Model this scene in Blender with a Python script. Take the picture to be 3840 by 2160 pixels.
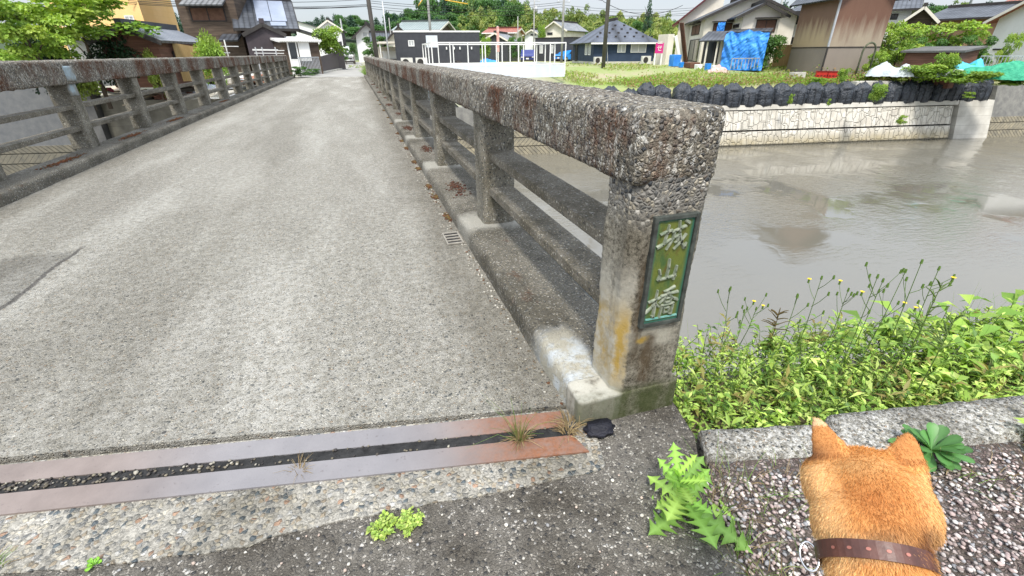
import bpy, bmesh, math, random
import numpy as np
from mathutils import Vector, Matrix, noise
R = math.radians
random.seed(7); rng = np.random.default_rng(7)
for o in list(bpy.data.objects): bpy.data.objects.remove(o)
sc = bpy.context.scene
# ------------------------------------------------------------------ camera
CAMH = 1.125; FPX = 1690.6; PITCH = .4812; YAW = .3056; ROLL = -.0071
_cy, _sy, _cp, _sp = math.cos(YAW), math.sin(YAW), math.cos(PITCH), math.sin(PITCH)
cF = Vector((_sy*_cp, _cy*_cp, -_sp)); cR = Vector((_cy, -_sy, 0)); cU = cR.cross(cF)
_cr, _sr = math.cos(ROLL), math.sin(ROLL)
cR, cU = cR*_cr + cU*_sr, cU*_cr - cR*_sr
cam_d = bpy.data.cameras.new('camera'); cam = bpy.data.objects.new('camera', cam_d)
sc.collection.objects.link(cam); sc.camera = cam
cam_d.sensor_width = 36; cam_d.lens = 36*FPX/3840; cam_d.clip_start = .02; cam_d.clip_end = 3000
m3 = Matrix((cR, cU, -cF)).transposed(); cam.matrix_world = Matrix.Translation((0, 0, CAMH)) @ m3.to_4x4()
def ray(px, py): return cF + cR*((px-1920)/FPX) + cU*((1080-py)/FPX)
def at(px, py, dist):
    'surveyed point: bearing and elevation of a photo feature, at a chosen real distance in metres'
    d = ray(px, py); k = dist/math.hypot(d.x, d.y); return Vector((d.x*k, d.y*k, CAMH + d.z*k))
def gp(px, py, dist): p = at(px, py, dist); return (p.x, p.y)
def zz(px, py, dist): return at(px, py, dist).z
# ------------------------------------------------------------------ world + sun
SUN_EL, SUN_AZ = 58, 200
w = bpy.data.worlds.new('World'); sc.world = w; w.use_nodes = True
nt = w.node_tree; nt.nodes.clear()
out = nt.nodes.new('ShaderNodeOutputWorld'); bg = nt.nodes.new('ShaderNodeBackground')
sky = nt.nodes.new('ShaderNodeTexSky'); sky.sky_type = 'NISHITA'; sky.sun_disc = False
sky.sun_elevation = R(SUN_EL); sky.sun_rotation = R(SUN_AZ); sky.air_density = 1; sky.dust_density = 2.5; sky.ozone_density = 2
tc = nt.nodes.new('ShaderNodeTexCoord'); mp = nt.nodes.new('ShaderNodeMapping'); mp.inputs['Scale'].default_value = (1, 1, 3.2)
cn = nt.nodes.new('ShaderNodeTexNoise'); cn.inputs['Scale'].default_value = 2.2; cn.inputs['Detail'].default_value = 7; cn.inputs['Roughness'].default_value = .55
cr_ = nt.nodes.new('ShaderNodeValToRGB'); cr_.color_ramp.elements[0].position = .36; cr_.color_ramp.elements[0].color = (.62, .62, .62, 1)
cr_.color_ramp.elements[1].position = .62; cr_.color_ramp.elements[1].color = (.93, .93, .93, 1)
mx = nt.nodes.new('ShaderNodeMix'); mx.data_type = 'RGBA'; mx.inputs[7].default_value = (3.95, 4.2, 4.5, 1)
nt.links.new(tc.outputs['Generated'], mp.inputs[0]); nt.links.new(mp.outputs[0], cn.inputs[0]); nt.links.new(cn.outputs[0], cr_.inputs[0])
nt.links.new(cr_.outputs[0], mx.inputs[0]); nt.links.new(sky.outputs[0], mx.inputs[6]); 
sz = nt.nodes.new('ShaderNodeSeparateXYZ'); nt.links.new(tc.outputs['Generated'], sz.inputs[0]); zr = nt.nodes.new('ShaderNodeMapRange'); zr.inputs[1].default_value = .12; zr.inputs[2].default_value = .85; zr.inputs[3].default_value = 1; zr.inputs[4].default_value = 2.4; nt.links.new(sz.outputs[2], zr.inputs[0])
vm_ = nt.nodes.new('ShaderNodeVectorMath'); vm_.operation = 'SCALE'; nt.links.new(mx.outputs[2], vm_.inputs[0]); nt.links.new(zr.outputs[0], vm_.inputs['Scale']); nt.links.new(vm_.outputs[0], bg.inputs[0])
bg.inputs[1].default_value = .075; nt.links.new(bg.outputs[0], out.inputs[0])
sd = bpy.data.lights.new('sun', 'SUN'); sd.energy = 1.5; sd.angle = R(10); sd.color = (1, .95, .87)
so = bpy.data.objects.new('sun', sd); sc.collection.objects.link(so)
sdir = Vector((math.sin(R(SUN_AZ))*math.cos(R(SUN_EL)), math.cos(R(SUN_AZ))*math.cos(R(SUN_EL)), math.sin(R(SUN_EL))))
so.rotation_euler = sdir.to_track_quat('Z', 'Y').to_euler()
sc.view_settings.view_transform = 'Standard'; sc.view_settings.look = 'None'; sc.view_settings.exposure = 1.42
# ------------------------------------------------------------------ helpers
COL = sc.collection
def tag(o, label=None, cat=None, group=None, kind=None):
    if label: o['label'] = label
    if cat: o['category'] = cat
    if group: o['group'] = group
    if kind: o['kind'] = kind
    return o
def empty(name, loc=(0, 0, 0), rz=0):
    o = bpy.data.objects.new(name, None); COL.objects.link(o); o.location = loc; o.rotation_euler = (0, 0, rz); o.empty_display_size = .1; return o
def copy_tree(o, parent=None):
    c = o.copy(); COL.objects.link(c); c.parent = parent
    for ch in [x for x in list(o.children)]: copy_tree(ch, c)
    return c
def fin(name, me, mat, parent, smooth=False):
    mats = mat if isinstance(mat, (list, tuple)) else [mat]
    for m_ in mats: me.materials.append(m_)
    if smooth: me.polygons.foreach_set('use_smooth', np.ones(len(me.polygons), bool))
    o = bpy.data.objects.new(name, me); COL.objects.link(o); o.parent = parent; return o
def npmesh(name, V, Fc, mat, parent=None, col=None, smooth=False):
    V = np.asarray(V, np.float32); Fc = np.asarray(Fc, np.int32); k = Fc.shape[1]
    me = bpy.data.meshes.new(name); me.vertices.add(len(V)); me.vertices.foreach_set('co', V.ravel())
    me.loops.add(Fc.size); me.loops.foreach_set('vertex_index', Fc.ravel())
    me.polygons.add(len(Fc)); me.polygons.foreach_set('loop_start', np.arange(0, Fc.size, k, dtype=np.int32))
    me.update(calc_edges=True)
    if col is not None:
        a = me.color_attributes.new('Col', 'FLOAT_COLOR', 'POINT'); c4 = np.ones((len(V), 4), np.float32); c4[:, :3] = col; a.data.foreach_set('color', c4.ravel())
    return fin(name, me, mat, parent, smooth)
class MB:
    def __init__(s): s.v = []; s.f = []; s.m = []
    def add(s, vs, fs, m=0):
        n = len(s.v); s.v += [tuple(v) for v in vs]; s.f += [tuple(i+n for i in f) for f in fs]; s.m += [m]*len(fs); return s
    def box(s, x0, x1, y0, y1, z0, z1, m=0):
        return s.add([(x0,y0,z0),(x1,y0,z0),(x1,y1,z0),(x0,y1,z0),(x0,y0,z1),(x1,y0,z1),(x1,y1,z1),(x0,y1,z1)],
                     [(0,3,2,1),(4,5,6,7),(0,1,5,4),(1,2,6,5),(2,3,7,6),(3,0,4,7)], m)
    def bar(s, a, b, wd, ht=None, m=0):
        a, b = Vector(a), Vector(b); ht = ht or wd; d = (b-a).normalized(); up = Vector((0,0,1)) if abs(d.z) < .95 else Vector((0,1,0))
        x = d.cross(up).normalized()*wd/2; y = x.cross(d).normalized()*ht/2
        return s.add([a-x-y, a+x-y, a+x+y, a-x+y, b-x-y, b+x-y, b+x+y, b-x+y], [(0,3,2,1),(4,5,6,7),(0,1,5,4),(1,2,6,5),(2,3,7,6),(3,0,4,7)], m)
    def tube(s, pts, r, n=8, m=0, caps=True):
        pts = [Vector(p) for p in pts]; rs = r if isinstance(r, (list, tuple)) else [r]*len(pts); rings = []
        for i, p in enumerate(pts):
            d = (pts[min(i+1, len(pts)-1)]-pts[max(i-1, 0)]).normalized(); up = Vector((0,0,1)) if abs(d.z) < .9 else Vector((0,1,0))
            x = d.cross(up).normalized(); y = x.cross(d).normalized()
            rings.append([p+(x*math.cos(t)+y*math.sin(t))*rs[i] for t in [2*math.pi*k/n for k in range(n)]])
        vs = [v for rg in rings for v in rg]; fs = []
        for i in range(len(pts)-1):
            for k in range(n): fs.append((i*n+k, i*n+(k+1) % n, (i+1)*n+(k+1) % n, (i+1)*n+k))
        if caps: fs += [tuple(range(n))[::-1], tuple((len(pts)-1)*n+k for k in range(n))]
        return s.add(vs, fs, m)
    def prism(s, poly, axis, a, b, m=0):
        'poly: 2D points; extruded along axis (0:x (poly=y,z), 1:y (poly=x,z), 2:z)'
        def p3(q, t): return (t, q[0], q[1]) if axis == 0 else ((q[0], t, q[1]) if axis == 1 else (q[0], q[1], t))
        n = len(poly); vs = [p3(q, a) for q in poly]+[p3(q, b) for q in poly]
        return s.add(vs, [tuple(range(n)), tuple(range(n, 2*n))[::-1]]+[(i, (i+1) % n, n+(i+1) % n, n+i) for i in range(n)], m)
    def build(s, name, mat, parent=None, smooth=False, bevel=0):
        me = bpy.data.meshes.new(name); me.from_pydata(s.v, [], s.f)
        me.polygons.foreach_set('material_index', np.array(s.m, np.int32))
        bm = bmesh.new(); bm.from_mesh(me); bmesh.ops.recalc_face_normals(bm, faces=bm.faces)
        if bevel: bmesh.ops.bevel(bm, geom=list(bm.edges), offset=bevel, segments=2, affect='EDGES', profile=.6)
        bm.to_mesh(me); bm.free()
        return fin(name, me, mat, parent, smooth)
# ------------------------------------------------------------------ materials
def newmat(name):
    m = bpy.data.materials.new(name); m.use_nodes = True; t = m.node_tree; t.nodes.clear()
    o = t.nodes.new('ShaderNodeOutputMaterial'); b = t.nodes.new('ShaderNodeBsdfPrincipled'); t.links.new(b.outputs[0], o.inputs[0])
    return m, t, b
class G:
    'tiny node-graph writer'
    def __init__(s, t): s.t = t
    def n(s, k, **kw):
        nd = s.t.nodes.new('ShaderNode'+k)
        for a, b in kw.items(): setattr(nd, a, b)
        return nd
    def L(s, a, b): s.t.links.new(a, b)
    def co(s, scale=(1,1,1), src='Object'):
        c = s.n('TexCoord'); m = s.n('Mapping'); m.inputs['Scale'].default_value = scale; s.L(c.outputs[src], m.inputs[0]); return m.outputs[0]
    def noise(s, co, sc_, det=4, rough=.55, dist=0):
        n = s.n('TexNoise'); n.inputs['Scale'].default_value = sc_; n.inputs['Detail'].default_value = det; n.inputs['Roughness'].default_value = rough
        n.inputs['Distortion'].default_value = dist; s.L(co, n.inputs['Vector']); return n.outputs[0]
    def vor(s, co, sc_, feature='F1', rnd=1):
        v = s.n('TexVoronoi', feature=feature); v.inputs['Scale'].default_value = sc_; v.inputs['Randomness'].default_value = rnd; s.L(co, v.inputs['Vector']); return v
    def ramp(s, f, stops, mode='LINEAR'):
        r = s.n('ValToRGB'); r.color_ramp.interpolation = mode; e = r.color_ramp.elements
        while len(e) < len(stops): e.new(.5)
        for x, (p, c) in zip(e, stops): x.position = p; x.color = (c, c, c, 1) if not isinstance(c, tuple) else (*c, 1)
        s.L(f, r.inputs[0]); return r.outputs[0]
    def mix(s, f, a, b, blend='MIX'):
        m = s.n('Mix'); m.data_type = 'RGBA'; m.blend_type = blend
        for v, i in ((f, 0), (a, 6), (b, 7)):
            if isinstance(v, (int, float)) and i == 0: m.inputs[0].default_value = v
            elif isinstance(v, tuple): m.inputs[i].default_value = (*v, 1)
            else: s.L(v, m.inputs[i])
        return m.outputs[2]
    def math(s, op, a, b=None, c=None):
        m = s.n('Math', operation=op)
        for v, i in ((a, 0), (b, 1), (c, 2)):
            if v is None: continue
            if isinstance(v, (int, float)): m.inputs[i].default_value = v
            else: s.L(v, m.inputs[i])
        return m.outputs[0]
    def sep(s, co): x = s.n('SeparateXYZ'); s.L(co, x.inputs[0]); return x.outputs
    def bump(s, h, strength, dist, nrm=None):
        b = s.n('Bump'); b.inputs['Strength'].default_value = strength; b.inputs['Distance'].default_value = dist; s.L(h, b.inputs['Height'])
        if nrm is not None: s.L(nrm, b.inputs['Normal'])
        return b.outputs[0]
    def box(s, v, lo, hi, soft):
        'smooth mask, 1 inside lo..hi'
        a = s.n('MapRange', interpolation_type='SMOOTHSTEP'); a.inputs[1].default_value = lo-soft; a.inputs[2].default_value = lo+soft; s.L(v, a.inputs[0])
        b = s.n('MapRange', interpolation_type='SMOOTHSTEP'); b.inputs[1].default_value = hi-soft; b.inputs[2].default_value = hi+soft; b.inputs[3].default_value = 1; b.inputs[4].default_value = 0; s.L(v, b.inputs[0])
        return s.math('MULTIPLY', a.outputs[0], b.outputs[0])
def pm(name, c1, c2=None, scale=3, rough=.8, bump=.2, bscale=None, bdist=.02, metal=0, spec=.3, stretch=(1,1,1), lo=.35, hi=.65):
    m, t, b = newmat(name); g = G(t); co = g.co(stretch)
    c2 = c2 or tuple(min(1, x*1.25) for x in c1)
    f = g.noise(co, scale, 6); c = g.mix(g.ramp(f, [(lo, 0.), (hi, 1.)]), c1, c2)
    f2 = g.noise(co, scale*9, 3); c = g.mix(.25, c, g.mix(f2, (.3,.3,.3), (.75,.75,.75)), 'OVERLAY')
    g.L(c, b.inputs['Base Color']); b.inputs['Roughness'].default_value = rough; b.inputs['Metallic'].default_value = metal; b.inputs['Specular IOR Level'].default_value = spec
    if bump: g.L(g.bump(g.noise(co, bscale or scale*12, 5), bump, bdist), b.inputs['Normal'])
    return m
def agg(name, cell, palette, mortar, mort=.55, stain=None, bump=.6, bd=.004, tint=None, speck=0, rough=.9, big=None, moss=None, dark=None, stretch=(1,1,1)):
    'exposed aggregate: voronoi pebbles in a cement matrix with stains'
    m, t, b = newmat(name); g = G(t); co = g.co(stretch)
    dn = g.n('TexNoise'); dn.inputs['Scale'].default_value = 1.3/cell; dn.inputs['Detail'].default_value = 2; g.L(co, dn.inputs['Vector'])
    vm = g.n('VectorMath', operation='MULTIPLY_ADD'); vm.inputs[1].default_value = (cell*.55,)*3; g.L(dn.outputs['Color'], vm.inputs[0]); g.L(co, vm.inputs[2]); cd = vm.outputs[0]
    v = g.vor(cd, 1/cell); ve = g.vor(cd, 1/cell, 'DISTANCE_TO_EDGE')
    hue = g.sep(v.outputs['Color'])
    pal = g.ramp(hue[0], palette, 'CONSTANT')
    pal = g.mix(.35, pal, g.mix(hue[1], (.25,.25,.25), (.8,.8,.8)), 'OVERLAY')
    v2 = g.vor(co, 2.7/cell); small = g.mix(g.sep(v2.outputs['Color'])[0], mortar, tuple(x*.5 for x in mortar))
    edge = g.ramp(ve.outputs['Distance'], [(.02, 1.), (.12, 0.)])
    sel = g.ramp(hue[2], [(mort-.02, 1.), (mort+.02, 0.)])
    mm = g.math('MAXIMUM', edge, sel)
    c = g.mix(mm, pal, small)
    if stain:
        for (sc_, lo, hi, colr, amt, st) in stain:
            c2 = g.co(st); f = g.ramp(g.noise(c2, sc_, 6, .6), [(lo, 0.), (hi, amt)]); c = g.mix(f, c, colr if len(colr) == 3 else colr[:3], 'MULTIPLY' if len(colr) == 3 else 'MIX')
    if speck: c = g.mix(g.ramp(g.noise(co, .45/cell, 3, .7), [(.6, 0.), (.66, speck)]), c, (.62,.62,.58))
    if moss: geo = g.n('NewGeometry'); nz = g.sep(geo.outputs['Normal'])[2]; side = g.ramp(nz, [(.25, 1.), (.75, .12)]) if name.startswith('rail') else g.ramp(nz, [(0., 1.), (1., 1.)]); mk = g.math('MULTIPLY', g.math('MULTIPLY', side, g.ramp(g.noise(g.co(moss[1]), moss[0], 7, .65), [(moss[2]-.05, 0.), (moss[2]+.07, 1.)])), g.ramp(g.noise(g.co((1,1,.6)), 55, 4, .7), [(.36, .15), (.50, 1.)])); c = g.mix(mk, c, g.mix(hue[1], tuple(x*.5 for x in moss[3]), tuple(x*1.7 for x in moss[3])))
    g.L(c, b.inputs['Base Color']); b.inputs['Roughness'].default_value = rough; b.inputs['Specular IOR Level'].default_value = .25
    h = g.math('MULTIPLY', g.ramp(ve.outputs['Distance'], [(0., 0.), (.35, 1.)]), g.math('SUBTRACT', 1., g.math('MULTIPLY', sel, .7)))
    h = g.math('ADD', h, g.math('MULTIPLY', g.noise(co, 2.5/cell, 3), .4))
    g.L(g.bump(h, bump, bd), b.inputs['Normal']); return m
def leafmat(name, c, trans=.35, rough=.5):
    m, t, b = newmat(name); g = G(t); a = g.n('VertexColor'); a.layer_name = 'Col'
    k = g.mix(1., a.outputs[0], c, 'MULTIPLY'); g.L(k, b.inputs['Base Color']); b.inputs['Roughness'].default_value = rough; b.inputs['Specular IOR Level'].default_value = .35
    tr = g.n('BsdfTranslucent'); g.L(g.mix(1., k, (1.25,1.2,.6), 'MULTIPLY'), tr.inputs[0]); ms = g.n('MixShader'); ms.inputs[0].default_value = trans
    g.L(b.outputs[0], ms.inputs[1]); g.L(tr.outputs[0], ms.inputs[2]); o = [n for n in t.nodes if n.type == 'OUTPUT_MATERIAL'][0]; g.L(ms.outputs[0], o.inputs[0]); return m
def tilemat(name, c1, c2, su=.34, sv=.32, rough=.5, depth=.03):
    'roof tiles: rounded rolls across, overlapping rows down the slope (uses UV in metres)'
    m, t, b = newmat(name); g = G(t); co = g.co((1,1,1), 'UV'); s = g.sep(co)
    u = g.math('FRACT', g.math('DIVIDE', s[0], su)); vv = g.math('FRACT', g.math('DIVIDE', s[1], sv))
    roll = g.math('POWER', g.math('ABSOLUTE', g.math('SINE', g.math('MULTIPLY', u, math.pi))), .7)
    h = g.math('ADD', g.math('MULTIPLY', roll, .7), g.math('MULTIPLY', vv, -.5))
    f = g.noise(g.co((1,1,1)), 1.2, 6); c = g.mix(g.ramp(f, [(.35, 0.), (.65, 1.)]), c1, c2)
    line = g.ramp(g.math('MULTIPLY', roll, g.ramp(vv, [(.0, .3), (.15, 1.), (1., 1.)])), [(0., .3), (.55, 1.), (1., 1.35)]); c = g.mix(1., c, line, 'MULTIPLY')  # painted into the colour: highlights on roll crests, shade in valleys and row overlaps
    g.L(c, b.inputs['Base Color']); b.inputs['Roughness'].default_value = rough; g.L(g.bump(h, .9, depth), b.inputs['Normal']); return m
def sidemat(name, c1, c2, pitch=.2, axis=2, rough=.8, gap=.08, stretch=(.3,.3,2), dark=.35):
    'boards or ribs laid every <pitch> metres along an axis'
    m, t, b = newmat(name); g = G(t); co = g.co(); s = g.sep(co)
    q = s[axis] if axis < 3 else g.math('ADD', s[0], s[1])
    u = g.math('FRACT', g.math('DIVIDE', q, pitch)); f = g.noise(g.co(stretch), 3, 6)
    c = g.mix(g.ramp(f, [(.35, 0.), (.65, 1.)]), c1, c2); ln = g.ramp(u, [(0., dark), (gap, 1.), (1., 1.)]); c = g.mix(1., c, ln, 'MULTIPLY')
    g.L(c, b.inputs['Base Color']); b.inputs['Roughness'].default_value = rough; g.L(g.bump(g.math('MULTIPLY', u, 1.), .5, .015), b.inputs['Normal']); return m
def glassmat(name, c, rough=.08):
    m, t, b = newmat(name); b.inputs['Base Color'].default_value = (*c, 1); b.inputs['Roughness'].default_value = rough; b.inputs['Specular IOR Level'].default_value = .8; return m
PEB = [(0., (.10,.10,.095)), (.18, (.17,.165,.15)), (.36, (.30,.27,.21)), (.52, (.055,.06,.065)), (.64, (.22,.21,.19)), (.76, (.42,.38,.30)), (.86, (.13,.11,.09)), (.94, (.5,.48,.43))]
PEBR = [(0., (.30,.29,.26)), (.2, (.40,.37,.30)), (.4, (.22,.22,.21)), (.52, (.12,.14,.15)), (.6, (.46,.43,.36)), (.75, (.33,.28,.21)), (.87, (.5,.49,.46)), (.95, (.36,.24,.17))]
M = {}
PEBW = [(0., (.34,.325,.28)), (.2, (.46,.435,.37)), (.42, (.26,.255,.235)), (.52, (.13,.14,.14)), (.6, (.52,.49,.41)), (.76, (.40,.36,.29)), (.87, (.60,.58,.51)), (.95, (.42,.33,.24))]
M['road'] = agg('road_concrete', .0078, PEBW, (.40,.387,.345), .5, [(1.0, .45, .7, (.74,.73,.72), .6, (1,.35,1)), (4, .5, .7, (.8,.79,.77), .5, (1,.5,1)), (1.5, .48, .7, (.66,.65,.60,1), .35, (1.2,.22,1)), (26, .4, .6, (.66,.65,.62), .7, (1,1,1))], bump=1, bd=.006)
def roadmarks():
    t = M['road'].node_tree; g = G(t); b = [n for n in t.nodes if n.type == 'BSDF_PRINCIPLED'][0]; src = b.inputs['Base Color'].links[0].from_socket; co = g.co(); s = g.sep(co); n = g.noise(co, 3, 6, .65); wob = g.math('MULTIPLY', g.math('SUBTRACT', n, .5), .5); X = g.math('ADD', s[0], wob)
    c = src
    for (a, b_, soft, amt) in ((.33, .9, .14, .62), (-3.2, -2.7, .15, .6), (-1.6, -.85, .2, .3), (-2.5, -2.0, .15, .15)): c = g.mix(g.math('MULTIPLY', g.box(X, a, b_, soft), amt), c, (.56,.54,.50), 'MULTIPLY')
    patch = g.math('MULTIPLY', g.box(g.math('ADD', s[0], g.math('MULTIPLY', wob, .25)), -2.8, -1.86, .05), g.box(g.math('ADD', s[1], g.math('MULTIPLY', wob, .8)), 2.55, 3.4, .05)); c = g.mix(patch, c, (.70,.70,.70), 'MULTIPLY')
    pe = g.math('MULTIPLY', g.box(g.math('ADD', s[0], g.math('MULTIPLY', wob, .25)), -1.875, -1.845, .006), g.box(g.math('ADD', s[1], g.math('MULTIPLY', wob, .8)), 2.5, 3.5, .05)); c = g.mix(g.math('MULTIPLY', pe, .8), c, (.07,.065,.06))
    spots = g.vor(co, 5.5); c = g.mix(g.ramp(spots.outputs['Distance'], [(.0, .9), (.035, .9), (.05, 0.)]), c, (.05,.05,.05)); g.L(c, b.inputs['Base Color'])
roadmarks()
M['apron'] = agg('apron_aggregate', .013, PEBR, (.44,.42,.37), .42, [(3.5, .42, .62, (.5,.49,.46), .85, (1,1,1)), (12, .45, .65, (.7,.69,.66), .6, (1,1,1))], bump=1, bd=.006)
M['asphalt'] = agg('asphalt', .0085, [(0., (.20,.185,.165)), (.3, (.30,.28,.245)), (.48, (.10,.10,.10)), (.6, (.40,.375,.33)), (.84, (.62,.59,.53))], (.20,.185,.16), .45, [(4, .4, .62, (.45,.43,.4), .9, (1,1,1)), (30, .4, .6, (.6,.6,.6), .6, (1,1,1))], bump=1, bd=.006)
M['rail'] = agg('railing_aggregate', .0115, [(p, tuple(x*1.0 for x in c)) for p, c in PEB], (.22,.198,.158), .36, [(5, .5, .7, (.5,.46,.42), .8, (1,.6,1)), (60, .55, .62, (.55,.53,.47,1), .75, (1,1,.5))], bump=1, bd=.009, speck=.85, moss=(2.8, (1,.55,.35), .50, (.085,.030,.011)))
M['post'] = agg('post_concrete', .008, PEB, (.29,.27,.22), .66, [(6, .42, .64, (.42,.41,.37), .9, (1,1,.5)), (14, .5, .7, (.6,.58,.5), .6, (1,1,1))], bump=.7, bd=.005, speck=.5, moss=(5, (1,1,.4), .68, (.06,.035,.02)))
M['postdark'] = agg('bar_concrete', .007, PEB, (.22,.20,.16), .72, [(6, .4, .64, (.5,.48,.42), .9, (1,1,1))], bump=.6, bd=.003, speck=.35)
M['kerb'] = agg('kerb_concrete', .007, PEB, (.20,.185,.15), .68, [(3, .42, .62, (.5,.49,.46), .9, (1,.6,1)), (9, .5, .7, (.6,.6,.58), .7, (1,1,1))], bump=.8, bd=.004, speck=.4, moss=(3.4, (1,.8,1), .66, (.085,.035,.015)))
M['stonecurb'] = agg('curb_concrete', .008, PEBW, (.60,.59,.55), .55, [(5, .42, .62, (.55,.54,.52), .85, (1,1,1)), (70, .42, .56, (.4,.39,.37), .8, (1,1,1))], bump=1, bd=.005)
M['gravelbase'] = agg('gravel_bed', .011, [(0., (.16,.12,.11)), (.3, (.25,.2,.18)), (.6, (.35,.3,.28)), (.8, (.2,.2,.2))], (.11,.09,.075), .25, bump=1, bd=.008)
M['earth'] = pm('earth', (.09,.07,.045), (.17,.14,.09), 6, .95, .6)
M['lot'] = pm('lot_ground', (.24,.235,.2), (.34,.33,.29), .5, .95, .3)
def endpost():
    m, t, b = newmat('end_post_concrete'); g = G(t); co = g.co(); s = g.sep(co)
    cell = .0125; v = g.vor(co, 1/cell); ve = g.vor(co, 1/cell, 'DISTANCE_TO_EDGE'); hue = g.sep(v.outputs['Color'])
    pal = g.ramp(hue[0], PEB, 'CONSTANT'); edge = g.ramp(ve.outputs['Distance'], [(.03, 1.), (.14, 0.)]); peb = g.mix(edge, pal, (.2,.19,.17))
    low = g.mix(g.ramp(g.noise(co, 60, 8, .85), [(.38, 0.), (.60, 1.)]), (.035,.03,.02), (.36,.335,.27)); low = g.mix(g.ramp(g.noise(g.co((1,1,.4)), 12, 4), [(.4, 0.), (.6, .7)]), low, (.45,.42,.38), 'MULTIPLY')
    up = g.ramp(g.math('ADD', s[2], g.math('MULTIPLY', g.noise(co, 9, 4), .16)), [(.74, 0.), (.86, 1.)])
    c = g.mix(up, low, peb)
    n1 = g.noise(g.co((1,1,.35)), 14, 5, .65)
    def spot(col, m_, lo, hi, amt):
        nonlocal c
        f = g.math('MULTIPLY', m_, g.ramp(n1, [(lo, 0.), (hi, amt)])); c = g.mix(f, c, col)
    wob = g.math('MULTIPLY', g.math('SUBTRACT', g.noise(co, 22, 5, .7), .5), .05); X, Y, Z = g.math('ADD', s[0], wob), s[1], g.math('ADD', s[2], wob)
    face = g.box(Y, .9, 1.045, .008); side = g.box(X, .5, .70, .008)
    spot((.5,.48,.41), g.math('MULTIPLY', side, g.box(Z, .0, .52, .12)), .3, .5, .9)
    spot((.42,.40,.33), g.math('MULTIPLY', face, g.box(Z, .28, .36, .02)), .3, .55, .8)
    spot((.07,.045,.022), g.math('MULTIPLY', g.math('MULTIPLY', face, g.box(X, .715, .745, .02)), g.box(Z, .22, .60, .08)), .25, .5, .85)
    spot((.07,.045,.022), g.math('MULTIPLY', g.math('MULTIPLY', face, g.box(X, .755, .80, .02)), g.box(Z, .14, .33, .03)), .35, .5, .85)
    spot((.36,.24,.05), g.math('MULTIPLY', g.box(X, .672, .70, .012), g.box(Z, .15, .42, .08)), .33, .5, .95)
    spot((.36,.24,.05), g.math('MULTIPLY', g.box(X, .735, .765, .012), g.box(Z, .30, .325, .01)), .3, .45, .95)
    spot((.05,.065,.018), g.math('MULTIPLY', face, g.box(Z, -.2, .12, .03)), .2, .55, .8)
    spot((.50,.49,.43), g.math('MULTIPLY', g.box(s[2], .100, .125, .006), g.box(s[0], .5, .69, .02)), .30, .62, .9)
    spot((.4,.4,.37), g.box(Z, .1, .9, .05), .68, .74, .6)
    g.L(c, b.inputs['Base Color']); b.inputs['Roughness'].default_value = .92; b.inputs['Specular IOR Level'].default_value = .2
    h = g.mix(up, g.noise(co, 120, 8, .8), g.ramp(ve.outputs['Distance'], [(0., 0.), (.4, 1.)])); g.L(g.bump(h, 1, .006), b.inputs['Normal']); return m
M['endpost'] = endpost()
def kerbtop():
    t = M['kerb'].node_tree; g = G(t); b = [n for n in t.nodes if n.type == 'BSDF_PRINCIPLED'][0]; src = b.inputs['Base Color'].links[0].from_socket; co = g.co(); s = g.sep(co); n = g.noise(co, 9, 5, .7)
    wob = g.math('MULTIPLY', g.math('SUBTRACT', n, .5), .25); f = g.math('MULTIPLY', g.box(g.math('ADD', s[1], wob), .8, 1.42, .12), g.box(s[0], .5, .70, .03)); c = g.mix(g.math('MULTIPLY', f, .8), src, g.mix(g.ramp(n, [(.45, 0.), (.6, 1.)]), (.40,.38,.31), (.52,.56,.58)))
    for y in (PY0c, PY0c+1.84, PY0c+3.68, PY0c+5.5):
        f = g.math('MULTIPLY', g.box(g.math('ADD', s[1], wob), y-.08, y+.25, .07), g.box(s[0], .55, .95, .05)); c = g.mix(g.math('MULTIPLY', f, .55), c, (.46,.45,.40))
    g.L(c, b.inputs['Base Color'])
PY0c = 2.779; kerbtop()
def steel():
    m, t, b = newmat('weathered_steel'); g = G(t); co = g.co(); s = g.sep(co)
    n = g.noise(co, 5, 6, .6); base = g.mix(g.ramp(n, [(.3, 0.), (.7, 1.)]), (.155,.125,.112), (.25,.205,.185))
    blue = g.math('MULTIPLY', g.box(s[0], -.72, .12, .22), .75); c = g.mix(blue, base, g.mix(n, (.16,.16,.175), (.27,.27,.285)))
    f = g.math('MULTIPLY', g.box(s[0], .22, 2, .16), g.ramp(g.noise(co, 40, 5, .7), [(.3, .35), (.65, 1.)])); c = g.mix(f, c, g.mix(g.noise(co, 120, 3), (.12,.05,.025), (.33,.14,.07)))
    c = g.mix(g.ramp(g.noise(co, 60, 4, .7), [(.62, 0.), (.7, .5)]), c, (.1,.08,.08))
    g.L(c, b.inputs['Base Color']); b.inputs['Metallic'].default_value = .1; b.inputs['Roughness'].default_value = .55; g.L(g.bump(g.noise(co, 55, 5), .35, .003), b.inputs['Normal']); return m
M['steel'] = steel()
M['sealant'] = pm('joint_sealant', (.012,.012,.012), (.03,.03,.03), 30, .75, 1, 60, .01)
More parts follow.
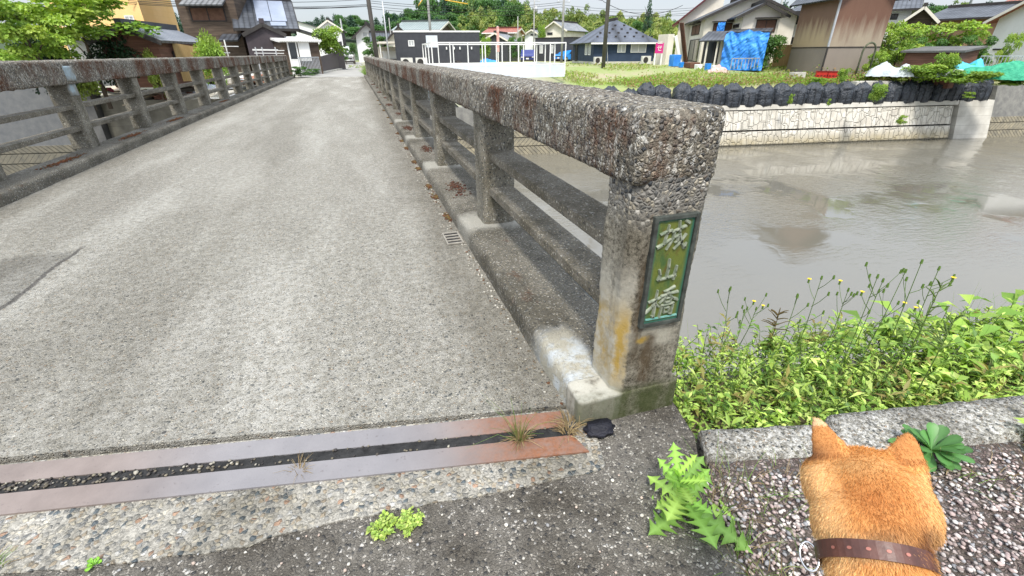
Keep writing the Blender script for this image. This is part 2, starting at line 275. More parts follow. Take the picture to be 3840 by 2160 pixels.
def water():
    m, t, b = newmat('river_water'); g = G(t); co = g.co(); s = g.sep(co)
    b.inputs['Base Color'].default_value = (.15, .14, .112, 1); b.inputs['Roughness'].default_value = .04; b.inputs['IOR'].default_value = 1.62; b.inputs['Specular IOR Level'].default_value = .8
    r1 = g.noise(g.co((.5,1.6,1)), 4.5, 4, .6, .5); r2 = g.noise(g.co((1,1,1)), .35, 3)
    msk = g.ramp(r2, [(.42, .05), (.56, 1.)]); far = g.n('MapRange'); far.inputs[1].default_value = 5; far.inputs[2].default_value = 15; far.inputs[3].default_value = .05; far.inputs[4].default_value = 1; g.L(s[1], far.inputs[0])
    h = g.math('MULTIPLY', g.math('MULTIPLY', r1, msk), far.outputs[0]); g.L(g.bump(h, .55, .06), b.inputs['Normal']); return m
M['water'] = water()
def masonry():
    m, t, b = newmat('pale_masonry'); g = G(t); co = g.co((1,.3,.62)); s = g.sep(g.co())
    v1 = g.n('TexVoronoi', feature='F1', distance='CHEBYCHEV'); v2 = g.n('TexVoronoi', feature='F2', distance='CHEBYCHEV')
    for q in (v1, v2): q.inputs['Scale'].default_value = 2.7; q.inputs['Randomness'].default_value = .8; g.L(co, q.inputs['Vector'])
    class _V: outputs = {'Distance': g.math('SUBTRACT', v2.outputs['Distance'], v1.outputs['Distance'])}
    v = _V; n = g.noise(g.co(), 2.2, 6, .65); n2 = g.noise(g.co(), 18, 4)
    c = g.mix(g.ramp(n, [(.3, 0.), (.7, 1.)]), (.47,.45,.39), (.65,.62,.56)); c = g.mix(.3, c, g.mix(n2, (.3,.3,.3), (.7,.7,.7)), 'OVERLAY')
    c = g.mix(g.ramp(v.outputs['Distance'], [(.0, .5), (.016, 0.)]), c, (.24,.21,.16)); c = g.mix(.35, c, g.mix(g.sep(g.vor(co, 2.9, 'F1', .62).outputs['Color'])[0], (.3,.29,.27), (.7,.69,.66)), 'OVERLAY')
    pj = g.ramp(g.math('FRACT', g.math('DIVIDE', s[0], 1.15)), [(0., 1.), (.02, 1.), (.03, 0.), (1., 0.)]); c = g.mix(g.math('MULTIPLY', pj, .85), c, (.08,.075,.06))
    lowm = g.math('MULTIPLY', g.box(s[2], -6, -3.9, .35), g.ramp(n, [(.3, .5), (.6, 1.)])); c = g.mix(lowm, c, (.36,.31,.2))
    foot = g.box(s[2], -6, -4.35, .06); c = g.mix(foot, c, (.05,.045,.03))
    g.L(c, b.inputs['Base Color']); b.inputs['Roughness'].default_value = .9; g.L(g.bump(g.math('ADD', g.ramp(v.outputs['Distance'], [(0., 0.), (.1, 1.)]), g.math('MULTIPLY', n2, .3)), 1, .05), b.inputs['Normal']); return m
M['masonry'] = masonry()
def herring():
    m, t, b = newmat('herringbone_blocks'); g = G(t); s = g.sep(g.co())
    zc = g.math('DIVIDE', s[2], .5); col = g.math('FLOOR', zc); par = g.math('MODULO', g.math('ABSOLUTE', col), 2.)
    sg = g.math('SUBTRACT', g.math('MULTIPLY', par, 2.), 1.); q = g.math('ADD', s[0], g.math('MULTIPLY', g.math('MULTIPLY', s[2], 1.), sg))
    u = g.math('FRACT', g.math('DIVIDE', q, .26)); z = g.math('FRACT', zc)
    j = g.math('MINIMUM', g.ramp(u, [(0., 0.), (.14, 1.), (1., 1.)]), g.ramp(z, [(0., 0.), (.1, 1.), (1., 1.)]))
    n = g.noise(g.co(), 3, 6, .65); c = g.mix(g.ramp(n, [(.3, 0.), (.7, 1.)]), (.15,.14,.11), (.33,.29,.2)); c = g.mix(g.math('SUBTRACT', 1., j), c, (.03,.03,.025))
    top = g.box(s[2], -3.1, 5, .02); cc = g.mix(g.ramp(n, [(.3, 0.), (.7, 1.)]), (.12,.12,.115), (.24,.235,.21)); cc = g.mix(g.math('MULTIPLY', g.box(s[0], -90, -10, .1), .6), cc, (.075,.085,.10)); c = g.mix(g.math('MULTIPLY', g.box(s[0], -90, -10, .1), .6), c, (.07,.07,.06)); c = g.mix(top, c, cc)
    g.L(c, b.inputs['Base Color']); b.inputs['Roughness'].default_value = .9; g.L(g.bump(g.math('MULTIPLY', j, g.math('SUBTRACT', 1., top)), 1, .06), b.inputs['Normal']); return m
M['herring'] = herring()
M['plainwall'] = sidemat('formed_concrete', (.42,.40,.35), (.58,.56,.5), .6, 2, .9, .04, (.4,.4,.4), .4)
M['darkwall'] = pm('dark_concrete', (.085,.085,.085), (.15,.15,.145), 1.2, .9, .4, 14)
M['bag'] = pm('black_sandbag', (.014,.018,.024), (.045,.053,.066), 3, .4, .9, 10, .08, spec=.5)
M['white'] = pm('white_paint', (.72,.72,.70), (.8,.8,.78), 2, .6, .1)
M['whitepanel'] = pm('white_panel', (.55,.60,.66), (.66,.70,.75), .8, .5, .05)
M['cream'] = pm('cream_stucco', (.62,.58,.49), (.74,.70,.62), .6, .9, .2)
M['whitewall'] = pm('white_stucco', (.66,.67,.66), (.76,.77,.77), .6, .9, .2)
M['yellow'] = sidemat('yellow_siding', (.78,.50,.20), (.84,.56,.25), .38, 2, .8, .05, (.3,.3,.3), .8)
M['brownwood'] = sidemat('brown_boards', (.055,.038,.027), (.11,.08,.058), .16, 2, .85, .14)
M['redwood'] = sidemat('reddish_boards', (.12,.055,.035), (.19,.09,.06), .15, 2, .85, .14)
M['plum'] = sidemat('plum_ribbed_metal', (.058,.046,.05), (.07,.057,.062), .14, 3, .55, .12, (1,1,1), .7)
M['plumflat'] = pm('plum_metal', (.05,.042,.048), (.065,.053,.06), 2, .6, .05)
M['black'] = sidemat('charcoal_ribbed_metal', (.035,.037,.045), (.045,.048,.057), .12, 3, .5, .12, (1,1,1), .7)
M['navy'] = pm('slate_siding', (.022,.038,.075), (.032,.052,.095), 1.5, .7, .1)
M['tile'] = tilemat('dark_kawara_tile', (.03,.034,.042), (.075,.083,.097))
M['tile2'] = tilemat('weathered_grey_tile', (.12,.13,.14), (.24,.25,.26))
M['redtile'] = tilemat('red_kawara_tile', (.22,.06,.035), (.32,.10,.06))
M['redmetal'] = tilemat('crimson_metal_roof', (.25,.02,.04), (.32,.03,.055), .5, .3, .4, .02)
M['metalroof'] = tilemat('grey_metal_roof', (.13,.145,.17), (.20,.215,.24), .45, .22, .5, .02)
M['greenroof'] = tilemat('green_grey_metal_roof', (.15,.195,.185), (.21,.25,.24), .4, 3, .4, .02)
M['slateroof'] = tilemat('slate_shingle_roof', (.055,.065,.088), (.085,.098,.125), 3, .3, .6, .02)
M['tanmetal'] = None
M['fascia'] = pm('dark_fascia', (.03,.028,.027), (.05,.045,.042), 2, .7, .1)
M['glass'] = glassmat('window_glass', (.03,.035,.04)); M['curtain'] = glassmat('curtained_glass', (.42,.44,.44), .25); M['shutter'] = pm('wood_shutter', (.10,.05,.032), (.15,.08,.05), 3, .7, .2)
M['steelpole'] = pm('galvanised_steel', (.42,.44,.46), (.52,.53,.55), 3, .45, .05, metal=.3)
M['pole'] = pm('pole_concrete', (.085,.078,.07), (.14,.13,.12), 2, .9, .2, stretch=(2,2,.3)); M['polegrey'] = pm('pole_grey', (.28,.28,.27), (.4,.4,.38), 2, .9, .1)
M['wire'] = pm('wire_rubber', (.02,.02,.022), (.03,.03,.03), 2, .7, 0); M['yellowtube'] = pm('yellow_guard', (.6,.35,.03), (.7,.42,.05), 2, .6, 0)
M['tarp'] = pm('blue_tarp', (.03,.19,.62), (.06,.30,.78), 2, .45, .5, 9, .04); M['tarpw'] = pm('pale_tarp', (.36,.41,.43), (.52,.56,.56), 2, .6, .7, 6, .08)
M['net'] = pm('green_net', (.02,.24,.14), (.06,.38,.22), 5, .7, .8, 8, .1); M['cyan'] = pm('cyan_tarp', (.05,.38,.55), (.1,.5,.65), 3, .5, .6, 6, .08)
M['bark'] = pm('bark', (.06,.045,.032), (.12,.095,.07), 6, .95, .8, 25, .03, stretch=(1,1,.3)); M['bamboofence'] = sidemat('bamboo_fence_wood', (.32,.21,.085), (.42,.29,.13), .12, 3, .8, .1, (1,1,.3), .5)
M['red'] = pm('red_plastic', (.42,.025,.015), (.5,.04,.03), 3, .4, 0); M['orange'] = pm('orange_plastic', (.7,.12,.02), (.75,.15,.04), 3, .5, 0); M['magenta'] = pm('magenta_banner', (.55,.03,.2), (.6,.04,.24), 3, .6, 0)
M['tyre'] = pm('tyre_rubber', (.015,.015,.015), (.03,.03,.03), 8, .8, .1); M['carblue'] = pm('dark_blue_paint', (.02,.03,.16), (.02,.035,.18), 1, .2, 0, spec=.6); M['carsky'] = pm('bright_blue_paint', (.02,.22,.68), (.03,.25,.7), 1, .2, 0, spec=.6)
M['carsilver'] = pm('silver_paint', (.42,.43,.44), (.46,.47,.48), 1, .25, 0, metal=.4); M['chrome'] = pm('chrome', (.5,.5,.5), (.6,.6,.6), 1, .2, 0, metal=.9)
M['solar'] = pm('solar_panel_glass', (.22,.26,.34), (.3,.34,.42), .6, .4, 0, spec=.7)
M['lens'] = glassmat('lamp_lens', (.6,.6,.6)); M['acbody'] = pm('ac_casing', (.55,.54,.5), (.62,.61,.57), 2, .5, .05)
LEAF = leafmat('leaf', (1,1,1)); LEAFD = leafmat('leaf_waxy', (1,1,1), .25, .4)
# ------------------------------------------------------------------ setting
def bank(x): return 28.5-.163*x       # far water line of the river
def smooth(a): a = max(0, min(1, a)); return a*a*(3-2*a)
def gh(x, y):
    'height of the ground beyond the river'
    d = y-bank(x); dist = math.hypot(x, y)
    low = -1.0 + 1.0*smooth((d-1)/16) if x > 4 else 0
    if 4 < x < 13: low *= smooth((x-4)/9)
    if x < -5: low = (-1.1+1.1*smooth((d-.5)/9))*smooth((-x-5)/1.5)
    h = low
    if x > 4 and d < 2.2: h = -2.05+(h+2.05)*smooth((d-1.0)/1.2)
    if dist > 95: h += 9*smooth((dist-95)/110)
    return h
def grid_sheet(name, xs, dys, zf, mat, y_of):
    V = []; n, m_ = len(xs), len(dys)
    for x in xs:
        for d in dys: y = y_of(x)+d; V.append((x, y, zf(x, y)))
    Fc = [(i*m_+j, (i+1)*m_+j, (i+1)*m_+j+1, i*m_+j+1) for i in range(n-1) for j in range(m_-1)]
    return npmesh(name, V, Fc, mat, smooth=True)
def groundmat():
    m, t, b = newmat('grassy_ground'); g = G(t); co = g.co()
    n = g.noise(co, .22, 7, .65); n2 = g.noise(co, 2.5, 5, .7)
    c = g.mix(g.ramp(n, [(.45, 0.), (.6, 1.)]), (.22,.28,.08), (.34,.29,.19)); c = g.mix(g.ramp(n2, [(.45, 0.), (.6, .6)]), c, (.26,.31,.11))
    s = g.sep(co); lot = g.math('MULTIPLY', g.box(s[0], -60, 13.5, 1.5), g.box(s[1], -50, 75, 4)); c = g.mix(g.math('MULTIPLY', lot, g.ramp(n2, [(.3, 1.), (.7, .6)])), c, (.33,.315,.27))
    far = g.n('VectorMath', operation='LENGTH'); g.L(co, far.inputs[0]); c = g.mix(g.ramp(g.math('DIVIDE', far.outputs['Value'], 200.), [(.43, 0.), (.5, 1.)]), c, (.035,.06,.022))
    g.L(c, b.inputs['Base Color']); b.inputs['Roughness'].default_value = .95; g.L(g.bump(n2, .6, .1), b.inputs['Normal']); return m
M['ground'] = groundmat()
xs = list(np.arange(-500, -60, 20))+list(np.arange(-60, 80, 2))+list(np.arange(80, 620, 20)); dys = [.5, 1.0, 1.3, 1.6, 1.9, 2.2, 3, 4, 5, 6, 8, 10, 12, 15, 18, 22, 27, 33, 40, 50, 60, 75, 90, 105, 120, 140, 160, 180, 200, 230, 260, 300, 400, 600, 900]
tag(grid_sheet('ground', xs, dys, gh, M['ground'], bank), kind='structure')
tag(MB().box(-500, 600, -60, 140, -4.5, -4.45).build('water', M['water']), kind='structure')
def nb(x): return 1.62-.163*x          # top edge of the near river wall
def quad_sheet(name, pts, z, mat, th=.0):
    return tag(MB().prism(pts, 2, z-th, z).build(name, mat), kind='structure')
# near side ground: asphalt up to the bridge joint, gravel on the right
quad_sheet('asphalt', [(-60,-60),(.70,-60),(.72,.40),(.78,.66),(.90,.86),(.93,1.02),(-3.3,1.78),(-60,11)], 0, M['asphalt'], 4.4)
quad_sheet('gravel', [(.702,-60),(60,-60),(60,-9.3),(2.2,.5),(.92,.80),(.78,.66),(.722,.40)], -.016, M['gravelbase'], 1)
# concrete apron before the joint, ragged near edge
ap = [(-3.3,1.8),(-3.3,1.34),(-2.2,1.2),(-1.6,1.13)]; 
for i in range(60):
    x = -1.5+i*.0345; base = 1.10-.30*(x+1.5)/2.05-.05*math.sin((x+1.2)*2.2) if x < -.4 else .905-.07*smooth((x+.4)/.9); ap.append((x, base+.010*noise.noise(Vector((x*9, 0, 3)))+.006*noise.noise(Vector((x*40, 1, 3)))))
ap += [(.56,.84),(.60,.99),(.56,1.10)]
tag(MB().prism(ap, 2, -.02, .005).build('apron', M['apron']), kind='structure')
# bridge deck / road and the lane beyond
tag(MB().prism([(-3.4,1.86),(.93,1.05),(.93,28.35),(-3.4,29.05)], 2, -.55, .006).build('road', M['road']), kind='structure')
tag(MB().prism([(-2.9,28.9),(.6,28.35),(.75,33),(.5,44),(1.2,60),(1.6,80),(-4,80),(-3.6,60),(-2.6,44),(-2.6,35)], 2, -.3, .02).build('lane', pm('lane_asphalt', (.25,.245,.23), (.36,.35,.32), 1.2, .95, .4, 40)), kind='structure')
# kerbs, steel joint plates
def plank(name, a, b, c, d, z0, z1, mat): return MB().add([(*a,z0),(*b,z0),(*c,z0),(*d,z0),(*a,z1),(*b,z1),(*c,z1),(*d,z1)], [(0,1,2,3),(4,7,6,5),(0,4,5,1),(1,5,6,2),(2,6,7,3),(3,7,4,0)]).build(name, mat)
s_ = -.1827
def jl(x, y0): return (x, y0+s_*(x-.52))
o = plank('joint_plate', jl(-2.96, 1.094), jl(.521, 1.094), jl(.505, 1.020), jl(-2.96, 1.020), .004, .011, M['steel']); tag(o, 'long flat steel joint cover strip on the bridge side, ending in dry grass', 'metal strip', 'steel strips across the road joint')
o = plank('joint_plate', jl(-2.96, .978), jl(.512, .978), jl(.535, .903), jl(-2.96, .903), .004, .011, M['steel']); tag(o, 'long flat steel joint cover strip nearest the viewer with a rusty orange right end', 'metal strip', 'steel strips across the road joint')
V = []; nx = 340
for i in range(nx):
    x = -2.96+i*(3.5/nx)
    for j in range(5): y = jl(x, .9785+j*.0102)[1]; V.append((x, y, .0085+.004*noise.noise(Vector((x*30, j*.9, 0)))+.003*noise.noise(Vector((x*90, j*2, 5)))))
tag(npmesh('joint_filler', V, [(i*5+j, (i+1)*5+j, (i+1)*5+j+1, i*5+j+1) for i in range(nx-1) for j in range(4)], M['sealant'], smooth=True), 'black cracked rubber filler in the gap between two steel strips', 'joint filler')
# river walls
def wall_run(name, x0, x1, zt, mat, zb=-4.7, batter=.5, th=.55, dz=0, ybase=bank, sgn=1, parent=None, off=0):
    y0, y1 = ybase(x0)+off, ybase(x1)+off; bt = batter*(zt+4.45)/2.45*sgn; bb = batter*(zb+4.45)/2.45*sgn
    vs = [(x0,y0+bb,zb),(x1,y1+bb,zb),(x1,y1+bt,zt),(x0,y0+bt,zt),(x0,y0+sgn*(th+batter),zb),(x1,y1+sgn*(th+batter),zb),(x1,y1+sgn*(th+batter),zt),(x0,y0+sgn*(th+batter),zt)]
    return MB().add(vs, [(0,1,2,3),(5,4,7,6),(3,2,6,7),(1,5,6,2),(0,3,7,4),(0,4,5,1)]).build(name, mat, parent)
w1 = empty('river_wall', (0,0,0)); tag(w1, 'pale stone faced river wall under the row of black bags', 'river wall')
wall_run('lower_course', 16, 39.2, -3.58, M['masonry'], parent=w1); wall_run('upper_course', 16, 39.2, -2.32, M['masonry'], zb=-3.47, off=.03, parent=w1); wall_run('coping', 16, 39.5, -1.98, M['plainwall'], zb=-2.25, off=-.02, parent=w1)
wall_run('slot_backing', 16, 39.2, -2.1, M['sealant'], zb=-4.6, off=.22, parent=w1)
o = wall_run('river_wall', 39.55, 42.3, -2.0, M['plainwall'], off=-.04); tag(o, 'short plain concrete river wall panel with level board marks', 'river wall')
o = wall_run('river_wall', 42.35, 120, -1.1, M['herring'], off=.0); tag(o, 'dark grey river wall with herringbone blocks at the right edge', 'river wall')
o = wall_run('river_wall', 1.0, 15.95, -1.72, M['herring'], batter=.35); tag(o, 'herringbone block river wall with plain grey top, seen through the right railing', 'river wall')
o = wall_run('river_wall', -4.2, .95, -.56, M['darkwall'], off=.15, batter=.1); tag(o, 'grey abutment wall under the far end of the bridge', 'river wall')
M['oldwall'] = sidemat('old_bank_concrete', (.13,.12,.095), (.24,.225,.18), .75, 2, .9, .03, (.5,.5,.5), .45)
o = wall_run('river_wall', -12.9, -4.25, -1.0, M['oldwall'], off=-.1, batter=.3); tag(o, 'grey brown concrete river wall seen between the left railing posts', 'river wall')
o = wall_run('river_wall', -14.1, -12.95, -.3, M['darkwall'], off=-.5, batter=.1, th=1.2); tag(o, 'tall dark concrete pier of the wall at left', 'pier')
o = wall_run('river_wall', -60, -14.15, .35, M['herring'], off=-.2, batter=.3); tag(o, 'dark slate coloured river wall at the far left behind the railing', 'river wall')
wl = plank('river_wall', (.95, nb(.95)-.14), (40, nb(40)-.14), (40, nb(40)), (.95, nb(.95)), -4.6, -.27, M['stonecurb']); tag(wl, 'narrow concrete wall top half hidden in the near weeds', 'river wall')
tag(MB().prism([(.93,.86),(2.2,.6),(60,-12),(60,nb(60)-.13),(.96,nb(.96)-.13)], 2, -.5, -.2).build('soil', M['earth']), kind='structure')
# low concrete curb on the right, two lengths
def rough_block(name, pts, z0, z1, mat, seg=.025, amp=.0035, parent=None, bevel=.007):
    bm = bmesh.new(); vb = [bm.verts.new((*p, z0)) for p in pts]; f = bm.faces.new(vb); r = bmesh.ops.extrude_face_region(bm, geom=[f])
    for v in r['geom']:
        if isinstance(v, bmesh.types.BMVert): v.co.z = z1
    bmesh.ops.recalc_face_normals(bm, faces=bm.faces)
    bmesh.ops.bevel(bm, geom=list(bm.edges), offset=bevel, segments=2, affect='EDGES')
    for _ in range(6):
        es = [e for e in bm.edges if e.calc_length() > seg*1.6]
        if not es: break
        bmesh.ops.subdivide_edges(bm, edges=es, cuts=1, use_grid_fill=True)
    bm.normal_update()
    for v in bm.verts:
        c = v.co; v.co = c+v.normal*(noise.noise(c*14)*amp*1.5+noise.noise(c*55)*amp)
    me = bpy.data.meshes.new(name); bmesh.ops.triangulate(bm, faces=bm.faces); bm.to_mesh(me); bm.free(); return fin(name, me, mat, parent, True)
o = rough_block('stone_curb', [(.885,.765),(1.27,.665),(1.33,.785),(.935,.885)], -.15, -.004, M['stonecurb']); tag(o, 'short grey speckled concrete curb block beside the bridge post', 'curb', 'concrete curb along the weeds')
o = rough_block('stone_curb', [(1.28,.665),(3.6,.14),(3.7,.37),(1.40,.80)], -.15, .004, M['stonecurb'], .03); tag(o, 'long pale concrete curb running to the right behind the dog', 'curb', 'concrete curb along the weeds')
# ------------------------------------------------------------------ bridge railings
def ring_profile(x0, x1, z0, z1, r, step, rr_=None):
    rr_ = rr_ or r
    def arc(cx, cz, a0, a1, rr):
        n = max(2, int(abs(a1-a0)*rr/step)+1)
        return [(cx+rr*math.cos(a0+(a1-a0)*k/n), cz+rr*math.sin(a0+(a1-a0)*k/n)) for k in range(n+1)]
    c = arc(x1-rr_, z1-rr_, 0, math.pi/2, rr_)+arc(x0+r, z1-r, math.pi/2, math.pi, r)+arc(x0+.012, z0+.012, math.pi, 1.5*math.pi, .012)+arc(x1-.012, z0+.012, 1.5*math.pi, 2*math.pi, .012)
    out_ = []
    for i, p in enumerate(c):
        q = c[(i+1) % len(c)]; L = math.hypot(q[0]-p[0], q[1]-p[1]); n = max(1, int(L/step+.5))
        for k in range(n): out_.append((p[0]+(q[0]-p[0])*k/n, p[1]+(q[1]-p[1])*k/n))
    return out_
def pebble_disp(p, cell, amp):
    d, _ = noise.voronoi(p/cell, distance_metric='DISTANCE'); return amp*(.55-min(d[0], 1.1))+noise.noise(p*11)*amp*.8
def extruded(name, prof, ys, mat, parent, amp, cell=.0135, near=6, axis=1, capr=.03):
    'profile (x,z) swept along y with rounded ends and pebbly relief near the viewer'
    n = len(prof); cx = sum(p[0] for p in prof)/n; cz = sum(p[1] for p in prof)/n; V = []; L = len(ys)
    for j, y in enumerate(ys):
        e = min(y-ys[0], ys[-1]-y); k = 1
        if e < capr: k = 1-.0*(1-e/capr); ins = capr-math.sqrt(max(0, capr**2-(capr-e)**2))
        else: ins = 0
        for i, (x, z) in enumerate(prof):
            dx, dz = cx-x, cz-z; q = Vector((x+max(-ins, min(ins, dx)), y, z+max(-ins, min(ins, dz))))
            if amp:
                nx_, nz_ = prof[(i+1) % n][1]-prof[i-1][1], -(prof[(i+1) % n][0]-prof[i-1][0]); l = math.hypot(nx_, nz_) or 1
                a = pebble_disp(q, cell, amp) if y < near else amp*1.2*noise.noise(q*16)
                q.x += nx_/l*a; q.z += nz_/l*a
            V.append(q if axis == 1 else q)
    Fc = [(j*n+i, (j+1)*n+i, (j+1)*n+(i+1) % n, j*n+(i+1) % n) for j in range(L-1) for i in range(n)]
    # end caps: rings shrinking to the centre, with relief
    def cap(j, y, s):
        nonlocal V, Fc
        prev = [j*n+i for i in range(n)]; base = [V[k].copy() for k in prev]; K = 9
        for r in range(1, K+1):
            f = 1-r/K; st = len(V)
            for b_ in base:
                q = Vector((cx+(b_.x-cx)*f, y, cz+(b_.z-cz)*f))
                if amp: q.y += s*pebble_disp(q, cell, amp)*min(1, r)
                V.append(q)
            for i in range(n): Fc.append((prev[i], prev[(i+1) % n], st+(i+1) % n, st+i) if s < 0 else (prev[i], st+i, st+(i+1) % n, prev[(i+1) % n]))
            prev = [st+i for i in range(n)]
    cap(0, ys[0], -1); cap(L-1, ys[-1], 1)
    ar = np.array([tuple(v) for v in V]); return npmesh(name, ar, Fc, mat, parent, smooth=True)
def steps(a, mid, b, s1, s2): return list(np.arange(a, mid, s1))+list(np.linspace(mid, b, int((b-mid)/s2)+1))
def rblock(x0, x1, y0, y1, z0, z1, name, mat, parent, r=.018, amp=.0035, step=.02, cell=.012):
    'upright post with rounded edges and a rough face'
    n = []; pr = []
    c = [(x0+r, y0), (x1-r, y0), (x1, y0+r), (x1, y1-r), (x1-r, y1), (x0+r, y1), (x0, y1-r), (x0, y0+r)]
    for i, p in enumerate(c):
        q = c[(i+1) % 8]; L = math.hypot(q[0]-p[0], q[1]-p[1]); k = max(1, int(L/step+.5))
        for t in range(k): pr.append((p[0]+(q[0]-p[0])*t/k, p[1]+(q[1]-p[1])*t/k))
    zs = list(np.linspace(z0, z1, max(2, int((z1-z0)/step)))); N = len(pr); V = []
    for z in zs:
        for i, (x, y) in enumerate(pr):
            nx_, ny_ = pr[(i+1) % N][1]-pr[i-1][1], -(pr[(i+1) % N][0]-pr[i-1][0]); l = math.hypot(nx_, ny_) or 1; q = Vector((x, y, z))
            a = pebble_disp(q, cell, amp)+noise.noise(q*9)*amp; V.append((x+nx_/l*a, y+ny_/l*a, z))
    Fc = [(j*N+i, j*N+(i+1) % N, (j+1)*N+(i+1) % N, (j+1)*N+i) for j in range(len(zs)-1) for i in range(N)]
    for j, z in ((0, z0), (len(zs)-1, z1)):
        prev = [j*N+i for i in range(N)]; cx, cy = (x0+x1)/2, (y0+y1)/2
        for f in (.93, .6, .3, .02):
            st = len(V); V += [(cx+(V[j*N+i][0]-cx)*f, cy+(V[j*N+i][1]-cy)*f, z+noise.noise(Vector((V[j*N+i][0], V[j*N+i][1], f))*20)*.002) for i in range(N)]
            Fc += [((prev[i], prev[(i+1) % N], st+(i+1) % N, st+i) if j else (prev[i], st+i, st+(i+1) % N, prev[(i+1) % N])) for i in range(N)]; prev = [st+i for i in range(N)]
    return npmesh(name, V, Fc, mat, parent, smooth=True)
XR0, XR1 = .680, .905; PY0, PD = 2.779, 1.8391
rr = empty('bridge_railing', (.79, 1.01, 0)); tag(rr, 'pebbled concrete bridge railing on the right with a green name plate on its end post', 'bridge railing', 'concrete railings of the bridge')
def rel(o): o.matrix_parent_inverse = Matrix.Translation(-Vector(o.parent.location)); return o
rel(extruded('top_rail', ring_profile(.660, .914, .806, 1.0, .042, .0105, .022), steps(1.008, 5.2, 28.2, .0115, .05), M['rail'], rr, .0055))
rel(rblock(.672, .917, 1.014, 1.20, -.12, .86, 'end_post', M['endpost'], rr, .03, .0045, .009))
rel(rblock(.69, .905, 28.0, 28.2, -.1, .83, 'end_post', M['post'], rr))
kprof = ring_profile(.551, .925, -.5, .11, .02, .03)
def kerb(name, x0, x1, ya, yb, parent, flip=False):
    ys = steps(ya, 6, yb, .025, .12) if ya < 6 else list(np.linspace(ya, yb, 200)); V = []; sg = -1 if flip else 1; xin = x1 if flip else x0
    prof = [(x1 if flip else x0, -.1)]; t = []
    ins = [(0,-.1),(0,0),(.0,.04),(.002,.07),(.006,.092),(.016,.105),(.035,.11),(.08,.111),(.13,.11),(.2,.11),(.27,.11),(.34,.11),(.355,.108),(.362,.1),(.366,.05),(.367,0),(.367,-.12),(.367,-.5)]
    for y in ys:
        e = .015*max(0, noise.noise(Vector((0, y*3.1, 7*sg))))+.010*max(0, noise.noise(Vector((5, y*17, 2))))
        for (dx, z) in ins:
            q = Vector((xin+sg*dx, y, z)); a = .003*noise.noise(q*30)+.004*noise.noise(q*9)
            edge = max(0, 1-dx/.06)*(1 if z > .0 else .3)
            V.append((xin+sg*(dx+e*edge*1.4)+a*.5, y, z-(e*.6 if .09 < z and dx < .03 else 0)+(a*.6 if z > .09 else 0)))
    n = len(ins); Fc = [(j*n+i, (j+1)*n+i, (j+1)*n+i+1, j*n+i+1) for j in range(len(ys)-1) for i in range(n-1)]
    o_ = npmesh(name, V, Fc, M['kerb'], parent, smooth=True)
    me = o_.data; bm = bmesh.new(); bm.from_mesh(me); be = [e_ for e_ in bm.edges if e_.is_boundary]; bmesh.ops.holes_fill(bm, edges=be)
    bmesh.ops.recalc_face_normals(bm, faces=bm.faces); bm.to_mesh(me); bm.free(); return rel(o_)
kerb('kerb', .551, .925, 1.075, 28.3, rr)
rel(rblock(.548, .927, 1.010, 1.12, -.12, .1115, 'kerb', M['endpost'], rr, .010, .0022, .009))
# cement smears where posts meet the kerb
for k in range(14):
    y = PY0+k*PD; st = .011 if k < 2 else .03
    rel(rblock(.688, .903, y, y+.22, .09, .825, 'post', M['post'], rr, .022, .004, st, .011))
ends = [1.19]+[PY0+k*PD for k in range(14)]+[28.02]
for k in range(15):
    a = ends[k] if k == 0 else ends[k]+.21; b = ends[k+1]+.01
    for z0, z1 in ((.532, .582), (.303, .355)):
        o = rel(MB().box(.732, .887, a, b, z0, z1).build('bar', M['postdark'], rr, bevel=.006))
# left railing
XL = -3.206
lr = empty('bridge_railing', (-3.3, 1.7, 0)); tag(lr, 'pebbled concrete bridge railing on the left with pale blue paint on one post', 'bridge railing', 'concrete railings of the bridge')
rel(extruded('top_rail', [(2*-3.30-p[0], p[1]) for p in ring_profile(-3.425, -3.175, .83, 1.08, .035, .02)][::-1], steps(1.75, 10, 28.9, .035, .08), M['rail'], lr, .009, .016, 12))
kerb('kerb', -3.33, -2.96, 1.8, 28.95, lr, True)
rel(rblock(-3.44, -3.2, 1.75, 1.97, -.1, .86, 'end_post', M['post'], lr)); rel(rblock(-3.43, -3.2, 28.68, 28.88, -.1, .86, 'end_post', M['post'], lr))
lend = [1.96]
M['bluepost'] = pm('blue_painted_concrete', (.30,.38,.42), (.24,.24,.22), 9, .9, .9, 70, .012, lo=.42, hi=.58)
for k in range(-2, 12):
    y = 7.07+k*PD; lend.append(y)
    o = rel(rblock(-3.42, XL, y, y+.225, .09, .85, 'post', M['post'], lr, .02, .004, .025))
    if k == 0:
        pb = MB()
        bp = rblock(XL-.022, XL+.006, y+.012, y+.19, .70, .85, 'paint_patch', M['bluepost'], o, .006, .002, .03); 
        bp2 = rblock(-3.22, -3.168, y+.0, y+.20, .86, 1.02, 'paint_patch', M['bluepost'], o, .012, .004, .02)
lend.append(28.7)
for k in range(15):
    a = lend[k] if k == 0 else lend[k]+.215; b = lend[k+1]+.01
    for z0, z1 in ((.555, .604), (.318, .368)): rel(MB().box(-3.38, -3.235, a, b, z0, z1).build('bar', M['postdark'], lr, bevel=.006))
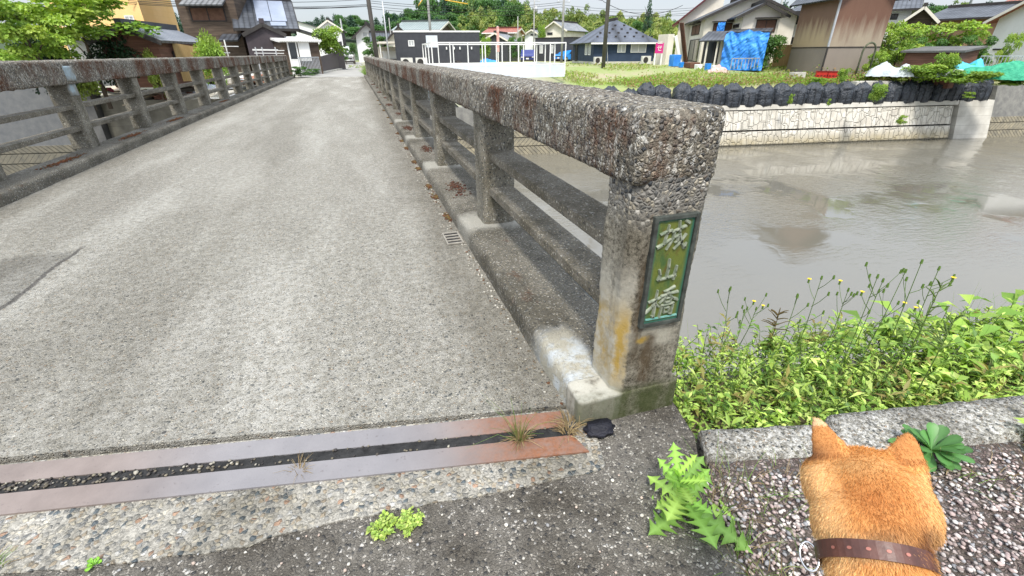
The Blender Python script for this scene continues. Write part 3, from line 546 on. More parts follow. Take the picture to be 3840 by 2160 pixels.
# ---- name plate on the end post
np_ = empty('name_plate', (0,0,0)); np_.parent = rr; np_.matrix_parent_inverse = Matrix.Translation(-Vector(rr.location)); np_['label'] = 'green bronze plate with three raised characters'
PX0, PX1, PZ0, PZ1 = .740, .862, .378, .712
mb = MB(); yb = 1.004
for a in ((PX0-.012, PX0, PZ0-.012, PZ1+.012), (PX1, PX1+.012, PZ0-.012, PZ1+.012), (PX0, PX1, PZ1, PZ1+.012), (PX0, PX1, PZ0-.012, PZ0)): mb.box(a[0], a[1], yb-.004, 1.03, a[2], a[3])
mb.build('plate_frame', pm('plate_frame_bronze', (.03,.032,.028), (.065,.075,.066), 30, .7, .5, 80, .004), np_, bevel=.0015)
m, t, b = newmat('verdigris'); g = G(t); co = g.co(); n1 = g.noise(g.co((1,1,.4)), 26, 5, .65); s = g.sep(co)
c = g.mix(g.ramp(n1, [(.3, 0.), (.55, 1.)]), (.03,.085,.025), (.115,.14,.022)); c = g.mix(g.ramp(g.noise(g.co((1,1,.5)), 40, 4), [(.56, 0.), (.68, .9)]), c, (.10,.07,.015))
ed = g.math('SUBTRACT', 1., g.math('MULTIPLY', g.box(s[0], PX0+.006, PX1-.006, .008), g.box(s[2], PZ0+.006, PZ1-.006, .006))); c = g.mix(ed, c, (.02,.12,.09))
g.L(c, b.inputs['Base Color']); b.inputs['Roughness'].default_value = .6; b.inputs['Metallic'].default_value = .1; g.L(g.bump(g.noise(co, 160, 4), .5, .002), b.inputs['Normal'])
MB().box(PX0, PX1, yb+.003, 1.03, PZ0, PZ1).build('plate_face', m, np_)
MB().box(PX0+.006, PX1-.004, yb-.001, yb+.004, PZ0+.012, PZ0+.017).build('plate_line', pm('plate_line_patina', (.06,.25,.22), (.2,.4,.36), 30, .6, 0), np_)
CH = {'c1': [[(.02,.60,.035),(.2,.66,.05),(.42,.72,.03)], [(.28,.9,.03),(.25,.6,.045),(.2,.3,.05)], [(-.02,.16,.07),(.15,.24,.05),(.42,.42,.02)], [(.42,.64,.04),(.7,.74,.045),(.88,.80,.05)],
  [(.52,.68,.04),(.48,.38,.045),(.3,.06,.03)], [(.54,.46,.035),(.68,.52,.045),(.66,.30,.04),(.57,.26,.02)], [(.64,1.0,.04),(.70,.62,.05),(.82,.26,.06),(.96,.05,.07),(1.0,.22,.02)], [(.95,.52,.04),(.78,.26,.04),(.58,.04,.03)], [(.86,.98,.05),(.98,.9,.07)]],
 'c2': [[(.50,1.0,.05),(.52,.6,.06),(.48,.18,.06)], [(.14,.58,.05),(.2,.34,.06),(.14,.12,.06),(.5,.17,.05),(.86,.22,.05)], [(.86,.66,.05),(.84,.4,.06),(.80,.08,.07)]],
 'c3': [[(0,.60,.04),(.2,.64,.05),(.44,.72,.03)], [(.26,.98,.03),(.25,.5,.055),(.24,.04,.06),(.16,.1,.02)], [(.24,.58,.04),(.14,.4,.04),(-.06,.24,.06)], [(.28,.5,.03),(.38,.4,.05)],
  [(.86,1.02,.05),(.7,.94,.045),(.5,.9,.02)], [(.42,.74,.04),(.7,.80,.045),(1.0,.82,.05)], [(.68,.92,.04),(.6,.72,.045),(.4,.5,.03)], [(.72,.76,.04),(.86,.62,.05),(1.02,.54,.06)],
  [(.58,.64,.03),(.58,.5,.03)], [(.58,.64,.03),(.80,.66,.035),(.78,.5,.03)], [(.58,.51,.03),(.78,.51,.03)], [(.5,.40,.035),(.47,.0,.045)], [(.5,.40,.035),(.92,.44,.045),(.88,.04,.045),(.78,.08,.02)],
  [(.6,.30,.03),(.61,.12,.03)], [(.6,.30,.03),(.78,.31,.03),(.76,.13,.03)], [(.61,.14,.03),(.76,.14,.03)]]}
chm = pm('worn_bronze_letters', (.17,.21,.15), (.36,.39,.31), 60, .5, .4, 150, .002, metal=.35)
def stroke(mb, pts, ox, oz, w_, h_):
    P = [Vector((ox+p[0]*w_, 0, oz+p[1]*h_)) for p in pts]; W = [p[2]*w_*1.05 for p in pts]
    for i in range(len(P)-1):
        a, b_ = P[i], P[i+1]; d = (b_-a).normalized(); nn = Vector((-d.z, 0, d.x)); a = a-d*W[i]*.4; b_ = b_+d*W[i+1]*.4
        y0, y1 = yb+.004, yb-.004
        def q(p, y): return (p.x, y, p.z)
        vs = [q(a+nn*W[i], y0), q(a-nn*W[i], y0), q(b_-nn*W[i+1], y0), q(b_+nn*W[i+1], y0), q(a+nn*W[i]*.45, y1), q(a-nn*W[i]*.45, y1), q(b_-nn*W[i+1]*.45, y1), q(b_+nn*W[i+1]*.45, y1)]
        mb.add(vs, [(0,3,2,1),(4,5,6,7),(0,1,5,4),(1,2,6,5),(2,3,7,6),(3,0,4,7)])
for key, oz, hh, ww, ox in (('c1', .618, .088, .092, .752), ('c2', .518, .072, .080, .758), ('c3', .396, .098, .098, .748)):
    mb = MB()
    for st_ in CH[key]: stroke(mb, st_, ox, oz, ww, hh)
    mb.build('character', chm, np_)
# drain, conduit, kerb moss, small things on the road
dr = empty('drain_grate', (.482, 2.86, .009)); tag(dr, 'small iron drain grate with four slots against the kerb', 'drain grate')
mb = MB(); mb.box(-.055, -.045, -.11, .11, .0, .006); mb.box(.047, .057, -.11, .11, 0, .006)
for i in range(5): mb.box(-.046, .048, -.11+i*.051, -.094+i*.051+.004*(i in (0, 4)), 0, .006)
mb.build('grate', pm('drain_iron', (.24,.225,.195), (.33,.31,.27), 20, .7, .3), dr); MB().box(-.05, .05, -.105, .105, -.001, .0015).build('drain_well', M['sealant'], dr)
mb = MB(); mb.tube([(.945, 1.03, -.07), (.945, 1.3, .045), (.945, 2.0, .07), (.945, 4, .07), (.95, 9, .06), (.95, 28, .06)], .012, 10); mb.tube([(.945, 1.03, -.07), (.962, .99, -.10), (.98, .93, -.16)], .02, 10)
tag(mb.build('conduit_pipe', pm('blue_grey_pipe', (.16,.2,.23), (.24,.28,.31), 5, .4, 0), smooth=True), 'thin blue grey pipe running outside the right railing at kerb level', 'pipe')
o = rough_block('rubber_pad', [(.545,.965),(.575,.935),(.62,.928),(.655,.945),(.665,.975),(.65,1.0),(.60,1.008),(.56,.998)], .0, .042, pm('tar_lump', (.008,.009,.014), (.02,.02,.03), 12, .5, .4), .015, .002, bevel=.015); tag(o, 'smooth black tar lump against the foot of the end post', 'tar lump')
def ico_stones(name, C, S, mat, cols, label=None, cat=None, flat=.6, kind='stuff'):
    bm = bmesh.new(); bmesh.ops.create_icosphere(bm, subdivisions=1, radius=1); bv = np.array([tuple(v.co) for v in bm.verts]); bf = np.array([[v.index for v in f.verts] for f in bm.faces]); bm.free()
    n = len(C); V = np.repeat(bv[None], n, 0)*(1+rng.normal(0, .13, (n, len(bv), 1))); V *= (S[:, None, None]*rng.uniform(.7, 1.3, (n, 1, 3))); V[:, :, 2] *= flat
    a = rng.uniform(0, 6.28, n); ca, sa = np.cos(a), np.sin(a); X = V[:, :, 0]*ca[:, None]-V[:, :, 1]*sa[:, None]; Y = V[:, :, 0]*sa[:, None]+V[:, :, 1]*ca[:, None]; V[:, :, 0] = X; V[:, :, 1] = Y
    V += C[:, None]; Fc = (bf[None]+(np.arange(n)*len(bv))[:, None, None]).reshape(-1, 3)
    o_ = npmesh(name, V.reshape(-1, 3), Fc, mat, None, np.repeat(cols, len(bv), 0), True); tag(o_, label, cat, kind=kind); return o_
STONE = None
m, t, b = newmat('stone'); g = G(t); a = g.n('VertexColor'); a.layer_name = 'Col'; g.L(g.mix(.4, a.outputs[0], g.mix(g.noise(g.co(), 150, 4), (.2,.2,.2), (.8,.8,.8)), 'OVERLAY'), b.inputs['Base Color']); b.inputs['Roughness'].default_value = .85; STONE = m
def pick(pal, n): p = np.array(pal); return p[rng.integers(0, len(p), n)]*rng.uniform(.75, 1.2, (n, 1))
n = 21000; gx = rng.uniform(.66, 3.4, n); gy = rng.uniform(-.7, .78, n); keep = (gy < .70-.225*(gx-.9)) & (gx > .72+.10*np.clip(gy-.4, 0, 1)+.0*gy+rng.normal(0, .01, n)); gx, gy = gx[keep], gy[keep]
sz = rng.uniform(.0036, .0072, len(gx)); near_dirt = (gx < 1.0); 
ico_stones('gravel_stones', np.stack([gx, gy, -.013+rng.uniform(0, .008, len(gx))], 1), sz, STONE, pick([(.42,.325,.30),(.50,.43,.40),(.32,.25,.235),(.40,.36,.34),(.27,.27,.28),(.30,.24,.22),(.55,.52,.49)], len(gx)), 'pinkish grey crushed gravel around the dog', 'gravel')
n = 420; gx = rng.uniform(-1.6, .9, n); gy = rng.uniform(.35, 1.0, n); k2 = gy < .87-.12*gx
ico_stones('loose_pebbles', np.stack([gx[k2], gy[k2], np.full(k2.sum(), .004)], 1), rng.uniform(.002, .0055, k2.sum()), STONE, pick([(.5,.48,.42),(.6,.57,.5),(.3,.3,.3),(.45,.36,.3)], k2.sum()), 'small pale pebbles scattered on the dark asphalt', 'pebbles')
n = 500; gy = 1.1+rng.gamma(1.5, 3, n); gx = .545-np.abs(rng.normal(0, .035, n)); ok = gy < 26
ico_stones('kerb_grit', np.stack([gx[ok], gy[ok], np.full(ok.sum(), .008)], 1), rng.uniform(.003, .008, ok.sum()), STONE, pick([(.35,.32,.27),(.15,.12,.08),(.4,.38,.33),(.12,.05,.02),(.5,.48,.42)], ok.sum()), 'grit and crumbs gathered along the foot of the right kerb', 'grit')
n = 1500; gx = rng.uniform(-2.9, .52, n); f_ = rng.random(n); ok = (rng.random(n) < np.clip((-.28-gx)*1.4, .10, .8)); gx, f_ = gx[ok], f_[ok]; f_ = np.where(gx > -.3, np.round(f_)*.95+rng.normal(0, .03, len(f_)), f_); gy = .982+f_*.036+s_*(gx-.52)
ico_stones('joint_grit', np.stack([gx, gy, np.full(len(gx), .013)], 1), rng.uniform(.0025, .006, len(gx)), STONE, pick([(.16,.14,.10),(.07,.06,.05),(.3,.28,.23),(.10,.085,.06),(.04,.035,.035)], len(gx)), 'grit and small stones caught in the gap between the steel strips', 'grit')
def moss_patch(spots, name, label, colr):
    C = []; 
    for (x, y, z, rx, ry, n_) in spots:
        a = rng.normal(0, .5, (n_, 2)); C.append(np.stack([x+a[:, 0]*rx, y+a[:, 1]*ry, z+rng.uniform(-.002, .004, n_)], 1))
    C = np.concatenate(C); return ico_stones(name, C, rng.uniform(.004, .011, len(C)), STONE, pick(colr, len(C)), label, 'moss', .5)
sp = []
for y in (3.3, 3.9, 4.25, 5.05, 5.4, 6.3, 6.9, 7.6, 8.8, 9.7, 11, 12.4, 13.5): sp.append((.535, y, .01, .03, .09, 90))
moss_patch(sp, 'kerb_moss', 'rust brown moss clumps at the foot of the right kerb', [(.12,.045,.015),(.09,.03,.012),(.14,.10,.02),(.07,.05,.015)])
sp = [(.70+.06*math.sin(i*3), y, .114, .07, .22, 150) for i, y in enumerate((3.75, 5.6, 7.4, 9.3, 11.1, 13, 15, 17, 19, 21))]
moss_patch(sp, 'kerb_moss', 'dark red moss mats on top of the right kerb between posts', [(.075,.022,.012),(.10,.035,.015),(.06,.03,.015)])
sp = [(-3.12, y, .114, .05, .35, 260) for y in (6.2, 8.0, 9.9, 13.5)]
moss_patch(sp, 'kerb_moss', 'orange brown moss on top of the left kerb', [(.17,.055,.016),(.12,.035,.012),(.14,.07,.02)])
# ------------------------------------------------------------------ leaves and plants
def rot_basis(n):
    'n random unit directions'
    v = rng.normal(size=(n, 3)); return v/np.linalg.norm(v, axis=1)[:, None]
def leaves(C, A, Nn, L, Wd, cols, droop=.15, shape='diamond'):
    'leaf blades: centre base C, axis A, approx normal Nn, length L, half width Wd -> 6-vertex blades as 2 quads folded on the midrib'
    A = A/np.linalg.norm(A, axis=1)[:, None]; S = np.cross(A, Nn); S /= np.linalg.norm(S, axis=1)[:, None]+1e-9; U_ = np.cross(S, A)
    L = L[:, None]; Wd = Wd[:, None]; dz = np.array([0, 0, -1.])
    p0 = C; p3 = C+A*L+dz*L*droop; mid = C+A*L*.45; l = mid+S*Wd+U_*Wd*.35; r = mid-S*Wd+U_*Wd*.35; mid = mid-dz*0
    V = np.stack([p0, l, p3, r, mid+(p3-mid)*.0], 1)
    n = len(C); k = np.arange(n)[:, None]*5; F4 = np.concatenate([k+np.array([0, 4, 2, 1]), k+np.array([0, 3, 2, 4])], 0)
    return V.reshape(-1, 3), F4, np.repeat(cols, 5, 0)
class LB:
    def __init__(s): s.V = []; s.F = []; s.C = []; s.n = 0
    def add(s, V, Fq, C): s.V.append(V); s.F.append(Fq+s.n); s.C.append(C); s.n += len(V)
    def tube(s, pts, r0, r1, col, n=4):
        pts = np.array(pts, float); m_ = len(pts); V = []
        for i, p in enumerate(pts):
            d = pts[min(i+1, m_-1)]-pts[max(i-1, 0)]; d /= np.linalg.norm(d)+1e-9; u = np.cross(d, [0, 0, 1.] if abs(d[2]) < .9 else [0, 1., 0]); u /= np.linalg.norm(u); v = np.cross(d, u); r = r0+(r1-r0)*i/(m_-1)
            for k in range(n): a = 6.2832*k/n; V.append(p+(u*math.cos(a)+v*math.sin(a))*r)
        Fq = [[i*n+k, i*n+(k+1) % n, (i+1)*n+(k+1) % n, (i+1)*n+k] for i in range(m_-1) for k in range(n)]
        s.add(np.array(V), np.array(Fq), np.tile(col, (len(V), 1)))
    def build(s, name, mat, parent=None): return npmesh(name, np.concatenate(s.V), np.concatenate(s.F), mat, parent, np.concatenate(s.C), True)
GREENS = np.array([(.27,.42,.07), (.38,.53,.10), (.17,.31,.05), (.47,.58,.16), (.09,.18,.035), (.31,.46,.10)])
def gcol(n, pal=GREENS, v=.3): return pal[rng.integers(0, len(pal), n)]*rng.uniform(1-v, 1+v, (n, 1))
# dense weeds on the ledge
def weed_mass():
    lb = LB(); stems = []
    def zone(x): return (.88-.21*(x-.95)+.02, nb(x)-.02)
    for i in range(1050):
        x = .97+rng.gamma(2.0, .75) if i > 500 else .97+rng.uniform(0, 3.3)
        if x > 7: continue
        y0, y1 = zone(x); f = rng.uniform(0, 1.12); y = y0+(y1-y0)*f
        far = smooth((f-.2)/.6)
        h = rng.uniform(.06, .13)+far*rng.uniform(.0, .09)*(1+.15*smooth((x-1.3)/1.2))*(.45+.55*smooth((x-1.0)/.5)); h *= (.55+.45*smooth((f+.1)/.3))
        stems.append((x, y, h, f))
    for (x, y, h, f) in stems:
        base = np.array([x, y, -.20-.10*max(0, f-1)]); lean = np.array([rng.normal(0, .25), rng.normal(-.1, .25), 1.]); tip = base+lean*h
        ty = rng.random(); drk = .7+.8*(noise.noise(Vector((x*4, y*4, 3)))*.5+.5); lb.tube([base, base+lean*h*.5+[0, 0, .01], tip], .0022, .0012, np.array((.16,.24,.06))*rng.uniform(.7, 1.2))
        k = int((9 if ty < .35 else 5)+h*(60 if ty < .35 else 38)); t = rng.uniform(.12, 1, k)**.8; P = base+lean*h*t[:, None]
        a = rng.uniform(0, 6.283, k); el = rng.uniform(-.1, .9, k); A = np.stack([np.cos(a)*np.cos(el), np.sin(a)*np.cos(el), np.sin(el)], 1); Nn = np.tile([0, 0, 1.], (k, 1))+rng.normal(0, .3, (k, 3))
        big = .55+.9*(x > 2.0 and f > .35)*rng.random()
        L = rng.uniform(.018, .04, k)*(1+big*.6); L = L*(.6 if ty < .35 else (1.5 if ty > .8 else 1)); W_ = L*(rng.uniform(.18, .28) if ty < .5 else rng.uniform(.07, .14)); pal = GREENS if ty > .3 else GREENS[[1, 3, 5]]
        c = gcol(k, pal)*drk
        if ty > .93: c = c*.3+np.array((.30,.20,.08))*.7
        V, Fq, cc = leaves(P, A, Nn, L, W_, c, rng.uniform(.05, .4)); lb.add(V, Fq, cc)
    # broad dock leaves at the right and small ones low down
    k = 480; x = 2.0+rng.gamma(2, .8, k); f = rng.uniform(.3, 1.1, k); y = .9-.21*(x-.95)+(nb(x)-.9+.21*(x-.95))*f
    P = np.stack([x, y, -.17+rng.uniform(0, .14, k)*smooth_np(f)], 1); a = rng.uniform(0, 6.283, k); el = rng.uniform(0, .9, k); A = np.stack([np.cos(a)*np.cos(el), np.sin(a)*np.cos(el), np.sin(el)], 1)
    V, Fq, cc = leaves(P, A, np.tile([0, 0, 1.], (k, 1))+rng.normal(0, .25, (k, 3)), rng.uniform(.07, .16, k), rng.uniform(.016, .034, k), gcol(k, GREENS[[0, 1, 2, 5]]), .35); lb.add(V, Fq, cc)
    k = 9000; x = .97+rng.gamma(1.8, .8, k); f = rng.uniform(-.02, 1.05, k); y = .9-.21*(x-.95)+(nb(x)-.9+.21*(x-.95))*f
    P = np.stack([x, y, -.2+rng.uniform(0, .07, k)*np.clip(f*5+.3, 0, 1)], 1); a = rng.uniform(0, 6.283, k); el = rng.uniform(-.1, .8, k); A = np.stack([np.cos(a)*np.cos(el), np.sin(a)*np.cos(el), np.sin(el)], 1)
    V, Fq, cc = leaves(P, A, np.tile([0, 0, 1.], (k, 1)), rng.uniform(.015, .035, k), rng.uniform(.004, .008, k), gcol(k)*.85, .1); lb.add(V, Fq, cc)
    o_ = lb.build('weeds', LEAF); tag(o_, 'dense bright green leafy weeds between the curb and the river', 'weeds', kind='stuff')
def smooth_np(a): a = np.clip(a, 0, 1); return a*a*(3-2*a)
weed_mass()
def grass_blades(lb, x, y, z, n, r, h, cols, spread=.5, w_=.0016):
    for i in range(n):
        a = rng.uniform(0, 6.283); s_p = abs(rng.normal(0, spread)); hh = h*rng.uniform(.4, 1); rr_ = r*math.sqrt(rng.random())
        b0 = np.array([x+rr_*math.cos(a), y+rr_*math.sin(a), z]); d = np.array([math.cos(a)*s_p, math.sin(a)*s_p, 1.]); d /= np.linalg.norm(d)
        p1 = b0+d*hh*.5; p2 = p1+(d+np.array([math.cos(a), math.sin(a), -1.2])*min(.5, s_p*.5))*hh*.5
        lb.tube([b0, p1, p2], w_, w_*.3, cols[rng.integers(0, len(cols))]*rng.uniform(.8, 1.2), 3)
DRY = np.array([(.42,.32,.17), (.34,.25,.13), (.5,.4,.24)]); GRS = np.array([(.16,.3,.05), (.24,.38,.09), (.3,.36,.14)])
def tuft(name, label, cat, args, group=None):
    lb = LB()
    for a in args: grass_blades(lb, *a)
    tag(lb.build(name, LEAF), label, cat, group, 'stuff' if len(args) > 4 else None)
tuft('dry_grass_tuft', 'dry straw tuft with tall thin green blades at the steel strip', 'grass tuft', [(.345, 1.015, .01, 90, .012, .07, DRY, 1.2), (.345, 1.02, .01, 22, .02, .20, GRS, .5, .001)])
tuft('dead_roots', 'tangle of pale dead roots at the foot of the kerb corner', 'dead plant', [(.525, 1.02, .012, 60, .03, .06, DRY, 1.6), (.50, .99, .01, 40, .02, .05, DRY, 1.8)])
tuft('dry_grass_tuft', 'small straw coloured wisp in the joint at left', 'grass tuft', [(-.33, 1.105, .01, 26, .02, .05, DRY, 1.5, .001)])
tuft('grass_tuft', 'sparse grass blades in the gravel between the thistle and the dog', 'grass tuft', [(.86+.03*i, .70-.05*i, -.03, 10, .06, .16, GRS, .7, .0012) for i in range(4)]+[(.80, .62, -.03, 50, .07, .09, DRY, 1.2, .001), (.76, .47, -.03, 40, .06, .12, GRS, 1.0, .0014), (.80, .33, -.03, 40, .08, .12, np.concatenate([GRS, DRY]), 1.1, .0014)])
tuft('straw_litter', 'dry straw and thin grass scattered over the gravel edge by the curb', 'grass', [(.80+.12*i, .70-.035*i, -.012, 16, .07, .07, np.concatenate([DRY, DRY, GRS]), 1.5, .0011) for i in range(9)]+[(.76+.01*i, .60-.09*i, -.012, 18, .05, .09, np.concatenate([DRY, GRS]), 1.3, .0012) for i in range(5)])
tuft('grass_tuft', 'yellow green grass tuft at the bottom edge of the asphalt', 'grass tuft', [(-.20, .665, 0, 70, .02, .035, np.concatenate([GRS, DRY]), 1.1, .0014)])
tuft('grass_tuft', 'dry grass tuft at the lower left corner of the apron', 'grass tuft', [(-1.03, 1.02, 0, 70, .025, .05, np.concatenate([DRY, GRS]), 1.1, .0014)])
tuft('grass_tuft', 'long thin arching grass blades over the weeds at right', 'grass', [(2.3+.25*i, .75-.05*i, -.15, 9, .15, .42, GRS, .9, .0016) for i in range(4)]+[(1.15+.2*i, .95, -.15, 5, .1, .25, GRS, .6, .0014) for i in range(4)])
# lobed thistle
def lobed_leaf(lb, base, direc, up, L, W_, col, lobes=5, curl=.25, yaw_=0):
    d = np.array(direc, float); d /= np.linalg.norm(d); u = np.array(up, float); sdir = np.cross(d, u); sdir /= np.linalg.norm(sdir); u = np.cross(sdir, d)
    def pt(t, s_v): 
        z_ = -curl*t*t*L; return np.array(base)+d*L*t+sdir*s_v+np.array([0, 0, z_])+u*abs(s_v)*.12
    outl = []
    for k in range(lobes):
        t0 = .06+.86*k/lobes; t1 = .06+.86*(k+1)/lobes; w0 = W_*(.35+.65*math.sin(math.pi*(.05+.72*((t0+t1)/2))))*(1.05 if k < lobes-1 else .8)
        dt = t1-t0; outl += [(t0, w0*.34), (t0+dt*.14, w0*.5), (t0+dt*.16, w0*1.35), (t0+dt*.5, w0*.85), (t0+dt*.9, w0*.36)]
    outl = [(0, W_*.06)]+outl+[(1., .0)]
    V = []; Fq = []
    for (t, s_v) in outl: V += [pt(t, s_v), pt(t, 0), pt(t, -s_v)]
    for i in range(len(outl)-1): a = i*3; Fq += [[a, a+3, a+4, a+1], [a+1, a+4, a+5, a+2]]
    C = np.tile(col, (len(V), 1)); C[1::3] = np.minimum(1, np.array(col)*1.5+.05); lb.add(np.array(V), np.array(Fq), C)
def thistle(name, label, x, y, z, n, L, h, cat='thistle'):
    root = empty(name, (x, y, z)); tag(root, label, cat); st_ = LB(); st_.tube([(0, 0, 0), (-.018, .012, h*.4), (-.05, .03, h*.85)], .005, .003, np.array((.2,.38,.08))); s_o = st_.build('stem', LEAF, root)
    for i in range(n):
        f = i/(n-1); a = i*2.4+rng.uniform(-.5, .5); el = .12+1.15*max(0, f-.35)**.9+rng.uniform(-.1, .25); lb = LB(); l = L*(1-.5*f)*rng.uniform(.65, 1.15); rx_ = -.045*f
        lobed_leaf(lb, (rx_, .03*f, h*.04+h*.75*f), (math.cos(a)*math.cos(el), math.sin(a)*math.cos(el), math.sin(el)), (0, 0, 1) if el < 1.1 else (math.cos(a), math.sin(a), .3), l, l*.20, np.array((.21,.40,.06) if i % 3 else (.32,.50,.09))*rng.uniform(.6, 1.25), 5, .25*(1-f))
        lb.build('leaf', LEAF, root)
thistle('thistle', 'tall bright green sow thistle with jagged lobed leaves beside the dog', .705, .625, -.02, 22, .175, .20)
def rosette(name, label, x, y, z, n, L, W_, col, rise=.5, cat='weed', flower=0):
    root = empty(name, (x, y, z)); tag(root, label, cat)
    for i in range(n):
        a = i*2.4; el = rng.uniform(.2, rise+.25); k = 1; lb = LB(); l = L*rng.uniform(.6, 1)
        A = np.array([[math.cos(a)*math.cos(el), math.sin(a)*math.cos(el), math.sin(el)]]); c = col*rng.uniform(.75, 1.25)
        # spoon shaped leaf
        base = np.zeros(3); d = A[0]; sd_ = np.array([-math.sin(a), math.cos(a), 0]); V = []; prof = [(0, .12), (.3, .3), (.6, .85), (.8, 1), (.93, .75), (1., .2)]
        for (t, w2) in prof: p = base+d*l*t+np.array([0, 0, -.25*t*t*l]); V += [p+sd_*W_*w2+np.array([0, 0, .004]), p, p-sd_*W_*w2+np.array([0, 0, .004])]
        Fq = [q for j in range(len(prof)-1) for q in ([j*3, j*3+3, j*3+4, j*3+1], [j*3+1, j*3+4, j*3+5, j*3+2])]
        C = np.tile(c, (len(V), 1)); C[1::3] *= 1.3; lb.add(np.array(V), np.array(Fq), C); lb.build('leaf', LEAFD, root)
SMW = []
rosette('leaf_rosette', 'flat dark green rosette of spoon shaped leaves behind the dog ear', 1.56, .575, .005, 30, .125, .017, np.array((.08,.20,.055)), .8)
SMW.append(('small bright green weed clump on the apron edge, left one of a pair', -.10, .838))
SMW.append(('small bright green weed clump on the apron edge, right one of a pair', -.035, .830))
SMW_ = 0
rosette('small_weed', 'tiny green sprout at the lower left of the apron', -.79, .96, .0, 8, .025, .006, np.array((.2,.42,.05)), .9)
def bushlet(name, label, x, y, z, n, r, h, pal, L=.04, cat='weed'):
    lb = LB(); P = []
    for i in range(n):
        a = rng.uniform(0, 6.283); q = r*math.sqrt(rng.random()); base = np.array([q*.5*math.cos(a), q*.5*math.sin(a), 0]); tip = np.array([q*math.cos(a), q*math.sin(a), h*rng.uniform(.5, 1)*(1-.3*q/r)])
        lb.tube([base, (base+tip)/2+[0, 0, .01], tip], .0018, .001, np.array((.2,.3,.08))); k = 10; t = rng.uniform(.2, 1, k)[:, None]; Pk = base+(tip-base)*t
        b_ = rng.uniform(0, 6.283, k); el = rng.uniform(0, .8, k); A = np.stack([np.cos(b_)*np.cos(el), np.sin(b_)*np.cos(el), np.sin(el)], 1)
        V, Fq, cc = leaves(Pk, A, np.tile([0, 0, 1.], (k, 1)), rng.uniform(.6, 1, k)*L, rng.uniform(.2, .32, k)*L, gcol(k, pal), .2); lb.add(V, Fq, cc)
    o_ = lb.build(name, LEAF); o_.location = (x, y, z); tag(o_, label, cat)
for (lab_, x_, y_) in SMW: bushlet('small_weed', lab_, x_, y_, 0, 34, .04, .032, GREENS[[1, 3, 5]], .016)
bushlet('leafy_weed', 'bushy bright green weed on the gravel at the right edge', 2.0, .40, -.03, 80, .19, .13, GREENS[[1, 3, 5]], .04)
# flowering stalks
FLY = pm('yellow_petals', (.75,.55,.02), (.8,.62,.05), 50, .6, 0)
def stalk(x, y, z, h, label, lean=(0, 0), nf=4):
    root = empty('flower_stalk', (x, y, z)); tag(root, label, 'wild flower', 'tall yellow flower stalks over the water'); lb = LB(); top = np.array([lean[0], lean[1], 1.])*h; c = np.array((.13,.22,.05))
    lb.tube([(0, 0, 0), top*.5+[.01, 0, 0], top], .0024, .0013, c); heads = [top]
    for i in range(nf):
        t = rng.uniform(.5, .92); b0 = top*t; a = rng.uniform(0, 6.283); e = b0+np.array([math.cos(a)*.05, math.sin(a)*.05, rng.uniform(.04, .10)]); lb.tube([b0, (b0+e)/2+[0, 0, -.006], e], .0014, .001, c); heads.append(e)
        A = np.array([[math.cos(a), math.sin(a), .5]]); V, Fq, cc = leaves(b0[None]*.7, A, np.array([[0, 0, 1.]]), np.array([.05]), np.array([.008]), c[None]*1.5, .3); lb.add(V, Fq, cc)
    for hd in heads: lb.tube([hd-[0, 0, .004], hd+[0, 0, .004], hd+[0, 0, .013]], .0045, .0035, c*1.1, 6)
    lb.build('stem', LEAF, root)
    for hd in heads[1:2] if nf != 3 else []:
        mb = MB(); n = 9; vs = [tuple(hd+np.array([0, 0, .012]))]
        for k in range(2*n): a = math.pi*k/n; r_ = .010 if k % 2 else .006; vs.append(tuple(hd+np.array([r_*math.cos(a), r_*math.sin(a), .016])))
        vs.append(tuple(hd+np.array([0, 0, .019]))); m_ = len(vs)-1; fs = [(0, 1+k, 1+(k+1) % (2*n)) for k in range(2*n)]+[(m_, 1+(k+1) % (2*n), 1+k) for k in range(2*n)]
        mb.add(vs, fs); mb.build('flower', FLY, root)
SK = [(2735, 1090, 'shortest yellow flowered stalk, next to the bridge post'), (2790, 1170, 'thin stalk with one open yellow bloom near the bridge post'), (2835, 1160, 'pale budded stalk third from the bridge post'), (2990, 1115, 'low stalk with yellow bud above the middle of the weeds'), (3080, 1045, 'tall straight stalk topped by a single green bud'), (3180, 1090, 'forked stalk with a yellow bloom, mid way over the water'),
      (3290, 1040, 'upright stalk in the centre of the tallest flower group'), (3310, 1055, 'stalk with yellow bloom leaning right in the tall group'), (3395, 1020, 'stalk crowded with buds at the right of the tall group'), (3455, 985, 'tallest flower stalk, forked at its top'), (3520, 1010, 'tall stalk with buds on long side arms, furthest right of the group'), (3500, 1130, 'stalk with wide yellow bloom under the tallest one')]
for i, (px, py, lab) in enumerate(SK):
    dist = 2.0+.1*(i % 3)+.0002*(px-2700); p = at(px, py, dist); le = (rng.uniform(-.05, .15), rng.uniform(-.05, .05)); h = p.z+.2; stalk(p.x-le[0]*h, p.y-le[1]*h, -.2, h, lab, le, 3+i % 3)
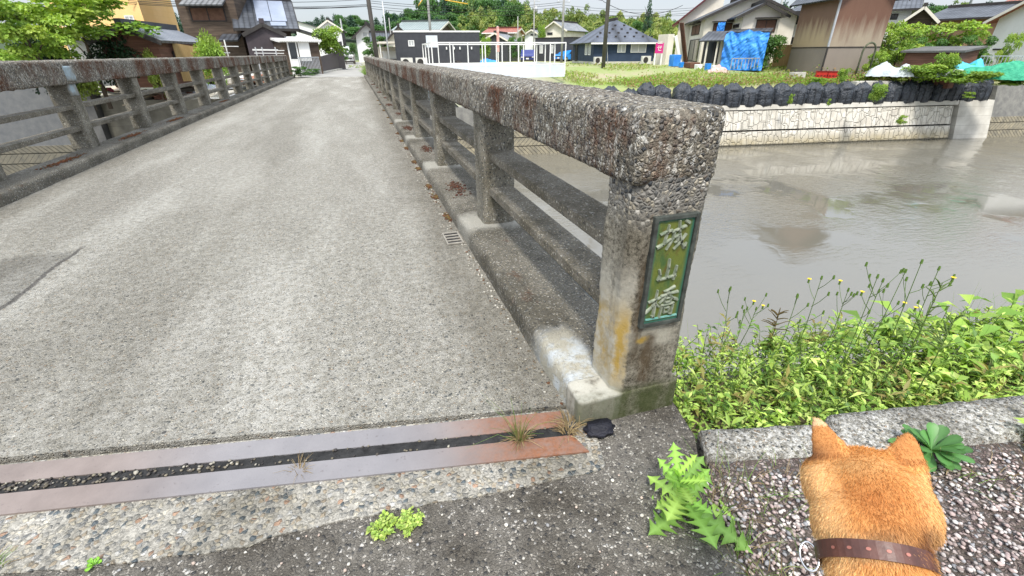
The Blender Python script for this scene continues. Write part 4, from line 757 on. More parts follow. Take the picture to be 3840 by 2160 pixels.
# seedy dock spikes
for (px, py, lab) in ((2925, 1160, 'reddish brown seed spike of a dock plant left of centre'), (3535, 1060, 'dark green seed spike with whorled side shoots at right'), (3590, 1180, 'smaller green seed spike furthest right')):
    p = at(px, py, 2.15); lb = LB(); h = p.z+.2; col = np.array((.16,.12,.05)) if px < 3000 else np.array((.13,.2,.05)); lb.tube([(0, 0, 0), (.005, 0, h*.6), (0, 0, h)], .003, .0012, col)
    for k in range(16):
        t = rng.uniform(.6, .98); a = rng.uniform(0, 6.28); e = np.array([math.cos(a)*.06*(1.15-t)*2.4, math.sin(a)*.06*(1.15-t)*2.4, h*t+.03]); lb.tube([(0, 0, h*t), e*[.6, .6, 1]-[0, 0, .008], e], .003, .0015, col*rng.uniform(.8, 1.3), 4)
    o_ = lb.build('dock_spike', LEAF); o_.location = (p.x, p.y, -.2); tag(o_, lab, 'weed')
tuft('wispy_grass', 'wispy pale grass stems sticking up through the river bank weeds', 'grass', [(1.0+.16*i, 1.0+.3*((i*7) % 5)/5, -.2, 5, .12, .30+.05*(i % 3), GRS*1.1, .45, .0011) for i in range(14)])
# ------------------------------------------------------------------ the dog
def dog():
    root = empty('dog', (.50, .12, 0)); tag(root, 'orange furred dog seen from behind, pricked ears and brown collar, looking at the river', 'dog')
    K = .62; hc = Vector((0, 0, CAMH))+ray(3262, 1835)*K
    ix, iy, iz = cR.copy(), cU.copy(), None
    vd = ray(3262, 1880).normalized(); X = Vector((cR.x, cR.y, cR.z)); X = (X-vd*X.dot(vd)).normalized(); Zi = X.cross(vd)   # image right, image up, seen at the head
    # head faces away: nose direction = horizontal part of the view direction, a little to the river
    fw = Vector((.50, .86, -.10)).normalized(); rt = X.copy(); rt = (rt-fw*rt.dot(fw)).normalized(); up = rt.cross(fw)
    hup = (Zi*.8+up*.35).normalized()
    bm = bmesh.new()
    def ell(c, r, axes=None, seg=24):
        ax = axes or (rt, fw, up); mtx = Matrix((ax[0]*r[0], ax[1]*r[1], ax[2]*r[2])).transposed().to_4x4(); mtx.translation = c; bmesh.ops.create_uvsphere(bm, u_segments=seg, v_segments=14, radius=1, matrix=mtx)
    def P(a, b, c): return hc+X*a+vd*b+Zi*c        # coordinates as seen: right, away, up
    ell(P(0, .035, -.012), (.066, .08, .060)); ell(P(-.036, .03, -.012), (.037, .06, .05)); ell(P(.033, .03, -.018), (.034, .055, .05)); ell(P(-.024, .01, -.045), (.057, .062, .052), (X, vd, Zi)); ell(P(-.006, .01, -.050), (.052, .062, .045), (X, vd, Zi)); ell(P(-.048, .03, .0), (.033, .055, .042))
    ell(P(.0, .13, -.0)-up*.03, (.034, .07, .032)); ell(P(0, .17, -.01)-up*.04, (.024, .03, .024))      # muzzle
    for s in (-1, 1):                                                                       # ears
        if s < 0: b0, tip, hw = P(-.038, .02, .016), P(-.041, .028, .105), .030
        else: b0, tip, hw = P(.046, .035, .010), P(.066, .045, .076), .030
        n = 10; rings = []
        for k in range(n+1):
            t = k/n; c = b0.lerp(tip, t); wv = hw*(1-t)**.8*(1+.35*t)+.0035; th = .010*(1-t)+.0035
            ang = [2*math.pi*j/10 for j in range(10)]; skew = X*(.010*s*(-1))*(1-t)
            rings.append([bm.verts.new(c+skew+(X*math.cos(a)*wv+Zi*(.25 if s > 0 else .15)*math.cos(a)*-s*wv)+vd*math.sin(a)*th) for a in ang])
        for k in range(n):
            for j in range(10): bm.faces.new((rings[k][j], rings[k][(j+1) % 10], rings[k+1][(j+1) % 10], rings[k+1][j]))
        bm.faces.new(rings[0][::-1]); bm.faces.new(rings[-1])
    # neck, sitting trunk, chest, haunches, legs
    nk = P(-.016, .0, -.078); ell(nk, (.060, .056, .045), (X, vd, Zi)); ell(P(-.018, .0, -.10), (.060, .056, .045), (X, vd, Zi))
    sh = P(-.008, .01, -.158); ell(sh, (.083, .065, .058), (X, vd, Zi))
    g0 = Vector((sh.x, sh.y, 0)); bw = -Vector((fw.x, fw.y, 0)).normalized(); rh = Vector((-bw.y, bw.x, 0))*-1
    ax = (rh, bw, Vector((0, 0, 1)))
    ell(g0+Vector((0, 0, .33)), (.105, .12, .13), ax); ell(g0+bw*.06+Vector((0, 0, .22)), (.11, .14, .14), ax); ell(g0+bw*.12+Vector((0, 0, .13)), (.125, .15, .12), ax)
    for s in (-1, 1):
        ell(g0+bw*.07+rh*s*.10+Vector((0, 0, .09)), (.05, .11, .085), ax); ell(g0-bw*.03+rh*s*.12+Vector((0, 0, .022)), (.03, .075, .022), ax)
        for k in range(9): t = k/8; ell(g0-bw*(.055+.01*t)+rh*s*.055+Vector((0, 0, .28-.25*t)), (.033-.01*t, .035-.01*t, .035), ax, 12)
        ell(g0-bw*.09+rh*s*.055+Vector((0, 0, .02)), (.026, .04, .02), ax, 12)
    for k in range(8): t = k/7; ell(g0+bw*(.24+.02*math.sin(t*3))+rh*.05*t+Vector((0, 0, .07+.16*t)), (.035, .035, .035), ax, 12)   # curled tail
    me = bpy.data.meshes.new('dog_src'); bm.to_mesh(me); bm.free(); ob = bpy.data.objects.new('dog_src', me); COL.objects.link(ob)
    md = ob.modifiers.new('r', 'REMESH'); md.mode = 'VOXEL'; md.voxel_size = .0038; md2 = ob.modifiers.new('s', 'SMOOTH'); md2.iterations = 7; md2.factor = .5
    dg = bpy.context.evaluated_depsgraph_get(); dg.update(); em = ob.evaluated_get(dg).to_mesh()
    n = len(em.vertices); V = np.zeros(n*3); em.vertices.foreach_get('co', V); V = V.reshape(-1, 3); NR = np.zeros(n*3); em.vertices.foreach_get('normal', NR); NR = NR.reshape(-1, 3)
    polys = [list(p.vertices) for p in em.polygons]; body = bpy.data.meshes.new('body'); body.from_pydata(V.tolist(), [], polys); ob.evaluated_get(dg).to_mesh_clear(); bpy.data.objects.remove(ob)
    # coat colours by place on the body (view-space coordinates of the rest pose are only used as body coordinates)
    Xn, vn, Zn, hn = map(np.array, (X, vd, Zi, hc))
    def coat(Pt):
        q = Pt-hn; a = q@Xn; b_ = q@vn; c = q@Zn
        base = np.tile([.68,.345,.11], (len(Pt), 1)); nz = np.array([noise.noise(Vector(p)*80)*.35+noise.noise(Vector(p)*22)*.7 for p in Pt])
        def mixc(f, col): nonlocal base; f = np.clip(f, 0, 1)[:, None]; base = base*(1-f)+np.array(col)*f
        mixc(.9*np.exp(-((a-.006)/.045)**2-((c+.008)/.05)**2)+nz*.45, (.40,.145,.034))
        mixc(.9*np.exp(-((a-.04)/.05)**2-((c+.062)/.018)**2)*(1+nz), (.16,.06,.02))
        mixc(.75*np.clip((-a-.025)/.03, 0, 1)*(c < .035), (.85,.56,.27)); mixc(.6*np.clip((a-.04)/.02, 0, 1)*(c < .02), (.78,.48,.21))
        mixc(.85*np.exp(-((c+.068)/.012)**2)*(np.clip((.03-a)/.04, 0, 1)), (.66,.47,.26))
        mixc(.5*np.exp(-((a+.01)/.05)**2-((c-.03)/.012)**2), (.58,.36,.15))
        ear = ((c > .042) & (a < -.02)) | ((c > .03) & (a > .04)); rim = np.exp(-((a+.075)/.010)**2)*(c > .04)+(c > .09)
        mixc(.65*ear, (.40,.15,.04)); mixc(.7*rim*ear, (.72,.50,.30))
        mixc(.7*np.exp(-((c-.05)/.012)**2-((a+.055)/.02)**2), (.13,.045,.015))
        mixc(.55*np.clip((-c-.125)/.02, 0, 1)*np.clip((-.02-a)/.03, 0, 1), (.80,.62,.38)); mixc(.45*np.clip((-c-.135)/.02, 0, 1)*np.clip((a+.0)/.05, 0, 1), (.36,.15,.045))
        mixc(np.clip((nz-.25)*.9, 0, .5), (.62,.36,.13)); return base
    a_ = body.color_attributes.new('Col', 'FLOAT_COLOR', 'POINT'); cb = np.ones((n, 4), np.float32); cb[:, :3] = coat(V)*.9; a_.data.foreach_set('color', cb.ravel())
    m, t, b = newmat('dog_skin'); g = G(t); a = g.n('VertexColor'); a.layer_name = 'Col'; g.L(a.outputs[0], b.inputs['Base Color']); b.inputs['Roughness'].default_value = .9
    bo = fin('body', body, m, root, True); rel(bo)
    # fur: thin tapered strands, lying back along the neck
    tri = np.array([[p[0], p[1], p[2]] for p in polys]+[[p[0], p[2], p[3]] for p in polys if len(p) == 4]); A_, B_, C_ = V[tri[:, 0]], V[tri[:, 1]], V[tri[:, 2]]
    ar = np.linalg.norm(np.cross(B_-A_, C_-A_), axis=1); cen = (A_+B_+C_)/3; c_ = (cen-hn)@Zn; wgt = ar*np.where(c_ > -.26, 1, .12); wgt /= wgt.sum(); N = 150000
    ti = rng.choice(len(tri), N, p=wgt); u = rng.random((N, 2)); fl = u.sum(1) > 1; u[fl] = 1-u[fl]; S = A_[ti]+(B_[ti]-A_[ti])*u[:, :1]+(C_[ti]-A_[ti])*u[:, 1:]; NN = NR[tri[ti, 0]]
    q = S-hn; aa = q@Xn; cc = q@Zn; flow = np.tile(-Zn*.9, (N, 1))+Xn*np.clip(aa/.09, -1, 1)[:, None]*.5; ear = ((cc > .052) & (aa < -.02)) | ((cc > .04) & (aa > .048)); flow[ear] = Zn*.8
    flow = flow-NN*(flow*NN).sum(1)[:, None]; D_ = NN*.42+flow+rng.normal(0, .22, (N, 3)); D_ /= np.linalg.norm(D_, axis=1)[:, None]
    Ln = rng.uniform(.0035, .0075, N)*np.where(cc < -.05, 1.5, 1)*np.where(ear, .5, 1); sd2 = np.cross(D_, NN+rng.normal(0, .4, (N, 3))); sd2 /= np.linalg.norm(sd2, axis=1)[:, None]; wv = np.where(ear, .0002, .00026)[:, None]
    mid = S+D_*Ln[:, None]*.55; tip = S+D_*Ln[:, None]-NN*(Ln[:, None]*.12); FV = np.stack([S-sd2*wv, S+sd2*wv, mid+sd2*wv*.7, mid-sd2*wv*.7, tip+sd2*wv*.1, tip-sd2*wv*.1], 1).reshape(-1, 3)
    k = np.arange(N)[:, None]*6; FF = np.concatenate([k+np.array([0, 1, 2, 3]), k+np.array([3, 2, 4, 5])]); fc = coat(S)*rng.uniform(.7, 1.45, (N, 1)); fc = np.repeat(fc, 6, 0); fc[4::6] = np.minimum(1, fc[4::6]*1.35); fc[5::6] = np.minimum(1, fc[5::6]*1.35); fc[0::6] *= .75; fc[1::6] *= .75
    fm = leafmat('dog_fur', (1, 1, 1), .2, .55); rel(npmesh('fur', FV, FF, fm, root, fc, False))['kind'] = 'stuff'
    # collar
    mb = MB(); cc_ = P(-.020, .0, -.0835); n = 48; prof = [(-.0105, .0), (-.0105, .0035), (.0105, .0035), (.0105, .0)]; vs = []
    tilt = (Zi*1.0+X*.06+vd*.25).normalized(); e1 = (X-tilt*X.dot(tilt)).normalized(); e2 = tilt.cross(e1)
    for k in range(n):
        a = 2*math.pi*k/n; rad = e1*math.cos(a)*.0610+e2*math.sin(a)*.0610; rn = rad.normalized()
        for (h_, o_) in prof: vs.append(cc_+rad+rn*o_+tilt*h_)
    fs = [(k*4+j, ((k+1) % n)*4+j, ((k+1) % n)*4+(j+1) % 4, k*4+(j+1) % 4) for k in range(n) for j in range(4)]; mb.add(vs, fs)
    cl = mb.build('collar', pm('brown_leather', (.055,.02,.014), (.10,.038,.026), 40, .38, .3, 160, .001, spec=.5), root, smooth=False); rel(cl)
    for k in range(5):
        a = math.pi*1.5+(-.62+k*.31) if e2.dot(vd) > 0 else math.pi*.5-(-.62+k*.31); rad = e1*math.cos(a)*.0610+e2*math.sin(a)*.0610; rn = rad.normalized(); c = cc_+rad+rn*.0036; tg = tilt.cross(rn).normalized(); mb = MB()
        mb.add([c+(tg*math.cos(t)*.0028+tilt*math.sin(t)*.0020)+rn*.0006 for t in [math.pi*j/5 for j in range(10)]], [tuple(range(10))]); h_ = mb.build('collar_hole', pm('pink_leather_edge', (.26,.10,.075), (.34,.14,.11), 20, .5, 0), cl)
    mb = MB(); c = cc_-e1*.071-e2*(.01 if e2.dot(vd) > 0 else -.01); pts = [c+e1*math.cos(t)*.011-tilt*(.007+math.sin(t)*.018) for t in [2*math.pi*j/18 for j in range(19)]]; mb.tube(pts, .0018, 8); rg = mb.build('lead_ring', M['chrome'], cl, True)
dog()
# ------------------------------------------------------------------ row of black bags
def bag_mesh(seed):
    r_ = random.Random(seed); bm = bmesh.new(); nu, nv = 34, 24; V = []; wx, wy, h = .57, .50, 1.45*r_.uniform(.9, 1.08); off = Vector((seed*7.3, seed*3.1, 0))
    for j in range(nv+1):
        t = j/nv
        k = (math.sin(min(1, t/.12)*math.pi/2)**.6)*.97 if t < .12 else (.90+.13*math.sin(math.pi*t/.8) if t < .78 else .90+.13*math.sin(math.pi*.975)-.66*((t-.78)/.22)**1.2)
        for i in range(nu):
            a = 2*math.pi*i/nu; ca, sa = math.cos(a), math.sin(a); e = .72; x = wx*k*math.copysign(abs(ca)**e, ca); y = wy*k*math.copysign(abs(sa)**e, sa); z = h*t
            p = Vector((x, y, z)); wr = noise.noise(Vector((x*3, y*3, z*7))+off)*.04+noise.noise(Vector((a*2.4, z*1.2, 3))+off)*.045*(.3+t)+.07*(.4+t)*abs(noise.noise(Vector((a*4+z*3, z*5-a, 5))+off))
            if t > .66: wr += .11*noise.noise(Vector((a*5, z*6, 9))+off); z += .17*noise.noise(Vector((a*4, 2, t*3))+off)*(t-.5)*2
            V.append(bm.verts.new((x+ca*wr, y+sa*wr, z+.03*noise.noise(p*6+off))))
    for j in range(nv):
        for i in range(nu): bm.faces.new((V[j*nu+i], V[j*nu+(i+1) % nu], V[(j+1)*nu+(i+1) % nu], V[(j+1)*nu+i]))
    bm.faces.new(V[:nu][::-1]); c = bm.verts.new((0, 0, h*.93)); L = V[nv*nu:]
    for i in range(nu): bm.faces.new((L[i], L[(i+1) % nu], c))
    me = bpy.data.meshes.new('sack'); bm.to_mesh(me); bm.free(); me.materials.append(M['bag']); me.polygons.foreach_set('use_smooth', np.ones(len(me.polygons), bool)); return me
BAGM = [bag_mesh(i) for i in range(7)]
strapm = pm('black_strap', (.02,.02,.022), (.035,.035,.04), 5, .6, .2)
def strap_mesh():
    mb = MB()
    for s in (-.24, .24): mb.tube([(s, -.50, .15), (s, -.525, .5), (s*1.05, -.50, .85), (s*.7, -.35, 1.08), (0, -.05, 1.22)], .022, 5)
    me = bpy.data.meshes.new('strap'); me.from_pydata(mb.v, [], mb.f); me.materials.append(strapm); return me
STRAP = strap_mesh()
NB = 25; nth = 'first second third fourth fifth sixth seventh eighth ninth tenth eleventh twelfth thirteenth fourteenth fifteenth sixteenth seventeenth eighteenth nineteenth twentieth'.split()
for i in range(NB):
    x = 41.4-i*1.15; y = bank(x)+.90+rng.uniform(-.05, .08); z = -2.2
    o = empty('sandbag', (x, y, z), -.16+rng.uniform(-.15, .15)); sc_x = rng.uniform(.92, 1.04)
    me = BAGM[i % 7]; sk = bpy.data.objects.new('sack', me); COL.objects.link(sk); sk.parent = o; sk.scale = (sc_x, 1, rng.uniform(.92, 1.06)+(.12 if i < 5 else 0)); sk.rotation_euler = (rng.uniform(-.06, .02), rng.uniform(-.14, .14), 0)
    st_ = bpy.data.objects.new('strap', STRAP); COL.objects.link(st_); st_.parent = o; st_.scale = sk.scale
    where = f'{nth[i]} from the right end of the row' if i < 20 else f'{nth[NB-1-i]} from the left end of the row'
    tag(o, f'black sandbag sack on the river wall, {where}', 'sandbag', 'black bags lined up on the river wall')
# ------------------------------------------------------------------ trees and bushes
def crown_mesh(name, kind, seed, n, L, pal, wr=.42):
    'leaf crown in a unit box: x,y -.5...5, z 0..1'
    r = np.random.default_rng(seed); lobes = []
    if kind == 'round':
        for i in range(16): a = r.uniform(0, 6.28); q = r.uniform(0, .32); z = r.uniform(.25, .85); lobes.append((q*math.cos(a), q*math.sin(a), z, r.uniform(.13, .24)*(1.15-abs(z-.5))))
    elif kind == 'cone':
        for i in range(26): z = (i+.5)/26; q = .40*(1-z)**.8; a = i*2.4; lobes.append((q*.55*math.cos(a), q*.55*math.sin(a), z*.95+.02, .06+.20*(1-z)))
    elif kind == 'bamboo':
        for i in range(24): a = r.uniform(0, 6.28); q = r.uniform(.05, .42); z = r.uniform(.12, .97-.5*q); lobes.append((q*math.cos(a), q*math.sin(a), z, r.uniform(.07, .15)))
    elif kind == 'spread':
        for i in range(26): a = r.uniform(0, 6.28); q = r.uniform(.1, .42); z = r.uniform(.12, .92); lobes.append((q*math.cos(a), q*math.sin(a), z*(1-.25*q), r.uniform(.08, .17)))
    elif kind == 'dome':
        for i in range(22): a = r.uniform(0, 6.28); q = r.uniform(0, .36); z = .86*math.sqrt(max(.02, 1-(q/.42)**2)); lobes.append((q*math.cos(a), q*math.sin(a), z*r.uniform(.4, 1), r.uniform(.14, .2)))
    lobes = np.array(lobes); wgt = lobes[:, 3]**2; wgt /= wgt.sum(); li = r.choice(len(lobes), n, p=wgt); d = r.normal(size=(n, 3)); d /= np.linalg.norm(d, axis=1)[:, None]; d[:, 2] = np.where(r.random(n) < .7, np.abs(d[:, 2]), d[:, 2])
    rad = lobes[li, 3]*r.uniform(.65, 1.12, n); flat = .6 if kind in ('spread', 'maple') else .85; P = lobes[li, :3]+d*rad[:, None]*np.array([1, 1, flat])
    A = d*.5+r.normal(0, .7, (n, 3))+np.array([0, 0, -.15]); Nn = d+r.normal(0, .35, (n, 3))+np.array([0, 0, .5]); pal = np.array(pal)
    lobcol = pal[r.integers(0, len(pal), len(lobes))]*r.uniform(.75, 1.25, (len(lobes), 1)); c = lobcol[li]*.6+pal[r.integers(0, len(pal), n)]*.4; c *= r.uniform(.75, 1.3, (n, 1))
    global rng; V, Fq, cc = leaves(P, A, Nn, L*r.uniform(.6, 1.3, n), L*wr*r.uniform(.7, 1.2, n), c, .1)
    me = npmesh(name, V, Fq, LEAF, None, cc, True); dm = me.data; bpy.data.objects.remove(me); return dm
def trunk_mesh(name, n=6, forks=7, seed=1):
    r = random.Random(seed); mb = MB(); mb.tube([(0, 0, -.02), (.01, 0, .3), (-.01, .01, .6), (0, 0, .85)], [.035, .028, .018, .006], 7)
    for i in range(forks): a = i*2.4; z = .22+.5*i/forks; mb.tube([(0, 0, z), (.14*math.cos(a), .14*math.sin(a), z+.12), (.30*math.cos(a), .30*math.sin(a), z+.2)], [.013, .008, .003], 5)
    me = bpy.data.meshes.new(name); me.from_pydata(mb.v, [], mb.f); me.materials.append(M['bark']); return me
PG = {'maple': [(.20,.34,.05), (.30,.44,.07), (.12,.24,.035), (.38,.48,.09)], 'dark': [(.02,.05,.022), (.03,.075,.03), (.015,.035,.018)], 'mid': [(.08,.18,.045), (.13,.25,.06), (.05,.12,.035)], 'bamboo': [(.30,.38,.10), (.22,.32,.08), (.40,.44,.15), (.13,.21,.06)], 'cedar': [(.045,.10,.055), (.065,.14,.07), (.035,.075,.045)], 'lime': [(.22,.36,.05), (.30,.42,.07), (.15,.27,.04)], 'hedge': [(.25,.30,.05), (.17,.24,.04)]}
CM = {'maple': crown_mesh('crown', 'spread', 1, 6500, .042, PG['maple']), 'dark': crown_mesh('crown', 'round', 2, 5000, .045, PG['dark']), 'round': crown_mesh('crown', 'round', 3, 4500, .045, PG['mid']), 'round2': crown_mesh('crown', 'spread', 4, 4500, .045, PG['mid']),
      'bamboo': crown_mesh('crown', 'bamboo', 5, 3200, .05, PG['bamboo']), 'bamboo2': crown_mesh('crown', 'bamboo', 6, 3200, .05, PG['bamboo']), 'cedar': crown_mesh('crown', 'cone', 7, 2600, .055, PG['cedar']), 'willow': crown_mesh('crown', 'dome', 8, 4500, .06, PG['lime'], .2),
      'lime': crown_mesh('crown', 'round', 9, 3500, .06, PG['lime']), 'hedge': crown_mesh('crown', 'dome', 10, 3000, .05, PG['hedge']), 'leafy': crown_mesh('crown', 'spread', 11, 4500, .045, PG['maple'])}
TM = [trunk_mesh('trunk', seed=1), trunk_mesh('trunk', forks=9, seed=2)]
def tree(name, label, kind, x, y, z, h, wd, cat='tree', group=None, z0=.12, rz=None):
    root = empty(name, (x, y, z), rng.uniform(0, 6.28) if rz is None else rz); tag(root, label, cat, group)
    c = bpy.data.objects.new('crown', CM[kind]); COL.objects.link(c); c.parent = root; c.location = (0, 0, h*z0); c.scale = (wd, wd, h*(1-z0))
    t_ = bpy.data.objects.new('trunk', TM[int(x*7) % 2]); COL.objects.link(t_); t_.parent = root; t_.scale = ((h*.5, h*.5, h) if cat == 'tree' else (h*.25, h*.25, h*.6)); return root
def tree_at(name, label, kind, px, ytop, dist, wpx, base=None, **k):
    'px: column, ytop: top row, wpx: width in photo pixels, at a real distance'
    p = at(px, ytop, dist); zb = gh(p.x, p.y) if base is None else base; dpt = (Vector(p)-Vector((0, 0, CAMH))).dot(cF); return tree(name, label, kind, p.x, p.y, zb, p.z-zb, wpx*dpt/FPX, **k)
# ------------------------------------------------------------------ houses
def uvme(o, us, vs_): pass
def roofpanel(name, quads, mat, parent, th=.10):
    'quads: list of 4 corner points (eave-left, eave-right, ridge-right, ridge-left); slab with UVs in metres'
    V = []; Fc = []; UV = []
    for q in quads:
        q = [Vector(p) for p in q]; nrm = (q[1]-q[0]).cross(q[3]-q[0]).normalized(); nrm = nrm if nrm.z > 0 else -nrm; b_ = len(V); V += [tuple(p) for p in q]+[tuple(p-nrm*th) for p in q]
        ud = (q[1]-q[0]).normalized(); vd_ = nrm.cross(ud); uv = [((p-q[0]).dot(ud), (p-q[0]).dot(vd_)) for p in q]*2
        fs = [(0,1,2,3),(7,6,5,4),(0,4,5,1),(1,5,6,2),(2,6,7,3),(3,7,4,0)]
        for f in fs:
            if len(set(V[b_+i] for i in f)) < 3: continue
            Fc.append([b_+i for i in f]); UV.append([uv[i] for i in f])
    me = bpy.data.meshes.new(name); me.from_pydata(V, [], Fc); ul = me.uv_layers.new(name='UVMap'); k = 0
    for f in UV:
        for u in f: ul.data[k].uv = u; k += 1
    return fin(name, me, mat, parent)
def window(parent, face, W_, D_, u0, u1, z0, z1, kind='glass', nm='window', awn=False):
    'face f: v=0 plane, r: u=W plane, l: u=0 plane. kind glass|curtain|shutter|door'
    fr = MB(); pn = MB(); t = .06; o_ = -.05; fm = {'glass': M['fascia'], 'curtain': M['white'], 'shutter': M['fascia'], 'whiteglass': M['white'], 'door': M['fascia']}[kind]; gm = {'glass': M['glass'], 'curtain': M['curtain'], 'whiteglass': M['curtain'], 'shutter': M['shutter'], 'door': M['glass']}[kind]
    def B(mb, a, b, c, d, y0, y1):
        if face == 'f': mb.box(a, b, y0, y1, c, d)
        elif face == 'r': mb.box(W_-y1, W_-y0, a, b, c, d)
        elif face == 'l': mb.box(y0, y1, a, b, c, d)
    B(fr, u0, u0+t, z0, z1, o_, .02); B(fr, u1-t, u1, z0, z1, o_, .02); B(fr, u0+t, u1-t, z0, z0+t, o_, .02); B(fr, u0+t, u1-t, z1-t, z1, o_, .02); um = (u0+u1)/2; B(fr, um-.025, um+.025, z0+t, z1-t, o_+.01, .015)
    if awn: B(fr, u0-.15, u1+.15, z1+.08, z1+.14, -.45, .02)
    f = fr.build(nm, fm, parent); B(pn, u0+t, u1-t, z0+t, z1-t, -.012, .012); pn.build('pane', gm, f); return f
def house(name, label, A, Bp, depth, z0, ze, zr, roof, wall, rmat, wins=(), over=.45, cat='house', group=None, th=.12, soft=True):
    A = Vector(A); Bp = Vector(Bp); d = Bp-A; W_ = d.length; rz = math.atan2(d.y, d.x); root = empty(name, (A.x, A.y, z0), rz); tag(root, label, cat, group); H = ze-z0; HR = zr-z0
    mb = MB(); D_ = depth
    if roof == 'gy':   # gable faces the front
        mb.prism([(0, -.3), (W_, -.3), (W_, H), (W_/2, HR-.05), (0, H)], 1, 0, D_)
    elif roof == 'gx': mb.prism([(0, -.3), (D_, -.3), (D_, H), (D_/2, HR-.05), (0, H)], 0, 0, W_)
    elif roof == 'shedx': mb.prism([(0, -.3), (D_, -.3), (D_, HR-.02), (0, H)], 0, 0, W_)
    elif roof == 'shedy': mb.prism([(0, -.3), (W_, -.3), (W_, HR-.02), (0, H)], 1, 0, D_)
    else: mb.box(0, W_, 0, D_, -.3, H)
    mb.build('wall', wall, root); o_ = over; Q = []
    if roof == 'gy':
        s = (HR-H)/(W_/2); Q = [[(-o_, -o_, H-s*o_), (-o_, D_+o_, H-s*o_), (W_/2, D_+o_, HR), (W_/2, -o_, HR)], [(W_+o_, -o_, H-s*o_), (W_+o_, D_+o_, H-s*o_), (W_/2, D_+o_, HR), (W_/2, -o_, HR)]]; rd = ((W_/2, -o_, HR), (W_/2, D_+o_, HR))
    elif roof == 'gx':
        s = (HR-H)/(D_/2); Q = [[(-o_, -o_, H-s*o_), (W_+o_, -o_, H-s*o_), (W_+o_, D_/2, HR), (-o_, D_/2, HR)], [(-o_, D_+o_, H-s*o_), (W_+o_, D_+o_, H-s*o_), (W_+o_, D_/2, HR), (-o_, D_/2, HR)]]; rd = ((-o_, D_/2, HR), (W_+o_, D_/2, HR))
    elif roof == 'hip':
        m_ = min(W_, D_)/2; e = H-(HR-H)/m_*o_
        if W_ >= D_: r0, r1 = (m_, D_/2, HR), (W_-m_, D_/2, HR)
        else: r0, r1 = (W_/2, m_, HR), (W_/2, D_-m_, HR)
        c = [(-o_, -o_, e), (W_+o_, -o_, e), (W_+o_, D_+o_, e), (-o_, D_+o_, e)]
        Q = [[c[0], c[1], r1, r0], [c[2], c[3], r0, r1], [c[1], c[2], r1, r1], [c[3], c[0], r0, r0]] if W_ >= D_ else [[c[0], c[1], r0, r0], [c[2], c[3], r1, r1], [c[1], c[2], r1, r0], [c[3], c[0], r0, r1]]; rd = (r0, (r1[0]+.001, r1[1]+.001, r1[2]))
    elif roof == 'shedx': s = (HR-H)/D_; Q = [[(-o_, -o_, H-s*o_+th), (W_+o_, -o_, H-s*o_+th), (W_+o_, D_+o_, HR+s*o_+th), (-o_, D_+o_, HR+s*o_+th)]]; rd = None
    elif roof == 'shedy': s = (HR-H)/W_; Q = [[(-o_, -o_, H-s*o_+th), (-o_, D_+o_, H-s*o_+th), (W_+o_, D_+o_, HR+s*o_+th), (W_+o_, -o_, HR+s*o_+th)]]; rd = None
    else: Q = [[(-.05, -.05, H+.12), (W_+.05, -.05, H+.12), (W_+.05, D_+.05, H+.12), (-.05, D_+.05, H+.12)]]; rd = None
    rf = roofpanel('roof', Q, rmat, root, th)
    if rd and (Vector(rd[1])-Vector(rd[0])).length > .3:
        rb = MB(); rb.bar(Vector(rd[0])+Vector((0, 0, .08)), Vector(rd[1])+Vector((0, 0, .08)), .28, .26); rb.build('ridge', M['fascia'] if rmat in (M['tile'], M['tile2'], M['slateroof']) else rmat, rf)
    if roof in ('gx', 'hip'):
        gt = MB(); e = H-((HR-H)/(D_/2 if roof == 'gx' else min(W_, D_)/2))*o_; gt.box(-o_, W_+o_, -o_-.10, -o_, e-.16, e-.02); gt.build('gutter', M['white'] if soft else M['fascia'], rf)
    if roof in ('gy', 'gx'):
        s = (HR-H)/((W_ if roof == 'gy' else D_)/2)
        for a in (0, 1):
            vb = MB()
            for sd_ in (-1, 1):
                if roof == 'gy': y = -o_-.03 if a == 0 else D_+o_; vb.bar((W_/2+sd_*(W_/2+o_), y, H-s*o_-.12), (W_/2, y, HR-.12), .05, .2)
                else: x = -o_-.0 if a == 0 else W_+o_+.03; vb.bar((x, D_/2+sd_*(D_/2+o_), H-s*o_-.12), (x, D_/2, HR-.12), .05, .2)
            vb.build('bargeboard', M['fascia'] if not soft else M['cream'], rf)
    for wn in wins:
        f, u0, u1, a, b = wn[:5]; k = wn[5] if len(wn) > 5 else 'glass'; E_ = W_ if f == 'f' else D_; window(root, f, W_, D_, u0*E_, u1*E_, a, b, k, 'door' if k == 'door' else 'window', len(wn) > 6)
    return root, W_, D_, H, HR
def zat(px, py, d): return at(px, py, d).z
def corner_house(pxl, pxc, pxr, d, depth):
    'ground plan from three bearings: far left corner, near corner, right corner; returns A, B for a house of that depth'
    C_ = Vector(gp(pxc, 240, d)); tl, tr_ = [(lambda q: q[0]/q[1])(gp(p, 240, d)) for p in (pxl, pxr)]; best = None
    for i in range(0, 700):
        th = R(i*.1); D_ = Vector((math.sin(th), math.cos(th))); E_ = Vector((math.cos(th), -math.sin(th))); den = D_.x-tl*D_.y
        if abs(den) < 1e-6: continue
        L = (tl*C_.y-C_.x)/den
        if L <= 0: continue
        W_ = (tr_*C_.y-C_.x)/(E_.x-tr_*E_.y)
        if best is None or abs(L-depth) < best[0]: best = (abs(L-depth), C_, C_+E_*W_)
    return best[1], best[2]
